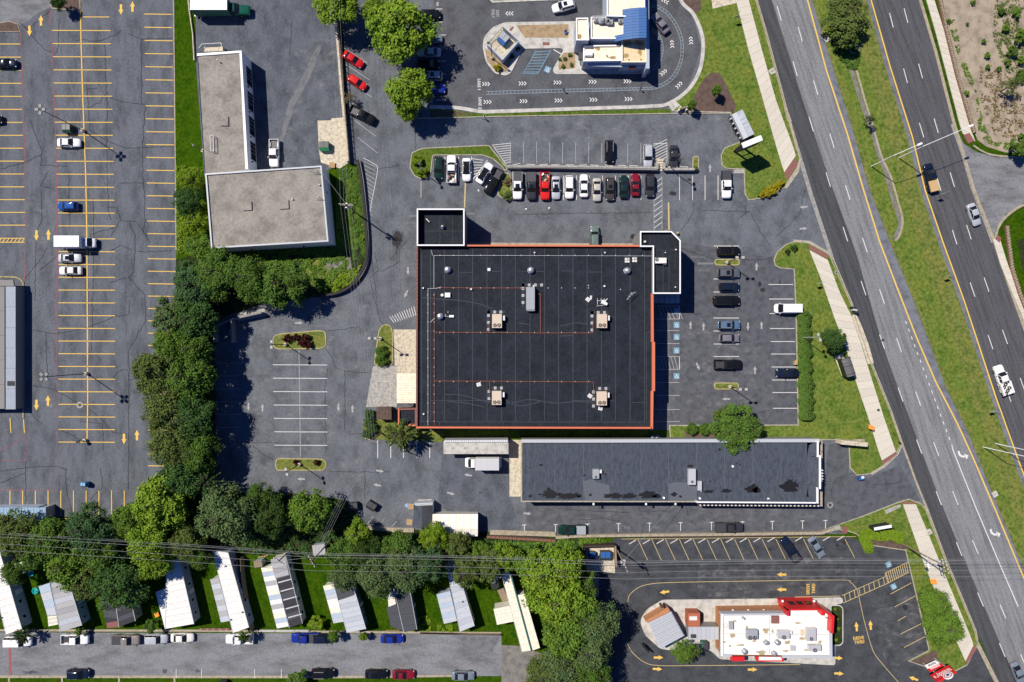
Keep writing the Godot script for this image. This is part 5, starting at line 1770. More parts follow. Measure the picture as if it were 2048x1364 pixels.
func mobile_homes():
	var wr=tmat("home_white",lin(0.8,0.78,0.74),0.6,texs.rust,Vector2(6,9))
	var wr2=tmat("home_white_b",lin(0.76,0.75,0.72),0.6,texs.rust,Vector2(5,8))
	var gr=tmat("home_grey",lin(0.4,0.4,0.41),0.65,texs.rust,Vector2(3,9))
	var gr2=tmat("home_grey_b",lin(0.33,0.33,0.34),0.65,texs.rust,Vector2(3,7))
	var si=tmat("home_silver",lin(0.5,0.53,0.57),0.55,texs.rust,Vector2(4,8))
	var si2=tmat("home_silver_b",lin(0.44,0.47,0.52),0.55,texs.rust,Vector2(5,7))
	var bl=tmat("home_black",lin(0.05,0.05,0.056),0.85,texs.wear,Vector2(5,5))
	var bl2=tmat("home_charcoal",lin(0.085,0.087,0.1),0.85,texs.wear,Vector2(5,5))
	var cr=tmat("home_cream",lin(0.8,0.75,0.62),0.6,texs.rust,Vector2(6,9))
	var lb=tmat("home_pale_blue",lin(0.42,0.5,0.6),0.6,texs.rust,Vector2(5,6))
	var wb=mat("wall_bluegrey",lin(0.3,0.35,0.4),0.7)
	var wg=mat("wall_teal",lin(0.02,0.12,0.11),0.6)
	var ww=mat("wall_cream",lin(0.6,0.58,0.5),0.7)
	var wy=mat("wall_yellow",lin(0.5,0.42,0.22),0.7)
	var o=mobile_home("white-roofed mobile home at the far west end of the row",[-26,1110,0,1105,44,1258,12,1269],3.4,[wr,wr2,wr],wb,12)
	roof_dots(o,3.4,[[5,1162],[2,1236]])
	o=mobile_home("grey ribbed-roof mobile home with a pale blue porch strip",[102,1166,136,1158,164,1251,121,1264],3.4,[gr,gr2,gr,si2],wb,9)
	annex(o,[77,1173,99,1166,113,1230,95,1232],2.7,[lb,si],4,wb)
	annex(o,[95,1233,113,1231,116,1249,97,1253],2.5,[cr,ww],5,ww)
	o=mobile_home("dark-roofed mobile home with yellow walls half hidden under a dark tree",[228,1185,256,1175,271,1242,238,1254],3.2,[bl,bl2],wy,7)
	annex(o,[198,1190,229,1190,238,1254,213,1250],2.8,[bl2,bl],4,wg)
	st_patch(o,[213,1246,234,1242,239,1254,214,1256],2.84,mats.brick_red)
	o=mobile_home("wide white-roofed mobile home with blue-green shaded walls under a bright tree",[333,1126,358,1117,388,1248,331,1258],3.5,[wr,wr2],wb,11)
	annex(o,[311,1184,332,1177,346,1252,330,1258],3.3,[wr,wr2],5,wb)
	o=mobile_home("long white-roofed mobile home beside a brown timber fence",[425,1101,456,1105,498,1255,466,1266],3.5,[wr,wr,wr2],wb,14)
	annex(o,[420,1159,437,1155,459,1242,442,1245],2.7,[gr,si],8,ww)
	roof_dots(o,3.5,[[450,1133],[484,1225],[461,1240]])
	o=mobile_home("mobile home with a black tar-patched roof and striped white porch",[542,1121,571,1110,605,1247,579,1256],3.3,[bl,bl,bl2],ww,10)
	annex(o,[541,1119,570,1111,578,1150,550,1157],3.36,[gr2,gr],4,ww,"roof_panel")
	annex(o,[522,1136,545,1132,577,1253,554,1257],2.7,[cr,lb,wr,gr,wr],13,ww)
	for k in 5:
		st_patch(o,[556+k*5,1164+k*17.5,583+k*5,1157+k*17.5,583.6+k*5,1159+k*17.5,556.6+k*5,1166.5+k*17.5],3.34,mats.galv)
	o=mobile_home("mobile home with teal walls and a silver roof half patched black",[668,1172,704,1164,732,1258,694,1266],3.4,[si,si2,si],wg,10)
	st_patch(o,[669,1172,703,1166,709,1190,676,1201],3.43,bl2)
	annex(o,[646,1172,668,1168,690,1243,667,1247],2.7,[cr,lb,si,wr,wr],8,ww)
	o=mobile_home("charcoal-roofed mobile home with a small pink porch behind leafy trees",[786,1172,818,1170,834,1259,808,1265],3.4,[bl2,bl2,bl2],wg,8)
	annex(o,[773,1216,792,1208,809,1264,782,1253],3.3,[bl2],3,wg)
	annex(o,[775,1183,786,1181,792,1208,777,1214],2.7,[cr,mats.pale_metal],4,ww)
	o=mobile_home("silver-roofed mobile home with a pale blue lean-to near the street end",[892,1130,912,1128,949,1252,920,1264],3.4,[si,si2,si],ww,12)
	annex(o,[873,1189,900,1182,914,1242,888,1248],2.7,[lb,si],6,wb)
	roof_dots(o,3.4,[[925,1204],[909,1150]])
	o=mobile_home("cream T-shaped mobile home with a green ridge line at the lawn's east end",[1002,1146,1018,1140,1062,1301,1044,1304],3.4,[cr],ww,12)
	annex(o,[1025,1192,1049,1188,1080,1296,1063,1302],3.2,[cr],9,ww,"roof_panel")
	annex(o,[987,1218,1023,1211,1029,1243,994,1250],3.3,[cr],5,ww,"roof_panel")
	st_patch(o,[1018,1141,1020.5,1141,1064,1301,1061.5,1302],3.46,wg)
	# small sheds on the lawns
	for s in [[35,1138,-15,3.2,2.4,"small pale shed under a leafy tree behind the west mobile home",wr2],[638,1100,-8,2.6,2.2,"small silver-roofed shed under the leaning pole",gr],[516,1128,-10,1.7,1.4,"low weathered wooden shed roof beside the brown fence",mats.timber],[988,1150,-20,3.2,2.0,"small white shed half hidden under the olive tree",wr],[990,1172,-20,1.6,1.2,"black cube-shaped cooker on the patio of the cream mobile home",mats.black_plain]]:
		var q=P(s[0],s[1],2.0)
		var t=thing("garden_shed" if s[0]!=990 else "patio_cooker",s[5],"shed" if s[0]!=990 else "cooker",Vector3(q.x,0,q.z),0.0)
		obox(t,"wall",Vector3(q.x,0.95,q.z),Vector3(s[3]-0.2,1.9,s[4]-0.2),wb,-deg_to_rad(s[2]),0.0)
		for k in 4:
			var off=Basis(Vector3.UP,-deg_to_rad(s[2]))*Vector3((k-1.5)*s[3]/4,0,0)
			obox(t,"roof_panel",Vector3(q.x,1.98+0.008*(k % 2),q.z)+off,Vector3(s[3]/4-0.02,0.1,s[4]),s[6],-deg_to_rad(s[2]))
	# patio of the cream home
	var pat=thing("timber_patio","small timber deck with rails in the corner of the cream mobile home","deck",P(1003,1190))
	for k in 8:
		var st=begin()
		prism(st,W([994+k*1.8,1178+k*4,1007+k*1.6,1174+k*4,1008+k*1.6,1177.4+k*4,995+k*1.8,1181.4+k*4]),0.0,0.4)
		done(st,pat,"plank",mats.timber)
func st_patch(o,pts,h,m):
	var st=begin()
	flat(st,W(pts,h),h+0.02)
	done(st,o,"roof_patch",m)
func sheds():
	# cream storage shed,dark shingled shed
	var cr=mats.cream_roof
	var o=thing("storage_shed","long cream metal shed with a ridged roof south of the box truck","shed",P(910,1050))
	var st=begin()
	sides(st,W([866,1030,955,1031,955,1073,864,1071],3.0),-0.02,2.9)
	done(st,o,"wall",mat("shed_wall",lin(0.5,0.48,0.42),0.7))
	for i in 24:
		var x0=865+i*3.78
		st=begin()
		var a=W([x0,1029,x0+3.6,1029,x0+3.6,1034,x0,1034,x0,1057,x0+3.6,1057,x0+3.6,1074,x0,1073],3.2)
		quad(st,at2(a[0],2.9),at2(a[1],2.9),at2(a[2],3.25),at2(a[3],3.25),Vector3.UP)
		quad(st,at2(a[3],3.25),at2(a[2],3.25),at2(a[5],3.35),at2(a[4],3.35),Vector3.UP)
		quad(st,at2(a[4],3.35),at2(a[5],3.35),at2(a[6],2.7),at2(a[7],2.7),Vector3.UP)
		done(st,o,"roof_panel",mats.white_roof if i % 4 else cr)
	o=thing("shingled_shed","dark grey shingled shed with a white front next to pallets","shed",P(848,1030))
	st=begin()
	sides(st,W([829,1010,865,1007,864,1056,826,1056],2.8),-0.02,2.6)
	done(st,o,"wall",mats.white_plain)
	for i in 14:
		st=begin()
		var y0=1012+i*3.15
		var a=W([828.5-i*0.18,y0,845,y0-0.6,845,y0+3,828-i*0.18,y0+3.2],2.9)
		quad(st,at2(a[0],2.5),at2(a[1],3.2),at2(a[2],3.22),at2(a[3],2.52),Vector3.UP)
		done(st,o,"shingle_course",mats.felt)
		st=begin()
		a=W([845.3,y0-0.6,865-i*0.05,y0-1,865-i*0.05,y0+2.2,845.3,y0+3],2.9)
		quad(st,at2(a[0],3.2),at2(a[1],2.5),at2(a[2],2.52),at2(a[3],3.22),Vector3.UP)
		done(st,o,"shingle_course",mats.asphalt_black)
	st=begin()
	prism(st,W([828,1007,866,1005,866,1010,830,1012],2.4),0.0,2.4)
	done(st,o,"front",mats.coping_grey)
	o=thing("brick_store","small flat rust-brown roofed store between the round shrubs and the annex","shed",P(768,826))
	st=begin()
	prism(st,W([754,815,782,815,782,838,754,838],2.2),0.0,2.2)
	done(st,o,"wall",mats.timber_dark)
	for i in 5:
		st=begin()
		prism(st,W([753+i*6,814,758.8+i*6,814,758.8+i*6,839,753+i*6,839],2.3),2.2,2.3+0.006*(i % 2))
		done(st,o,"roof_panel",mats.mulch)
	o=thing("blue_trailer","pale blue container under trees at the south-west corner of the car park","container",P(45,1028))
	st=begin()
	sides(st,W([-40,1016,72,1015,75,1042,-40,1044],3.0),0.1,3.0)
	done(st,o,"wall",mats.blue_wall)
	st=begin()
	sides(st,W([72,1017,91,1015,93,1037,74,1042],2.9),0.1,2.9)
	done(st,o,"end_door",mats.grey_metal)
	for i in 22:
		st=begin()
		prism(st,W([-40+i*6.0,1015,-34.6+i*6.0,1015,-34.6+i*6.0,1043-0.3*max(0,i-18),-40+i*6.0,1043-0.3*max(0,i-18)],3.05),2.95,3.05+0.03*(i % 2))
		done(st,o,"roof_rib",tmat("container_blue",lin(0.28,0.42,0.56),0.55,texs.rust,Vector2(4,7)))
	# dumpster enclosure near the wooden pole
	o=thing("bin_pen","dark-walled bin pen with a concrete floor below the retaining wall","enclosure",P(1198,1115))
	for w in [[1167,1088,1228,1086],[1228,1086,1230,1127],[1167,1088,1169,1126]]:
		st=begin()
		wall_strip(st,W(w),0.3,0.0,1.9)
		done(st,o,"wall",mats.timber_dark if w[0]==1167 else mats.timber)
	slab(o,"floor_slab",[1168,1089,1228,1087,1230,1146,1170,1140],0.0,0.05,mats.pad)
	skip_bin(1184,1110,5,1.2,1.6,"blue","small blue-lidded bin, west of the two in the bin pen",mats.dark_metal,mats.blue_panel,1.2,"rubbish_skip","blue bins in the pen")
	skip_bin(1210,1110,0,2.1,1.9,"blue","wide blue-lidded skip, east of the two in the bin pen",mats.dark_metal,mats.blue_panel,1.5,"rubbish_skip","blue bins in the pen")
	skip_bin(650,294,0,2.0,1.9,"green","bright green skip on the concrete pad by the yard wall",mat("skip_green",lin(0.02,0.2,0.08),0.5),mats.dark_metal,1.5)
	skip_bin(137,259,0,1.7,1.7,"green","dark green square bin above the white saloon in the west car park",mat("skip_dark_green",lin(0.015,0.05,0.03),0.6),mats.dark_metal,1.4)
	skip_bin(708,1012,-8,1.9,1.6,"black","black skip half under the tree south of the central car park",mats.black_plain,mats.dark_metal,1.4,"rubbish_skip","black skips by the pallets")
	skip_bin(744,1011,32,1.9,1.7,"black","black skip turned at an angle in the open west of the pallets",mats.black_plain,mats.dark_metal,1.4,"rubbish_skip","black skips by the pallets")
	skip_bin(172,968,4,1.0,1.0,"blue","small blue donation bin standing alone in the west car park",mat("bin_blue",lin(0.06,0.2,0.4),0.5),mat("bin_blue_top",lin(0.2,0.42,0.62),0.5),1.6,"donation_bin")
	for p in [[822,1012,5,"north"],[820,1033,0,"middle"],[819,1044,3,"south"],[655,330,0,"yard"],[665,331,8,"yard east"]]:
		var q=P(p[0],p[1])
		var lab={"north": "timber pallet stack at the north end beside the shingled shed","middle": "timber pallet lying between two others beside the shingled shed","south": "open timber frame pallet at the south end beside the shingled shed","yard": "orange timber crate stack against the workshop's north-east corner","yard east": "pile of timber scraps east of the crate at the workshop corner"}[p[3]]
		var t=thing("pallet",lab,"pallet",q,-deg_to_rad(p[2]))
		for k in 6:
			obox(t,"plank",Vector3(0,0.42 if p[3]!="south" else 0.14,-0.5+k*0.2),Vector3(1.2,0.05,0.12),mats.pallet_wood,0,0)
		for k in 3:
			obox(t,"bearer",Vector3(-0.52+k*0.52,0.2 if p[3]!="south" else 0.06,0),Vector3(0.1,0.38 if p[3]!="south" else 0.1,1.15),mats.timber,0,0)
	var q=P(815,1011)
	var tp=thing("blue_tarpaulin","crumpled blue tarpaulin heap next to the north pallet stack","tarpaulin",q)
	st=begin()
	lathe(st,q,[Vector2(0.6,0.0),Vector2(0.5,0.3),Vector2(0.3,0.5),Vector2(0,0.55)],7)
	done(st,tp,"tarpaulin",mat("tarp",lin(0.25,0.33,0.52),0.6))
func walls_and_fences():
	var o=thing("yard_retaining_wall","long straight pale retaining wall with a rail between the yard and the slanted bays","wall",P(690,200))
	var st=begin()
	wall_strip(st,W([671,40,676,60,684,160,693,260,699,326]),0.45,-0.02,1.5)
	done(st,o,"wall",mats.pad)
	st=begin()
	for k in 2:
		tube(st,[P(677,40)+Vector3.UP*(1.9-k*0.3),P(681,60)+Vector3.UP*(1.9-k*0.3),P(689,160)+Vector3.UP*(1.9-k*0.3),P(697,260)+Vector3.UP*(1.9-k*0.3),P(702,326)+Vector3.UP*(1.9-k*0.3)],0.05,5)
	done(st,o,"rail",mats.timber)
	for i in 24:
		var p=P(681+i*0.88,60+i*11.5)
		obox(o,"rail_post",p+Vector3.UP*0.98,Vector3(0.12,1.95,0.12),mats.timber,0,0)
	o=thing("rear_boundary_wall","thin pale boundary wall dividing the top of the yard from the grass verge","wall",P(385,60))
	st=begin()
	wall_strip(st,W([376,-20,380,20,387,68,390,122]),0.18,0.0,0.5)
	done(st,o,"wall",mats.pad)
	o=thing("curved_retaining_wall","dark curved retaining wall around the weedy bank east of the workshop","wall",P(735,470))
	st=begin()
	wall_strip(st,W(smooth([717,322,724,360,730,410,734,460,736,500,733,525,722,548,707,568,692,580,670,588,640,592])),0.5,-0.02,1.1)
	done(st,o,"wall",mats.wall_black)
	st=begin()
	wall_strip(st,W(smooth([721,322,728,360,733.5,410,737.5,460,739,500,736,527,725,551,709,571])),0.12,0.0,0.9)
	done(st,o,"outer_face",mats.block_wall)
	o=thing("upper_lot_wall","straight concrete retaining wall with dark face between the two rows of parking","wall",P(1200,338))
	for seg in [[1016,337,1100,337,1312,341],[1326,341,1386,341],[1312,341,1312,328],[1326,341,1326,328]]:
		st=begin()
		wall_strip(st,W(seg),0.5,0.0,1.3 if seg.size()>4 else 1.25)
		done(st,o,"wall",mats.block_wall if seg.size()>4 else mats.pad_grey)
	st=begin()
	wall_strip(st,W([1016,335.5,1100,335.5,1311,339]),0.35,0.0,1.42)
	wall_strip(st,W([985,290,1016,335]),0.3,0.0,0.35)
	done(st,o,"wall_cap",mats.pad_grey)
	for i in 5:
		slab(o,"step",[1313,320+i*4.6,1325,320+i*4.6,1325,324.4+i*4.6,1313,324.4+i*4.6],0.0,0.9-i*0.17,mats.pad)
	st=begin()
	tube(st,[P(1326,322)+Vector3.UP*1.9,P(1334,340)+Vector3.UP*1.1],0.04,5)
	bar(st,P(1326,322),P(1326,322)+Vector3.UP*1.9,0.04,0.04,5)
	done(st,o,"handrail",mats.galv)
	o=thing("south_retaining_wall","long tan-topped retaining wall south of the strip building bays","wall",P(1300,1068))
	st=begin()
	wall_strip(st,W([980,1064,1050,1066,1111,1068]),1.0,0.0,0.25)
	wall_strip(st,W([1111,1073,1160,1070,1300,1068,1500,1066,1640,1064,1665,1056]),0.55,0.0,0.9)
	wall_strip(st,W([732,1055,780,1059,828,1060]),0.9,0.0,0.25)
	done(st,o,"wall",mats.kerb_tan)
	st=begin()
	wall_strip(st,W([975,1072,1050,1075,1111,1080]),0.75,-0.02,0.4)
	wall_strip(st,W([1300,1073.5,1500,1071,1650,1068]),0.35,0.0,0.45)
	done(st,o,"wall_base",mats.timber_dark)
	for i in 16:
		var q=P(978+i*8.6,1073+i*0.5)
		obox(o,"wall_block",q+Vector3.UP*0.35,Vector3(0.86,0.3,0.5),mats.brick_wall,0.0,0.02)
	slab(o,"inlet_slab",[1652,1058,1678,1050,1682,1056,1660,1066],0.0,0.14,mats.pad_grey)
	for i in 4:
		for k in 2:
			slab(o,"block_step",[1684+k*5,1054+i*3.4,1688.5+k*5,1053+i*3.4,1688.5+k*5,1056+i*3.4,1684+k*5,1057+i*3.4],0.0,0.2+0.03*((i+k) % 2),mats.brick_red)
	o=thing("brick_garden_wall","narrow herringbone brick wall along the foot of the stone slope","wall",P(1900,150))
	st=begin()
	wall_strip(st,W([1874,-40,1878,0,1890,60,1912,150,1938,240,1946,266]),0.7,0.0,0.5)
	done(st,o,"wall",mats.brick_wall)
	var line=W([1874,-40,1878,0,1890,60,1912,150,1938,240,1946,266])
	for i in 130:
		var p=along(line,(i+0.5)/130.0)
		obox(o,"cap_block",at2(p,0.53),Vector3(0.8,0.1,0.22),mats.kerb_tan if i % 2 else mats.timber,0.5 if i % 2 else -0.1,0.0)
	o=thing("brick_garden_wall","stepped brick retaining wall south of the side street","wall",P(2020,540))
	line=W([2011,452,2014,480,2022,540,2038,590,2058,640])
	st=begin()
	wall_strip(st,line,0.6,0.0,0.5)
	done(st,o,"wall",mats.brick_wall)
	for i in 70:
		var p=along(line,(i+0.5)/70.0)
		obox(o,"cap_block",at2(p,0.53),Vector3(0.75,0.1,0.22),mats.kerb_tan if i % 2 else mats.timber,0.5 if i % 2 else -0.1,0.0)
	# fences among the mobile homes
	o=thing("timber_fence","tall brown timber fence beside the long white mobile home","fence",P(500,1190))
	var fl=W([488,1110,490,1150,500,1215,509,1255])
	for i in 60:
		var p=along(fl,i/60.0)
		var q=along(fl,(i+1)/60.0)
		obox(o,"fence_board",at2((p+q)/2,1.0),Vector3(0.05,2.0+0.05*(i % 3),p.distance_to(q)*0.94),mats.timber,-(q-p).angle()+PI/2,0.0)
	st=begin()
	wall_strip(st,W([486,1112,488.5,1150,498,1215,507,1255]),0.08,0.4,0.5)
	wall_strip(st,W([486.5,1112,489,1150,498.5,1215,507.5,1255]),0.08,1.5,1.6)
	done(st,o,"fence_rail",mats.timber)
	o=thing("picket_fence","white picket fence lying low along the kerb in front of the tar-patched mobile home","fence",P(570,1262))
	for i in 50:
		var x=520+i*2.0
		if not i in [16,17,35,36]:
			obox(o,"picket",P(x,1259.5)+Vector3.UP*0.5,Vector3(0.09,1.0,0.03),mats.white_plain,0,0)
	for k in 2:
		obox(o,"fence_rail",P(569,1259)+Vector3.UP*(0.3+0.45*k),Vector3(10.3,0.08,0.04),mats.white_plain,0,0)
	o=thing("brown_fence","brown slatted fence between the last lawns and the street","fence",P(920,1265))
	for i in 62:
		obox(o,"picket",P(842+i*2.62,1264+i*0.05)+Vector3.UP*0.5,Vector3(0.2,1.0,0.03),mats.timber_dark,0,0)
	for k in 2:
		obox(o,"fence_rail",P(922,1265.5)+Vector3.UP*(0.35+0.4*k),Vector3(16.6,0.09,0.05),mats.timber,0,0)
	o=thing("timber_fence","small pale timber fence around the porch of the charcoal-roofed mobile home","fence",P(785,1258))
	for i in 12:
		obox(o,"picket",P(773+i*2.4,1259)+Vector3.UP*0.5,Vector3(0.1,1.0,0.03),mats.pallet_wood,0,0)
	obox(o,"fence_rail",P(786,1258.5)+Vector3.UP*0.7,Vector3(2.8,0.08,0.04),mats.pallet_wood,0,0)
	o=thing("garden_wall","low strip of brown paving blocks edging the lawn of the long white home","wall",P(440,1258))
	for i in 14:
		obox(o,"wall_block",P(402+i*4.3,1258)+Vector3.UP*0.14,Vector3(0.42,0.26,0.4),mats.brick_red if i % 3 else mats.timber,0,0.02)
	o=thing("ruined_store","roofless timber bin pen in deep shade under the trees of the central car park","enclosure",P(470,650))
	st=begin()
	wall_strip(st,W([438,652,468,640,530,626]),0.3,0.0,2.0)
	wall_strip(st,W([470,642,472,685]),0.3,0.0,2.1)
	wall_strip(st,W([436,652,437,684]),0.3,0.0,2.05)
	done(st,o,"wall",mats.block_wall)
	slab(o,"concrete_slab",[475,626,530,617,532,632,478,642],0.0,0.06,mats.pad_grey)
	obox(o,"gate",P(467,665)+Vector3.UP*1.0,Vector3(1.2,2.0,0.08),mats.blue_wall,1.4)
# ---------- plants ----------
var crown_meshes:={}
var leaf_mats:={}
func leaf(st: SurfaceTool,p: Vector3,n: Vector3,s: float,c: Color):
	var u=n.cross(Vector3(rng.randf_range(-1,1),rng.randf_range(-1,1),rng.randf_range(-1,1))).normalized()
	var v=n.cross(u)
	var a=p+u*s
	var b=p+v*s*0.55+n*s*0.1
	var d=p-v*s*0.55+n*s*0.1
	var e=p-u*s
	st.set_color(c)
	for q in [a,e,b,a,d,e]:
		st.set_normal(n)
		st.set_uv(Vector2.ZERO)
		st.add_vertex(q)
func dome_dir(up: float)->Vector3:
	var y=rng.randf_range(up,1.0)
	var t=rng.randf()*TAU
	var r=sqrt(max(0.0,1-y*y))
	return Vector3(cos(t)*r,y,sin(t)*r)
# unit crown: radius about 1,centred on its own middle; kind sets how it is built
func crown(kind: String,v: int)->ArrayMesh:
	var key=kind+str(v)
	if crown_meshes.has(key):
		return crown_meshes[key]
	rng.seed=100+key.hash() % 5000
	var st=begin()
	var lobes={"broad": 95,"loose": 75,"fine": 130,"bush": 22,"spiky": 64,"thin": 26,"dense": 85}[kind]
	var per={"broad": 105,"loose": 95,"fine": 90,"bush": 80,"spiky": 90,"thin": 60,"dense": 120}[kind]
	var sz={"broad": 0.052,"loose": 0.056,"fine": 0.042,"bush": 0.1,"spiky": 0.048,"thin": 0.05,"dense": 0.046}[kind]
	var f=noise(v*31+5,0.9,3)
	for i in lobes:
		var d=dome_dir(-0.25)
		if i<lobes/3:
			d=dome_dir(-0.05)
			d=(d+Vector3.UP*0.55).normalized()
		var k=0.8+(0.8 if kind in ["fine","loose","dense"] else 0.6)*f.get_noise_3d(d.x*2.1,d.y*2.1,d.z*2.1)
		var lr=rng.randf_range(0.12,0.25)*(1.35 if kind=="bush" else 1.0)
		var dist=clamp(k,0.4,0.98)-lr*0.5
		if i % 4==3:
			dist*=0.62
		var c=Vector3(d.x*dist,d.y*dist*0.8,d.z*dist)
		var tone=rng.randf_range(0.68,1.3)
		var warm=rng.randf_range(0.85,1.22)
		if kind=="spiky":
			lr=0.12
			c=Vector3(d.x,d.y*0.9,d.z)*rng.randf_range(0.2,0.62)
		for j in per:
			var e=(dome_dir(-0.75)+d*0.5).normalized()
			var p=c+e*lr*rng.randf_range(0.55,1.05)
			if kind=="spiky":
				var t=rng.randf()
				p=c.lerp(d*Vector3(1,0.62,1)*rng.randf_range(0.85,1.0),t)+Vector3(rng.randf_range(-1,1),rng.randf_range(-1,1),rng.randf_range(-1,1))*0.075*(1.05-t)
			elif kind!="bush" and rng.randf()<0.3:
				p=c+e*lr*rng.randf_range(1.0,1.6)
			var nn=(e+Vector3(rng.randf_range(-1,1),rng.randf_range(-0.4,1.3),rng.randf_range(-1,1))*0.95).normalized()
			var b=tone*rng.randf_range(0.55,1.45)
			leaf(st,p,nn,sz*rng.randf_range(0.7,1.35),Color(b*warm,b,b*rng.randf_range(0.75,1.1)))
	var m=st.commit()
	crown_meshes[key]=m
	return m
func leaf_mat(hue: String)->StandardMaterial3D:
	if leaf_mats.has(hue):
		return leaf_mats[hue]
	var c={"bright": [0.195,0.31,0.03],"green": [0.09,0.165,0.028],"deep": [0.058,0.12,0.03],"grey": [0.11,0.17,0.062],"dark": [0.045,0.085,0.018],"yellow": [0.34,0.29,0.015],"purple": [0.06,0.012,0.015],"olive": [0.115,0.16,0.04],"fresh": [0.125,0.22,0.03],"dry": [0.19,0.15,0.07],"lime": [0.165,0.26,0.018],"teal": [0.068,0.135,0.05]}[hue]
	var m:=StandardMaterial3D.new()
	m.resource_name="leaves_"+hue
	m.albedo_color=lin(c[0],c[1],c[2])
	m.vertex_color_use_as_albedo=true
	m.roughness=0.8
	m.metallic_specular=0.2
	m.backlight_enabled=true
	m.backlight=lin(c[0]*0.6,c[1]*0.7,c[2]*0.3)
	leaf_mats[hue]=m
	return m
func wood_mesh(v: int)->ArrayMesh:
	var key="wood"+str(v)
	if crown_meshes.has(key):
		return crown_meshes[key]
	rng.seed=900+v
	var st=begin()
	bar(st,Vector3(0,-0.05,0),Vector3(0.03,0.9,0.02),0.075,0.05,8)
	for i in 6:
		var d=dome_dir(0.25)
		var a=Vector3(0.03,0.6+0.06*i,0.02)
		var b=a+Vector3(d.x*0.45,0.22+d.y*0.3,d.z*0.45)
		bar(st,a,b,0.035,0.018,6,false)
		for k in 2:
			var e=dome_dir(0.0)
			bar(st,b,b+e*0.3,0.016,0.006,5,false)
	var m=st.commit()
	crown_meshes[key]=m
	return m
# a tree: plan point of the crown's middle,crown radius in plan units,height of that middle
func tree(x,y,r_px,tall: float,kind: String,hue: String,label: String,group="",called="tree",v=0,squash=1.0):
	var q=P(x,y,tall*0.62)
	var o=thing(called,label,"tree",Vector3(q.x,0,q.z),0.0,group)
	var r=r_px*S
	var t=put(o,"trunk",wood_mesh(v % 3),mat("bark",lin(0.11,0.085,0.065),0.95))
	t.transform=Transform3D(Basis(Vector3.UP,v*1.3).scaled(Vector3(min(r,4.0),tall*0.72,min(r,4.0))),Vector3.ZERO)
	var c=put(o,"crown",crown(kind,v % 3),leaf_mat(hue))
	c.transform=Transform3D(Basis(Vector3.UP,v*2.1+x*0.13).scaled(Vector3(r,tall*0.42,r*squash)),Vector3(0,tall*0.6,0))
	return o
func bush(x,y,r_px,tall: float,hue: String,label: String,group="",called="shrub",kind="bush"):
	var q=P(x,y,tall*0.6)
	var o=thing(called,label,"shrub",Vector3(q.x,0,q.z),0.0,group)
	var r=r_px*S
	var t=put(o,"stem",wood_mesh(0),mat("bark",lin(0.11,0.085,0.065),0.95))
	t.transform=Transform3D(Basis.from_scale(Vector3(min(r*0.6,0.7),tall*0.5,min(r*0.6,0.7))),Vector3.ZERO)
	var c=put(o,"foliage",crown(kind,int(x) % 3),leaf_mat(hue))
	c.transform=Transform3D(Basis(Vector3.UP,x*0.37).scaled(Vector3(r,tall*0.62,r)),Vector3(0,tall*0.42,0))
	return o
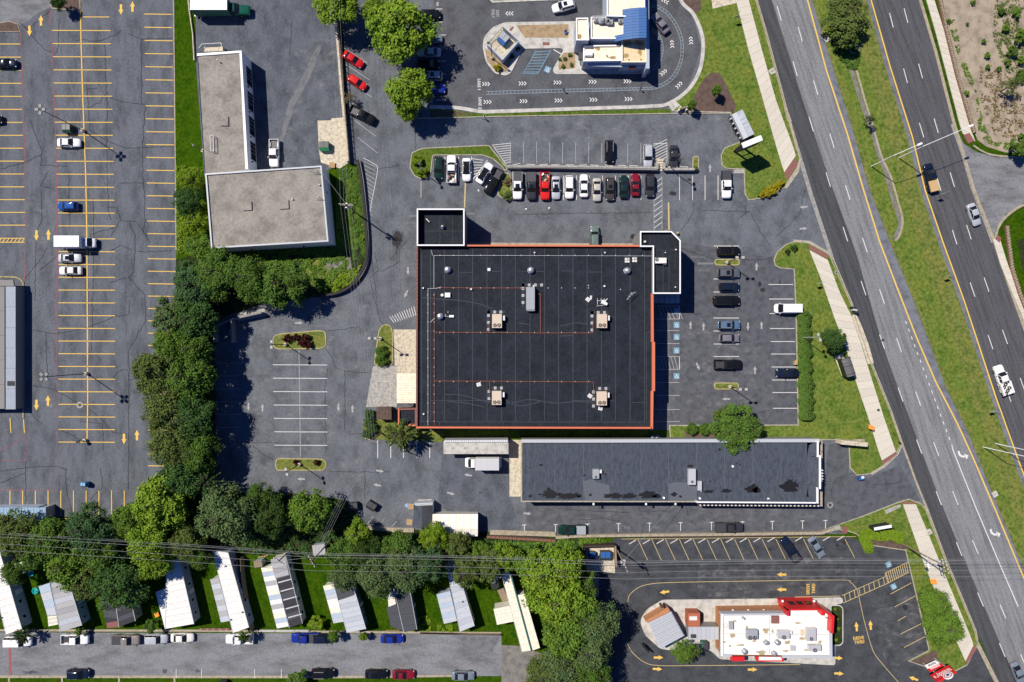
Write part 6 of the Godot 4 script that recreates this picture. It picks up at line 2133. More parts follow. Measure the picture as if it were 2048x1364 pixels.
func trees():
	tree(676,12,46,9,"broad","bright","round bright tree at the top edge over the end of the yard wall","","tree",0)
	tree(752,26,26,8,"broad","bright","small crown at the top edge between the yard wall tree and the big bright tree","","tree",1)
	tree(800,58,64,12,"broad","bright","largest bright tree of the top, shading the parked cars' west ends","","tree",2)
	tree(820,182,44,10,"broad","bright","medium bright tree beside the blue car, its shade lying on the lot below","","tree",1)
	tree(814,222,24,7,"broad","bright","low lobe-like tree just south of the medium bright tree by the blue car","","tree",0)
	var g="trees of the dark belt west of the central car park"
	for t in [[384,360,26,6,"broad","lime","bright low tree at the north end of the verge beside the workshop wall"],[378,405,30,7,"dense","deep","dark tree against the workshop wall that overhangs the yellow bays"],[388,452,30,6,"broad","lime","lime tree on the verge south of the dark wall tree"],[402,492,30,6,"broad","fresh","tree at the workshop's south-west corner"],
			[440,548,50,9,"fine","green","tree just south-west of the workshop's long shaded wall"],[392,575,46,9,"dense","teal","blue-green tree overhanging the bays opposite the silver cars"],[500,560,42,9,"fine","green","middle tree of the row south of the workshop"],[566,572,48,9,"loose","green","easternmost tree south of the workshop, shading the lot entrance"],
			[395,640,44,10,"broad","deep","dark tree over the north-west corner of the roofless pen"],[345,632,40,9,"loose","grey","ragged grey-green tree reaching into the yellow bays"],[345,690,36,10,"fine","fresh","fresh green tree west of the pen"],[395,700,36,10,"broad","green","tree beside the first shaded white bay"],[316,745,46,11,"dense","olive","olive tree bulging farthest west over the car park"],[380,755,48,11,"broad","green","tree east of the olive bulging tree"],[336,820,46,11,"fine","olive","olive-green tree across from the round manhole"],[396,830,42,11,"broad","deep","dark tree over the shaded bays near the down arrow"],[345,888,46,11,"fine","olive","brownish olive tree beside the yellow arrow pair"],[398,905,40,10,"fine","green","tree opposite the southern planted bed"],[360,955,44,10,"broad","deep","dark tree north of the bright yellow-green one"],[412,965,34,9,"spiky","teal","blue-green feathery tree at the belt's south end"]]:
		tree(t[0],t[1],t[2],t[3],t[4],t[5],t[6],g,"tree",int(t[0]) % 3)
	g="trees of the belt between the car park and the mobile homes"
	for t in [[325,1005,52,12,"broad","bright","vivid yellow-green tree at the bend of the tree belt"],[262,1040,36,9,"fine","fresh","smaller fresh tree overlapping the bottom yellow bays"],[455,1030,56,13,"fine","grey","big grey-green tree above the long white mobile home"],[550,1030,40,11,"dense","dark","dark tree between the grey-green tree and the black skips"],[520,990,24,8,"broad","green","small crown touching the grey-green tree's north-east side"],[622,1022,40,11,"broad","fresh","round tree west of the black skips"],[185,1055,46,11,"fine","teal","blue-green tree over the south end of the yellow bays"],[110,1075,44,10,"broad","green","tree east of the pale blue container"],[30,1065,46,10,"fine","olive","olive tree over the pale blue container"],[75,1100,36,9,"broad","green","tree behind the small pale shed"],[140,1130,44,10,"loose","fresh","fresh tree over the ribbed-roof mobile home"],[205,1110,40,10,"broad","green","tree in the middle of the western belt"],[240,1165,54,11,"dense","deep","dark dense tree hiding the dark-roofed home"],[300,1085,42,11,"broad","bright","yellow-green tree overhanging the wide white home"],[312,1125,32,10,"broad","bright","yellow-green lower crown shading the wide white roof"],[375,1085,34,9,"fine","olive","olive tree between the bright trees and the long white home"],[180,1165,34,9,"loose","olive","loose olive tree left of the dark dense tree"],[30,1145,24,7,"fine","green","small tree in front of the small pale shed"],[45,1270,19,5,"spiky","deep","feathery little tree over the parked white vehicle at the west end"],[402,1115,22,8,"broad","green","little crown beside the long white home's north end"]]:
		tree(t[0],t[1],t[2],t[3],t[4],t[5],t[6],g,"tree",int(t[0]) % 3)
	g="trees behind the storage shed and the eastern mobile homes"
	for t in [[716,1065,26,8,"broad","bright","small bright tree just south of the angled black skip"],[690,1110,36,9,"broad","green","tree east of the small silver shed"],[735,1108,34,9,"dense","dark","dark tree in the belt above the teal-walled home"],[690,1150,30,9,"fine","grey","grey-green tree over the teal-walled home's north end"],[760,1150,42,11,"fine","grey","grey-green tree north of the pink porch"],[815,1135,44,11,"fine","grey","pale green tree over the charcoal roof"],[862,1125,36,10,"fine","teal","blue-green tree west of the silver-roofed home"],[800,1096,36,9,"broad","green","tree behind the shingled shed"],[870,1074,30,8,"broad","lime","lime tree overhanging the cream storage shed's west end"],[916,1090,26,8,"loose","olive","olive tree at the cream storage shed's south-east corner"],[962,1106,24,7,"broad","fresh","fresh tree just east of the cream storage shed"],[935,1140,32,9,"loose","olive","olive tree over the silver-roofed home"],[978,1128,34,9,"loose","olive","olive tree at the north end of the cream home"],[1010,1114,27,8,"broad","bright","bright tree under the brown wall face"],[1060,1124,32,9,"broad","fresh","fresh tree below the end of the brown wall"],[1108,1108,20,5,"bush","lime","low lime tree under the tan retaining wall"],[1142,1108,20,4,"bush","green","low tree left of the bin pen"],[1085,1140,44,12,"broad","bright","bright tree north-east of the cream home"],[1130,1130,40,12,"broad","bright","bright tree west of the bin pen's floor"],[1115,1195,56,13,"broad","bright","largest yellow-green tree east of the cream home"],[1155,1215,42,12,"broad","fresh","fresh tree on the edge of the restaurant lot"],[1135,1265,48,12,"broad","fresh","tree east of the cream home's south end"],[1195,1250,46,12,"fine","grey","grey-green tree facing the drive-through curve"],[1175,1295,44,11,"fine","grey","grey-green tree in the south-east clump"],[1120,1330,46,10,"fine","grey","pale tree at the bottom of the clump beside the gravel"],[1180,1345,40,10,"fine","green","tree at the bottom edge hiding the red car"],[1085,1345,34,9,"fine","olive","tree at the bottom edge nearest the gravel yard"],[1165,1165,30,9,"loose","green","tree south of the bin pen"]]:
		tree(t[0],t[1],t[2],t[3],t[4],t[5],t[6],g,"tree",int(t[0]) % 3)
	tree(1366,1303,23,6,"fine","fresh","small round tree at the ribbed hut's south-east corner")
	tree(1391,1300,14,5,"thin","olive","thin bare-branched tree beside the ribbed hut's round tree")
	tree(1866,1205,30,8,"fine","fresh","northern of two merged trees on the lawn by the restaurant bays","","tree",1)
	tree(1886,1252,37,8,"fine","fresh","southern and larger of two merged trees on the restaurant lawn","","tree",2)
	tree(1465,856,50,7,"loose","green","wide feathery tree overhanging the strip building's north parapet","","tree",0)
	tree(1500,862,26,6,"loose","green","smaller feathery crown on the east side of the wide feathery tree","","tree",1)
	tree(802,868,36,7,"spiky","olive","spiky olive conifer at the south-west corner of the big store","","conifer",2)
	tree(1666,679,24,6,"dense","deep","small round dark tree on the lawn beside the bus shelter")
	tree(1690,38,45,6,"loose","olive","wide dark bush-like tree at the top of the median","","tree",1)
	tree(1698,88,20,4,"bush","green","low green growth south of the dark median tree")
	tree(1739,240,12,4,"thin","dark","almost leafless small tree standing in the median ditch","","bare_tree")
	tree(2022,172,21,5,"thin","olive","thin thorny tree on the stone slope","","bare_tree",1)
	tree(1383,210,10,4,"broad","fresh","young tree at the south-west corner of the mulch bed","young trees in the mulch bed")
	tree(1432,181,11,4,"broad","fresh","young tree in the middle of the mulch bed","young trees in the mulch bed")
	tree(2044,290,24,5,"bush","green","leafy tree at the right edge above the side street")
	tree(700,195,13,3,"thin","dry","brown withered bush between the red cars and the black pickup","","bare_tree",2)
	tree(668,1271,12,4,"dense","fresh","clipped little tree at the kerb near the dark blue parked car")
	tree(727,1272,9,3,"loose","lime","small bright sapling at the kerb between the two parked blue cars")
	tree(488,1272,13,5,"spiky","fresh","green pointed tree over the tail of the white pickup on the street")
	tree(632,1248,18,2.5,"bush","lime","lime bush on the lawn in front of the teal-walled home")
	tree(305,1250,16,4,"bush","green","bush in front of the wide white home at the kerb")
	tree(160,1262,10,3,"bush","fresh","small bush at the kerb in front of the ribbed-roof home")
	tree(118,6,15,4,"dense","deep","dark round tree in the planter at the top of the west car park")
	tree(598,1362,26,4,"bush","green","bush at the bottom edge beside the black parked vehicle")
func plants():
	var k=0
	for b in [[834,322,13,"north"],[843,343,13,"south"]]:
		bush(b[0],b[1],b[2],1.8,"lime","yellow-green shrub at the %s end of the kerbed bed's rounded corner" % b[3],"shrubs in the long kerbed bed")
	bush(1014,390,12,1.5,"olive","olive shrub at the foot of the small bed next to the white pickup","shrubs in the small bed")
	bush(1014,362,10,1.2,"dry","brownish shrub at the top of the small bed next to the white pickup","shrubs in the small bed")
	bush(1391,336,7,1.4,"green","low shrub in the finger bed at the end of the upper wall")
	for b in [[573,676,10,1.7,"westernmost, beside the lamp post"],[591,674,8,1.5,"second from the west"],[611,672,9,1.6,"north-east one"],[604,687,10,1.7,"south of the row"],[618,688,9,1.6,"easternmost"]]:
		bush(b[0],b[1],b[2],b[3],"purple","dark red shrub in the northern planted bed, %s" % b[4],"dark red shrubs in the planted beds")
	for b in [[592,925,7,"beside the lamp post"],[633,925,7,"towards the east end"]]:
		bush(b[0],b[1],b[2],1.3,"purple","dark red shrub in the southern planted bed, %s" % b[3],"dark red shrubs in the planted beds")
	for b in [[763,720,13,1.8,"southern"],[763,702,13,1.7,"northern"]]:
		bush(b[0],b[1],b[2],b[3],"green","round green shrub in the bed by the loading pad, %s of the two" % b[4],"","shrub","dense")
	for b in [[740,828,"topmost"],[737,845,"second from the top"],[745,856,"eastern of the lower pair"],[735,867,"lowest"]]:
		bush(b[0],b[1],11.5,1.7,"deep","round dark green shrub by the brick store, %s of the four" % b[2],"round shrubs by the brick store","shrub","dense")
	for b in [[1384,859,13,"western"],[1409,859,13,"eastern"]]:
		bush(b[0],b[1],b[2],1.8,"green","round green shrub on the mulch north of the strip building, %s of two" % b[3],"","shrub","dense")
	for b in [[1588,496,8,"larger"],[1576,503,6,"smaller"]]:
		bush(b[0],b[1],b[2],1.2,"dark","%s dark shrub on the tip of the middle roadside lawn" % b[3])
	var n=0
	for b in [[1524,388,9],[1534,382,9],[1544,377,10],[1555,372,9],[1562,364,8],[1548,385,7],[1535,390,7]]:
		bush(b[0],b[1],b[2],1.3,"yellow","golden yellow shrub in the row at the lawn corner, %s" % ["westernmost","second from the west","middle of the back","fourth from the west","easternmost","front right","front left"][n],"golden shrubs at the lawn corner")
		n+=1
	for b in [[1120,118,4,"topmost"],[1130,118,5,"left of centre"],[1140,110,5,"upper right"],[1142,129,5,"lower right"],[1126,132,5,"lowest"]]:
		bush(b[0],b[1],b[2],0.7,"olive","small shrub in the pebble bed beside the accessible bay, %s" % b[3],"shrubs in the pebble bed")
	bush(994,135,9,1.5,"yellow","straggly yellowish shrub at the foot of the bin enclosure")
	bush(1036,96,6,0.9,"dark","small dark shrub on the right shaded side of the bin enclosure")
	bush(1024,112,6,0.9,"dark","small dark shrub at the lower shaded corner of the bin enclosure")
	for b in [[1671,1218,3.5,"first"],[1674,1238,4,"second"],[1678,1258,4,"third"],[1672,1280,4,"fourth"]]:
		bush(b[0],b[1],b[2],0.6,"lime","tiny lime shrub in the dark restaurant bed, %s from the top" % b[3],"tiny shrubs in the restaurant bed")
	# slope shrubs
	n=0
	var names=["near the top edge","right of the first","with a dry neighbour","large one at the right edge","round and bright","small and low","lower left of the round one","in the gap between stones","wide one at the right","low scrub near the wall","beside the thorny tree","above the thorny tree","dark tuft","last one downhill","in the upper middle","uppermost right"]
	for b in [[2005,20,9],[2035,27,10],[1896,41,6],[2046,70,16],[2028,101,13],[1977,133,6],[2017,125,8],[1999,138,6],[2044,150,14],[1934,185,7],[1969,82,6],[1975,110,7],[1935,48,4],[1947,4,6],[2012,58,9],[2042,120,10]]:
		bush(b[0],b[1],b[2],b[2]*0.16,"fresh" if n % 4 else "green","green shrub on the stone slope, %s" % names[n],"shrubs on the stone slope")
		n+=1
	# the two clipped hedges
	var hedge=thing("clipped_hedge","long wavy dark green hedge between the front bays and the lawn","hedge",P(1611,730))
	rng.seed=55
	var st=begin()
	for i in 7500:
		var t=rng.randf()
		var yy=622+218*t
		var half=12.5+2.5*sin(yy*0.19)+1.5*sin(yy*0.41)+(2.0 if t>0.6 else 0.0)
		var cx=1609+5*t
		var u=rng.randf_range(-1,1)
		var end=min(1.0,min((yy-620)/9.0,(842-yy)/9.0))
		half*=sqrt(max(0.05,1-(1-end)*(1-end)))
		var hh=1.5*pow(max(0.0,1-pow(abs(u),4.0)),0.4)+rng.randf_range(-0.12,0.1)
		var q=P(cx+u*half,yy,hh)
		var b=rng.randf_range(0.6,1.35)
		leaf(st,Vector3(q.x,max(0.1,hh*(1.0 if rng.randf()<0.75 else rng.randf())),q.z),(Vector3(u*0.7,1,0)+Vector3(rng.randf_range(-1,1),0,rng.randf_range(-1,1))*0.7).normalized(),rng.randf_range(0.13,0.24),Color(b,b,b))
	done(st,hedge,"foliage",leaf_mat("green"))
	var h2=thing("clipped_hedge","low bright lime hedge curving round the restaurant's mulch bed","hedge",P(1765,1075))
	st=begin()
	var path=smooth([1738,1098,1733,1085,1728,1074,1740,1069,1765,1072,1785,1070,1802,1078])
	for i in 7500:
		var p=along(path,rng.randf())+Vector2(rng.randf_range(-1,1),rng.randf_range(-1,1)).limit_length(1.0)*10.3
		var hh=rng.randf_range(0.2,0.75)
		var q=P(p.x,p.y,hh)
		var b=rng.randf_range(0.65,1.3)
		leaf(st,Vector3(q.x,hh,q.z),Vector3(rng.randf_range(-1,1)*0.7,1,rng.randf_range(-1,1)*0.7).normalized(),rng.randf_range(0.12,0.2),Color(b,b,b))
	done(st,h2,"foliage",leaf_mat("lime"))
	# weeds and undergrowth nobody could count
	growth("weed_growth",[[447,505,690,495,700,540,640,575,520,545]],3200,"fresh",0.4,11)
	growth("bank_ivy",[[676,340,716,334,726,400,733,470,730,520,706,520,700,430]],2600,"green",0.4,12)
	growth("edge_weeds",[[640,575,690,545,722,530,712,560,670,584,640,590]],1800,"lime",0.7,13)
	growth("verge_weeds",[[352,330,404,335,412,420,420,505,354,510]],3000,"lime",0.6,14)
	growth("undergrowth",[[352,520,432,520,432,985,600,990,700,1005,735,1060,980,1078,1165,1088,1165,1170,1060,1150,900,1118,480,1108,-40,1108,-40,1048,352,1040]],26000,"deep",0.8,15)
	growth("wall_creepers",[[960,1082,1112,1086,1120,1078,1215,1076,1214,1084,1168,1090,1160,1120,960,1110]],5200,"fresh",0.9,16)
	growth("kerb_weeds",[[822,1236,860,1232,862,1262,820,1262]],900,"lime",0.4,17)
	growth("kerb_weeds",[[875,1250,905,1250,905,1263,875,1263]],400,"lime",0.3,18)
	growth("median_tufts",[[1655,60,1715,60,1722,110,1712,142,1690,130,1670,110]],2200,"green",0.5,19)
	growth("slope_scrub",[[1888,40,1900,60,1930,150,1950,185,1958,270,1990,296,2040,300,2046,285,1985,285,1965,240,1950,170,1925,110,1910,40]],900,"fresh",0.3,20)
	growth("dry_scrub",[[1960,130,2000,130,2048,200,2048,280,1990,270,1960,200]],900,"dry",0.2,21)
	growth("slope_scrub",[[1990,0,2048,0,2048,170,2010,140,1985,70]],1100,"olive",0.25,22)
func growth(called,polys: Array,count: int,hue: String,tall: float,sd: int):
	rng.seed=sd
	var pts=V(polys[0])
	var lo=pts[0]
	var hi=pts[0]
	for p in pts:
		lo=Vector2(min(lo.x,p.x),min(lo.y,p.y))
		hi=Vector2(max(hi.x,p.x),max(hi.y,p.y))
	var f=noise(sd,0.05,2)
	var st=begin()
	var n=0
	var tries=0
	while n<count and tries<count*12:
		tries+=1
		var p=Vector2(rng.randf_range(lo.x,hi.x),rng.randf_range(lo.y,hi.y))
		var d=f.get_noise_2d(p.x,p.y)
		if d<-0.15 or not Geometry2D.is_point_in_polygon(p,pts):
			continue
		var hh=rng.randf_range(0.05,1.0)*tall*(0.5+d)
		var q=P(p.x,p.y,hh)
		var b=rng.randf_range(0.6,1.35)*(0.9+d*0.4)
		leaf(st,Vector3(q.x,max(hh,0.04),q.z),Vector3(rng.randf_range(-1,1)*0.8,1,rng.randf_range(-1,1)*0.8).normalized(),rng.randf_range(0.14,0.34),Color(b*rng.randf_range(0.9,1.15),b,b))
		n+=1
	var o=done(st,self,called,leaf_mat(hue))
	o.set_meta("kind","stuff")
	o.set_meta("label","low %s of leafy weeds covering the ground" % called.replace("_"," "))
# ---------- vehicles: nose along +x,wheels on y=0 ----------
var car_cache:={}
var paints:={}
func paint_mat(hue: String)->StandardMaterial3D:
	if paints.has(hue):
		return paints[hue]
	var c={"white": [0.8,0.8,0.8],"offwhite": [0.72,0.7,0.65],"black": [0.008,0.009,0.011],"navy": [0.008,0.014,0.035],"blue": [0.012,0.075,0.3],"royal": [0.012,0.03,0.26],"red": [0.5,0.012,0.016],"brightred": [0.62,0.02,0.02],"maroon": [0.2,0.012,0.025],"silver": [0.46,0.48,0.52],"beige": [0.5,0.47,0.42],"grey": [0.11,0.12,0.135],"bluegrey": [0.1,0.17,0.26],"slate": [0.19,0.23,0.27],"green": [0.008,0.03,0.026],"darkgrey": [0.035,0.037,0.045],"brown": [0.055,0.05,0.048],"olive": [0.14,0.19,0.17],"taupe": [0.24,0.22,0.2],"forest": [0.01,0.09,0.06],"mauve": [0.2,0.19,0.22]}[hue]
	var m:=StandardMaterial3D.new()
	m.resource_name="paint_"+hue
	m.albedo_color=lin(c[0],c[1],c[2])
	m.roughness=0.42
	m.metallic=0.15 if hue in ["silver","grey","slate","bluegrey","olive","beige","taupe","mauve"] else 0.0
	m.metallic_specular=0.15
	m.clearcoat_enabled=true
	m.clearcoat=0.45
	m.clearcoat_roughness=0.08
	paints[hue]=m
	return m
func body_loft(stations: Array)->ArrayMesh:
	var st=begin()
	st.set_smooth_group(0)
	var rings=[]
	for s in stations:
		var w=s[1]
		var b=s[2]
		var t=s[3]
		var hgt=t-b
		rings.append([Vector3(s[0],b,-w*0.94),Vector3(s[0],b+hgt*0.35,-w),Vector3(s[0],t-min(0.2,hgt*0.4),-w*0.985),Vector3(s[0],t-0.06,-w*0.93),Vector3(s[0],t-0.005,-w*0.8),Vector3(s[0],t+0.02,-w*0.4),Vector3(s[0],t+0.03,0),Vector3(s[0],t+0.02,w*0.4),Vector3(s[0],t-0.005,w*0.8),Vector3(s[0],t-0.06,w*0.93),Vector3(s[0],t-min(0.2,hgt*0.4),w*0.985),Vector3(s[0],b+hgt*0.35,w),Vector3(s[0],b,w*0.94)])
	for i in rings.size()-1:
		for k in 12:
			var a=rings[i][k]
			var b=rings[i][k+1]
			var c=rings[i+1][k+1]
			var d=rings[i+1][k]
			for q in [a,b,c,a,c,d]:
				st.set_uv(Vector2(q.x,q.z))
				st.add_vertex(q)
	for e in [[rings[0],1],[rings[rings.size()-1],-1]]:
		var r=e[0]
		var m=Vector3(r[0].x,(r[0].y+r[6].y)/2,0)
		for k in 12:
			var tri3=[m,r[k+1],r[k]] if e[1]>0 else [m,r[k],r[k+1]]
			for q in tri3:
				st.set_uv(Vector2(q.x,q.z))
				st.add_vertex(q)
	st.index()
	st.generate_normals()
	return st.commit()
# corners of the glasshouse: belt and roof outlines
func house(spec: Dictionary)->Dictionary:
	var out:={}
	var c0=spec.cowl
	var h0=spec.header
	var h1=spec.rear_header
	var c1=spec.rear_base
	var bw=spec.belt_w
	var rw=spec.roof_w
	var by=spec.belt
	var ry=spec.roof
	var F=[Vector3(c0,by,-bw),Vector3(c0,by,bw)]
	var H=[Vector3(h0,ry,-rw),Vector3(h0,ry,rw)]
	var R=[Vector3(h1,ry,-rw),Vector3(h1,ry,rw)]
	var B=[Vector3(c1,by,-bw),Vector3(c1,by,bw)]
	var st=begin()
	var fm=Vector3(c0+0.1,by,0)
	var hm=Vector3(h0+0.07,ry+0.02,0)
	for s in [[F[0],fm,hm,H[0]],[fm,F[1],H[1],hm]]:
		quad(st,s[0],s[1],s[2],s[3],Vector3(1,1,0))
	out.windscreen=st.commit()
	st=begin()
	quad(st,B[0],B[1],R[1],R[0],Vector3(-1,0.8,0))
	out.rear_window=st.commit()
	for s in 2:
		st=begin()
		quad(st,F[s],B[s],R[s],H[s],Vector3(0,0.3,-1 if s==0 else 1))
		out["side"+str(s)]=st.commit()
	# roof skin with a soft edge,and pillars
	st=begin()
	st.set_smooth_group(0)
	var n=9
	var rows=[]
	for i in n+1:
		var t=float(i)/n
		var x=lerp(h0+0.05,h1-0.03,t)
		var crown_y=ry+0.025+0.05*sin(PI*clamp(t,0.08,0.92))
		var w=rw+0.03
		var ex=0.06 if i in [0,n] else 0.0
		rows.append([Vector3(x,ry-0.03,-w),Vector3(x,ry+0.02-ex*0.4,-w+0.03),Vector3(x,crown_y-0.03-ex*0.5,-w*0.75),Vector3(x,crown_y-ex*0.5,0),Vector3(x,crown_y-0.03-ex*0.5,w*0.75),Vector3(x,ry+0.02-ex*0.4,w-0.03),Vector3(x,ry-0.03,w)])
	for i in n:
		for k in 6:
			var q=[rows[i][k],rows[i+1][k],rows[i+1][k+1],rows[i][k],rows[i+1][k+1],rows[i][k+1]]
			for p in q:
				st.set_uv(Vector2(p.x,p.z))
				st.add_vertex(p)
	st.index()
	st.generate_normals()
	out.roof=st.commit()
	for s in 2:
		st=begin()
		for e in [[F[s],H[s]],[B[s],R[s]]]:
			bar(st,e[0],e[1],0.05,0.045,5)
		for t in spec.pillars:
			bar(st,F[s].lerp(B[s],t),H[s].lerp(R[s],clamp((t-0.15)*1.35,0.05,0.95)),0.045,0.04,5)
		bar(st,F[s]+Vector3.UP*0.01,B[s]+Vector3.UP*0.01,0.03,0.03,5)
		bar(st,H[s],R[s],0.03,0.03,5)
		out["pillars"+str(s)]=st.commit()
	return out
func spec_of(kind: String)->Dictionary:
	match kind:
		"sedan":
			return {"len": 4.85,"w": 0.92,"belt": 0.98,"roof": 1.42,"cowl": 0.98,"header": 0.2,"rear_header": -1.0,"rear_base": -1.72,"belt_w": 0.83,"roof_w": 0.62,"pillars": [0.48],"wheel": 0.33,"axle": 1.4,"hood": 0.92,"tail": 0.98,"mid": 0.98}
		"coupe":
			return {"len": 4.75,"w": 0.94,"belt": 0.95,"roof": 1.32,"cowl": 0.6,"header": -0.15,"rear_header": -0.95,"rear_base": -1.75,"belt_w": 0.83,"roof_w": 0.6,"pillars": [0.55],"wheel": 0.34,"axle": 1.38,"hood": 0.92,"tail": 0.96,"mid": 0.96}
		"hatch":
			return {"len": 4.35,"w": 0.9,"belt": 1.0,"roof": 1.5,"cowl": 0.95,"header": 0.2,"rear_header": -1.6,"rear_base": -1.98,"belt_w": 0.82,"roof_w": 0.62,"pillars": [0.4,0.72],"wheel": 0.33,"axle": 1.3,"hood": 0.95,"tail": 0.98,"mid": 1.0}
		"suv":
			return {"len": 4.85,"w": 0.96,"belt": 1.12,"roof": 1.7,"cowl": 1.02,"header": 0.35,"rear_header": -1.9,"rear_base": -2.22,"belt_w": 0.87,"roof_w": 0.68,"pillars": [0.38,0.68],"wheel": 0.37,"axle": 1.42,"hood": 1.06,"tail": 1.08,"mid": 1.12}
		"longsuv":
			return {"len": 5.7,"w": 1.0,"belt": 1.2,"roof": 1.9,"cowl": 1.35,"header": 0.75,"rear_header": -2.4,"rear_base": -2.65,"belt_w": 0.92,"roof_w": 0.74,"pillars": [0.3,0.55,0.78],"wheel": 0.39,"axle": 1.65,"hood": 1.12,"tail": 1.15,"mid": 1.2}
		"van":
			return {"len": 5.5,"w": 1.0,"belt": 1.25,"roof": 2.15,"cowl": 2.05,"header": 1.35,"rear_header": -2.6,"rear_base": -2.7,"belt_w": 0.95,"roof_w": 0.84,"pillars": [0.25],"wheel": 0.36,"axle": 1.65,"hood": 1.12,"tail": 1.2,"mid": 1.25}
	return {"len": 5.75,"w": 1.0,"belt": 1.2,"roof": 1.82,"cowl": 1.25,"header": 0.6,"rear_header": -0.55,"rear_base": -0.75,"belt_w": 0.9,"roof_w": 0.7,"pillars": [0.5],"wheel": 0.39,"axle": 1.72,"hood": 1.14,"tail": 1.1,"mid": 1.18}
func car_meshes(kind: String)->Dictionary:
	if car_cache.has(kind):
		return car_cache[kind]
	var s=spec_of(kind)
	var h=s.len/2
	var w=s.w
	var out=house(s)
	out.spec=s
	var lift=0.2 if s.wheel<0.35 else 0.3
	if kind=="pickup":
		out.body=body_loft([[-0.84,w,lift,s.mid],[-0.3,w,lift,s.mid],[0.9,w,lift,s.mid],[1.3,w*0.99,lift,s.hood+0.03],[2.2,w*0.97,lift,s.hood],[2.6,w*0.92,lift+0.1,s.hood-0.05],[2.8,w*0.82,lift+0.14,s.hood-0.14],[h,w*0.66,lift+0.2,s.hood-0.3]])
		var st=begin()
		for k in [-1,1]:
			box(st,Vector3(-1.86,0.74,k*(w-0.07)),Vector3(2.02,0.78,0.14),0.0,0.04)
			box(st,Vector3(-1.72,0.82,k*(w-0.2)),Vector3(0.85,0.3,0.24),0.0,0.03)
		box(st,Vector3(-h+0.06,0.76,0),Vector3(0.1,0.72,w*1.9),0.0,0.02)
		out.bed_side=st.commit()
		st=begin()
		box(st,Vector3(-1.86,0.62,0),Vector3(1.95,0.12,w*1.76))
		box(st,Vector3(-0.88,0.86,0),Vector3(0.06,0.5,w*1.76))
		for k in 6:
			box(st,Vector3(-1.86,0.7,-0.62+k*0.25),Vector3(1.9,0.03,0.1))
		out.bed_floor=st.commit()
		st=begin()
		box(st,Vector3(-1.86,1.15,0),Vector3(2.02,0.07,w*1.84),0.0,0.03)
		out.cover=st.commit()
	else:
		var nose=0.62 if kind!="van" else 0.7
		out.body=body_loft([[-h,w*0.66,lift+0.28,s.tail-0.3],[-h+0.06,w*0.84,lift+0.16,s.tail-0.12],[-h+0.25,w*0.94,lift+0.06,s.tail-0.02],[-h+0.75,w*0.99,lift,s.tail+0.01],[-0.4,w,lift,s.mid],[s.cowl-0.15,w,lift,s.mid-0.01],[s.cowl+0.25,w*0.99,lift,s.hood+0.02],[lerp(s.cowl,h,0.6),w*0.96,lift,s.hood-0.03],[h-0.32,w*0.88,lift+0.08,s.hood-0.1],[h-0.1,w*0.76,lift+0.15,s.hood-0.2],[h,w*0.55,lift+0.22,s.hood-0.32]])
		if kind=="van":
			var st=begin()
			for k in [-1,1]:
				var q=[Vector3(0.9,1.25,k*0.97),Vector3(-2.68,1.25,k*0.97),Vector3(-2.6,2.15,k*0.87),Vector3(0.75,2.15,k*0.87)]
				quad(st,q[0],q[1],q[2],q[3],Vector3(0,0.2,k))
			quad(st,Vector3(-2.72,1.25,-0.95),Vector3(-2.72,1.25,0.95),Vector3(-2.62,2.15,0.84),Vector3(-2.62,2.15,-0.84),Vector3(-1,0,0))
			out.side_panel=st.commit()
	var st=begin()
	for k in 22:
		var t0=TAU*k/22
		var t1=TAU*(k+1)/22
		var r=s.wheel
		var a=Vector3(cos(t0)*r,sin(t0)*r,0)
		var b=Vector3(cos(t1)*r,sin(t1)*r,0)
		var z=Vector3(0,0,0.11)
		quad(st,a-z,b-z,b+z,a+z,a+b)
		for e in [-1,1]:
			quad(st,a+z*e,b+z*e,b*0.62+z*e,a*0.62+z*e,z*e)
	out.tyre=st.commit()
	st=begin()
	for k in 16:
		var t0=TAU*k/16
		var t1=TAU*(k+1)/16
		var r=s.wheel*0.63
		for e in [-1,1]:
			tri(st,Vector3(0,0,0.1*e),Vector3(cos(t0)*r,sin(t0)*r,0.085*e),Vector3(cos(t1)*r,sin(t1)*r,0.085*e),Vector3(0,0,e))
	out.rim=st.commit()
	st=begin()
	box(st,Vector3.ZERO,Vector3(0.14,0.13,0.2),0.3,0.03)
	out.mirror=st.commit()
	st=begin()
	box(st,Vector3.ZERO,Vector3(0.34,0.13,0.3),0.0,0.05)
	out.lamp=st.commit()
	st=begin()
	bar(st,Vector3(s.header-0.1,s.roof+0.09,0),Vector3(s.rear_header+0.1,s.roof+0.09,0),0.025,0.025,5)
	out.rails=st.commit()
	st=begin()
	box(st,Vector3(lerp(s.header,s.rear_header,0.3),s.roof+0.078,0),Vector3(0.75,0.012,s.roof_w*1.25),0.0,0.004)
	out.sunroof=st.commit()
	car_cache[kind]=out
	return out
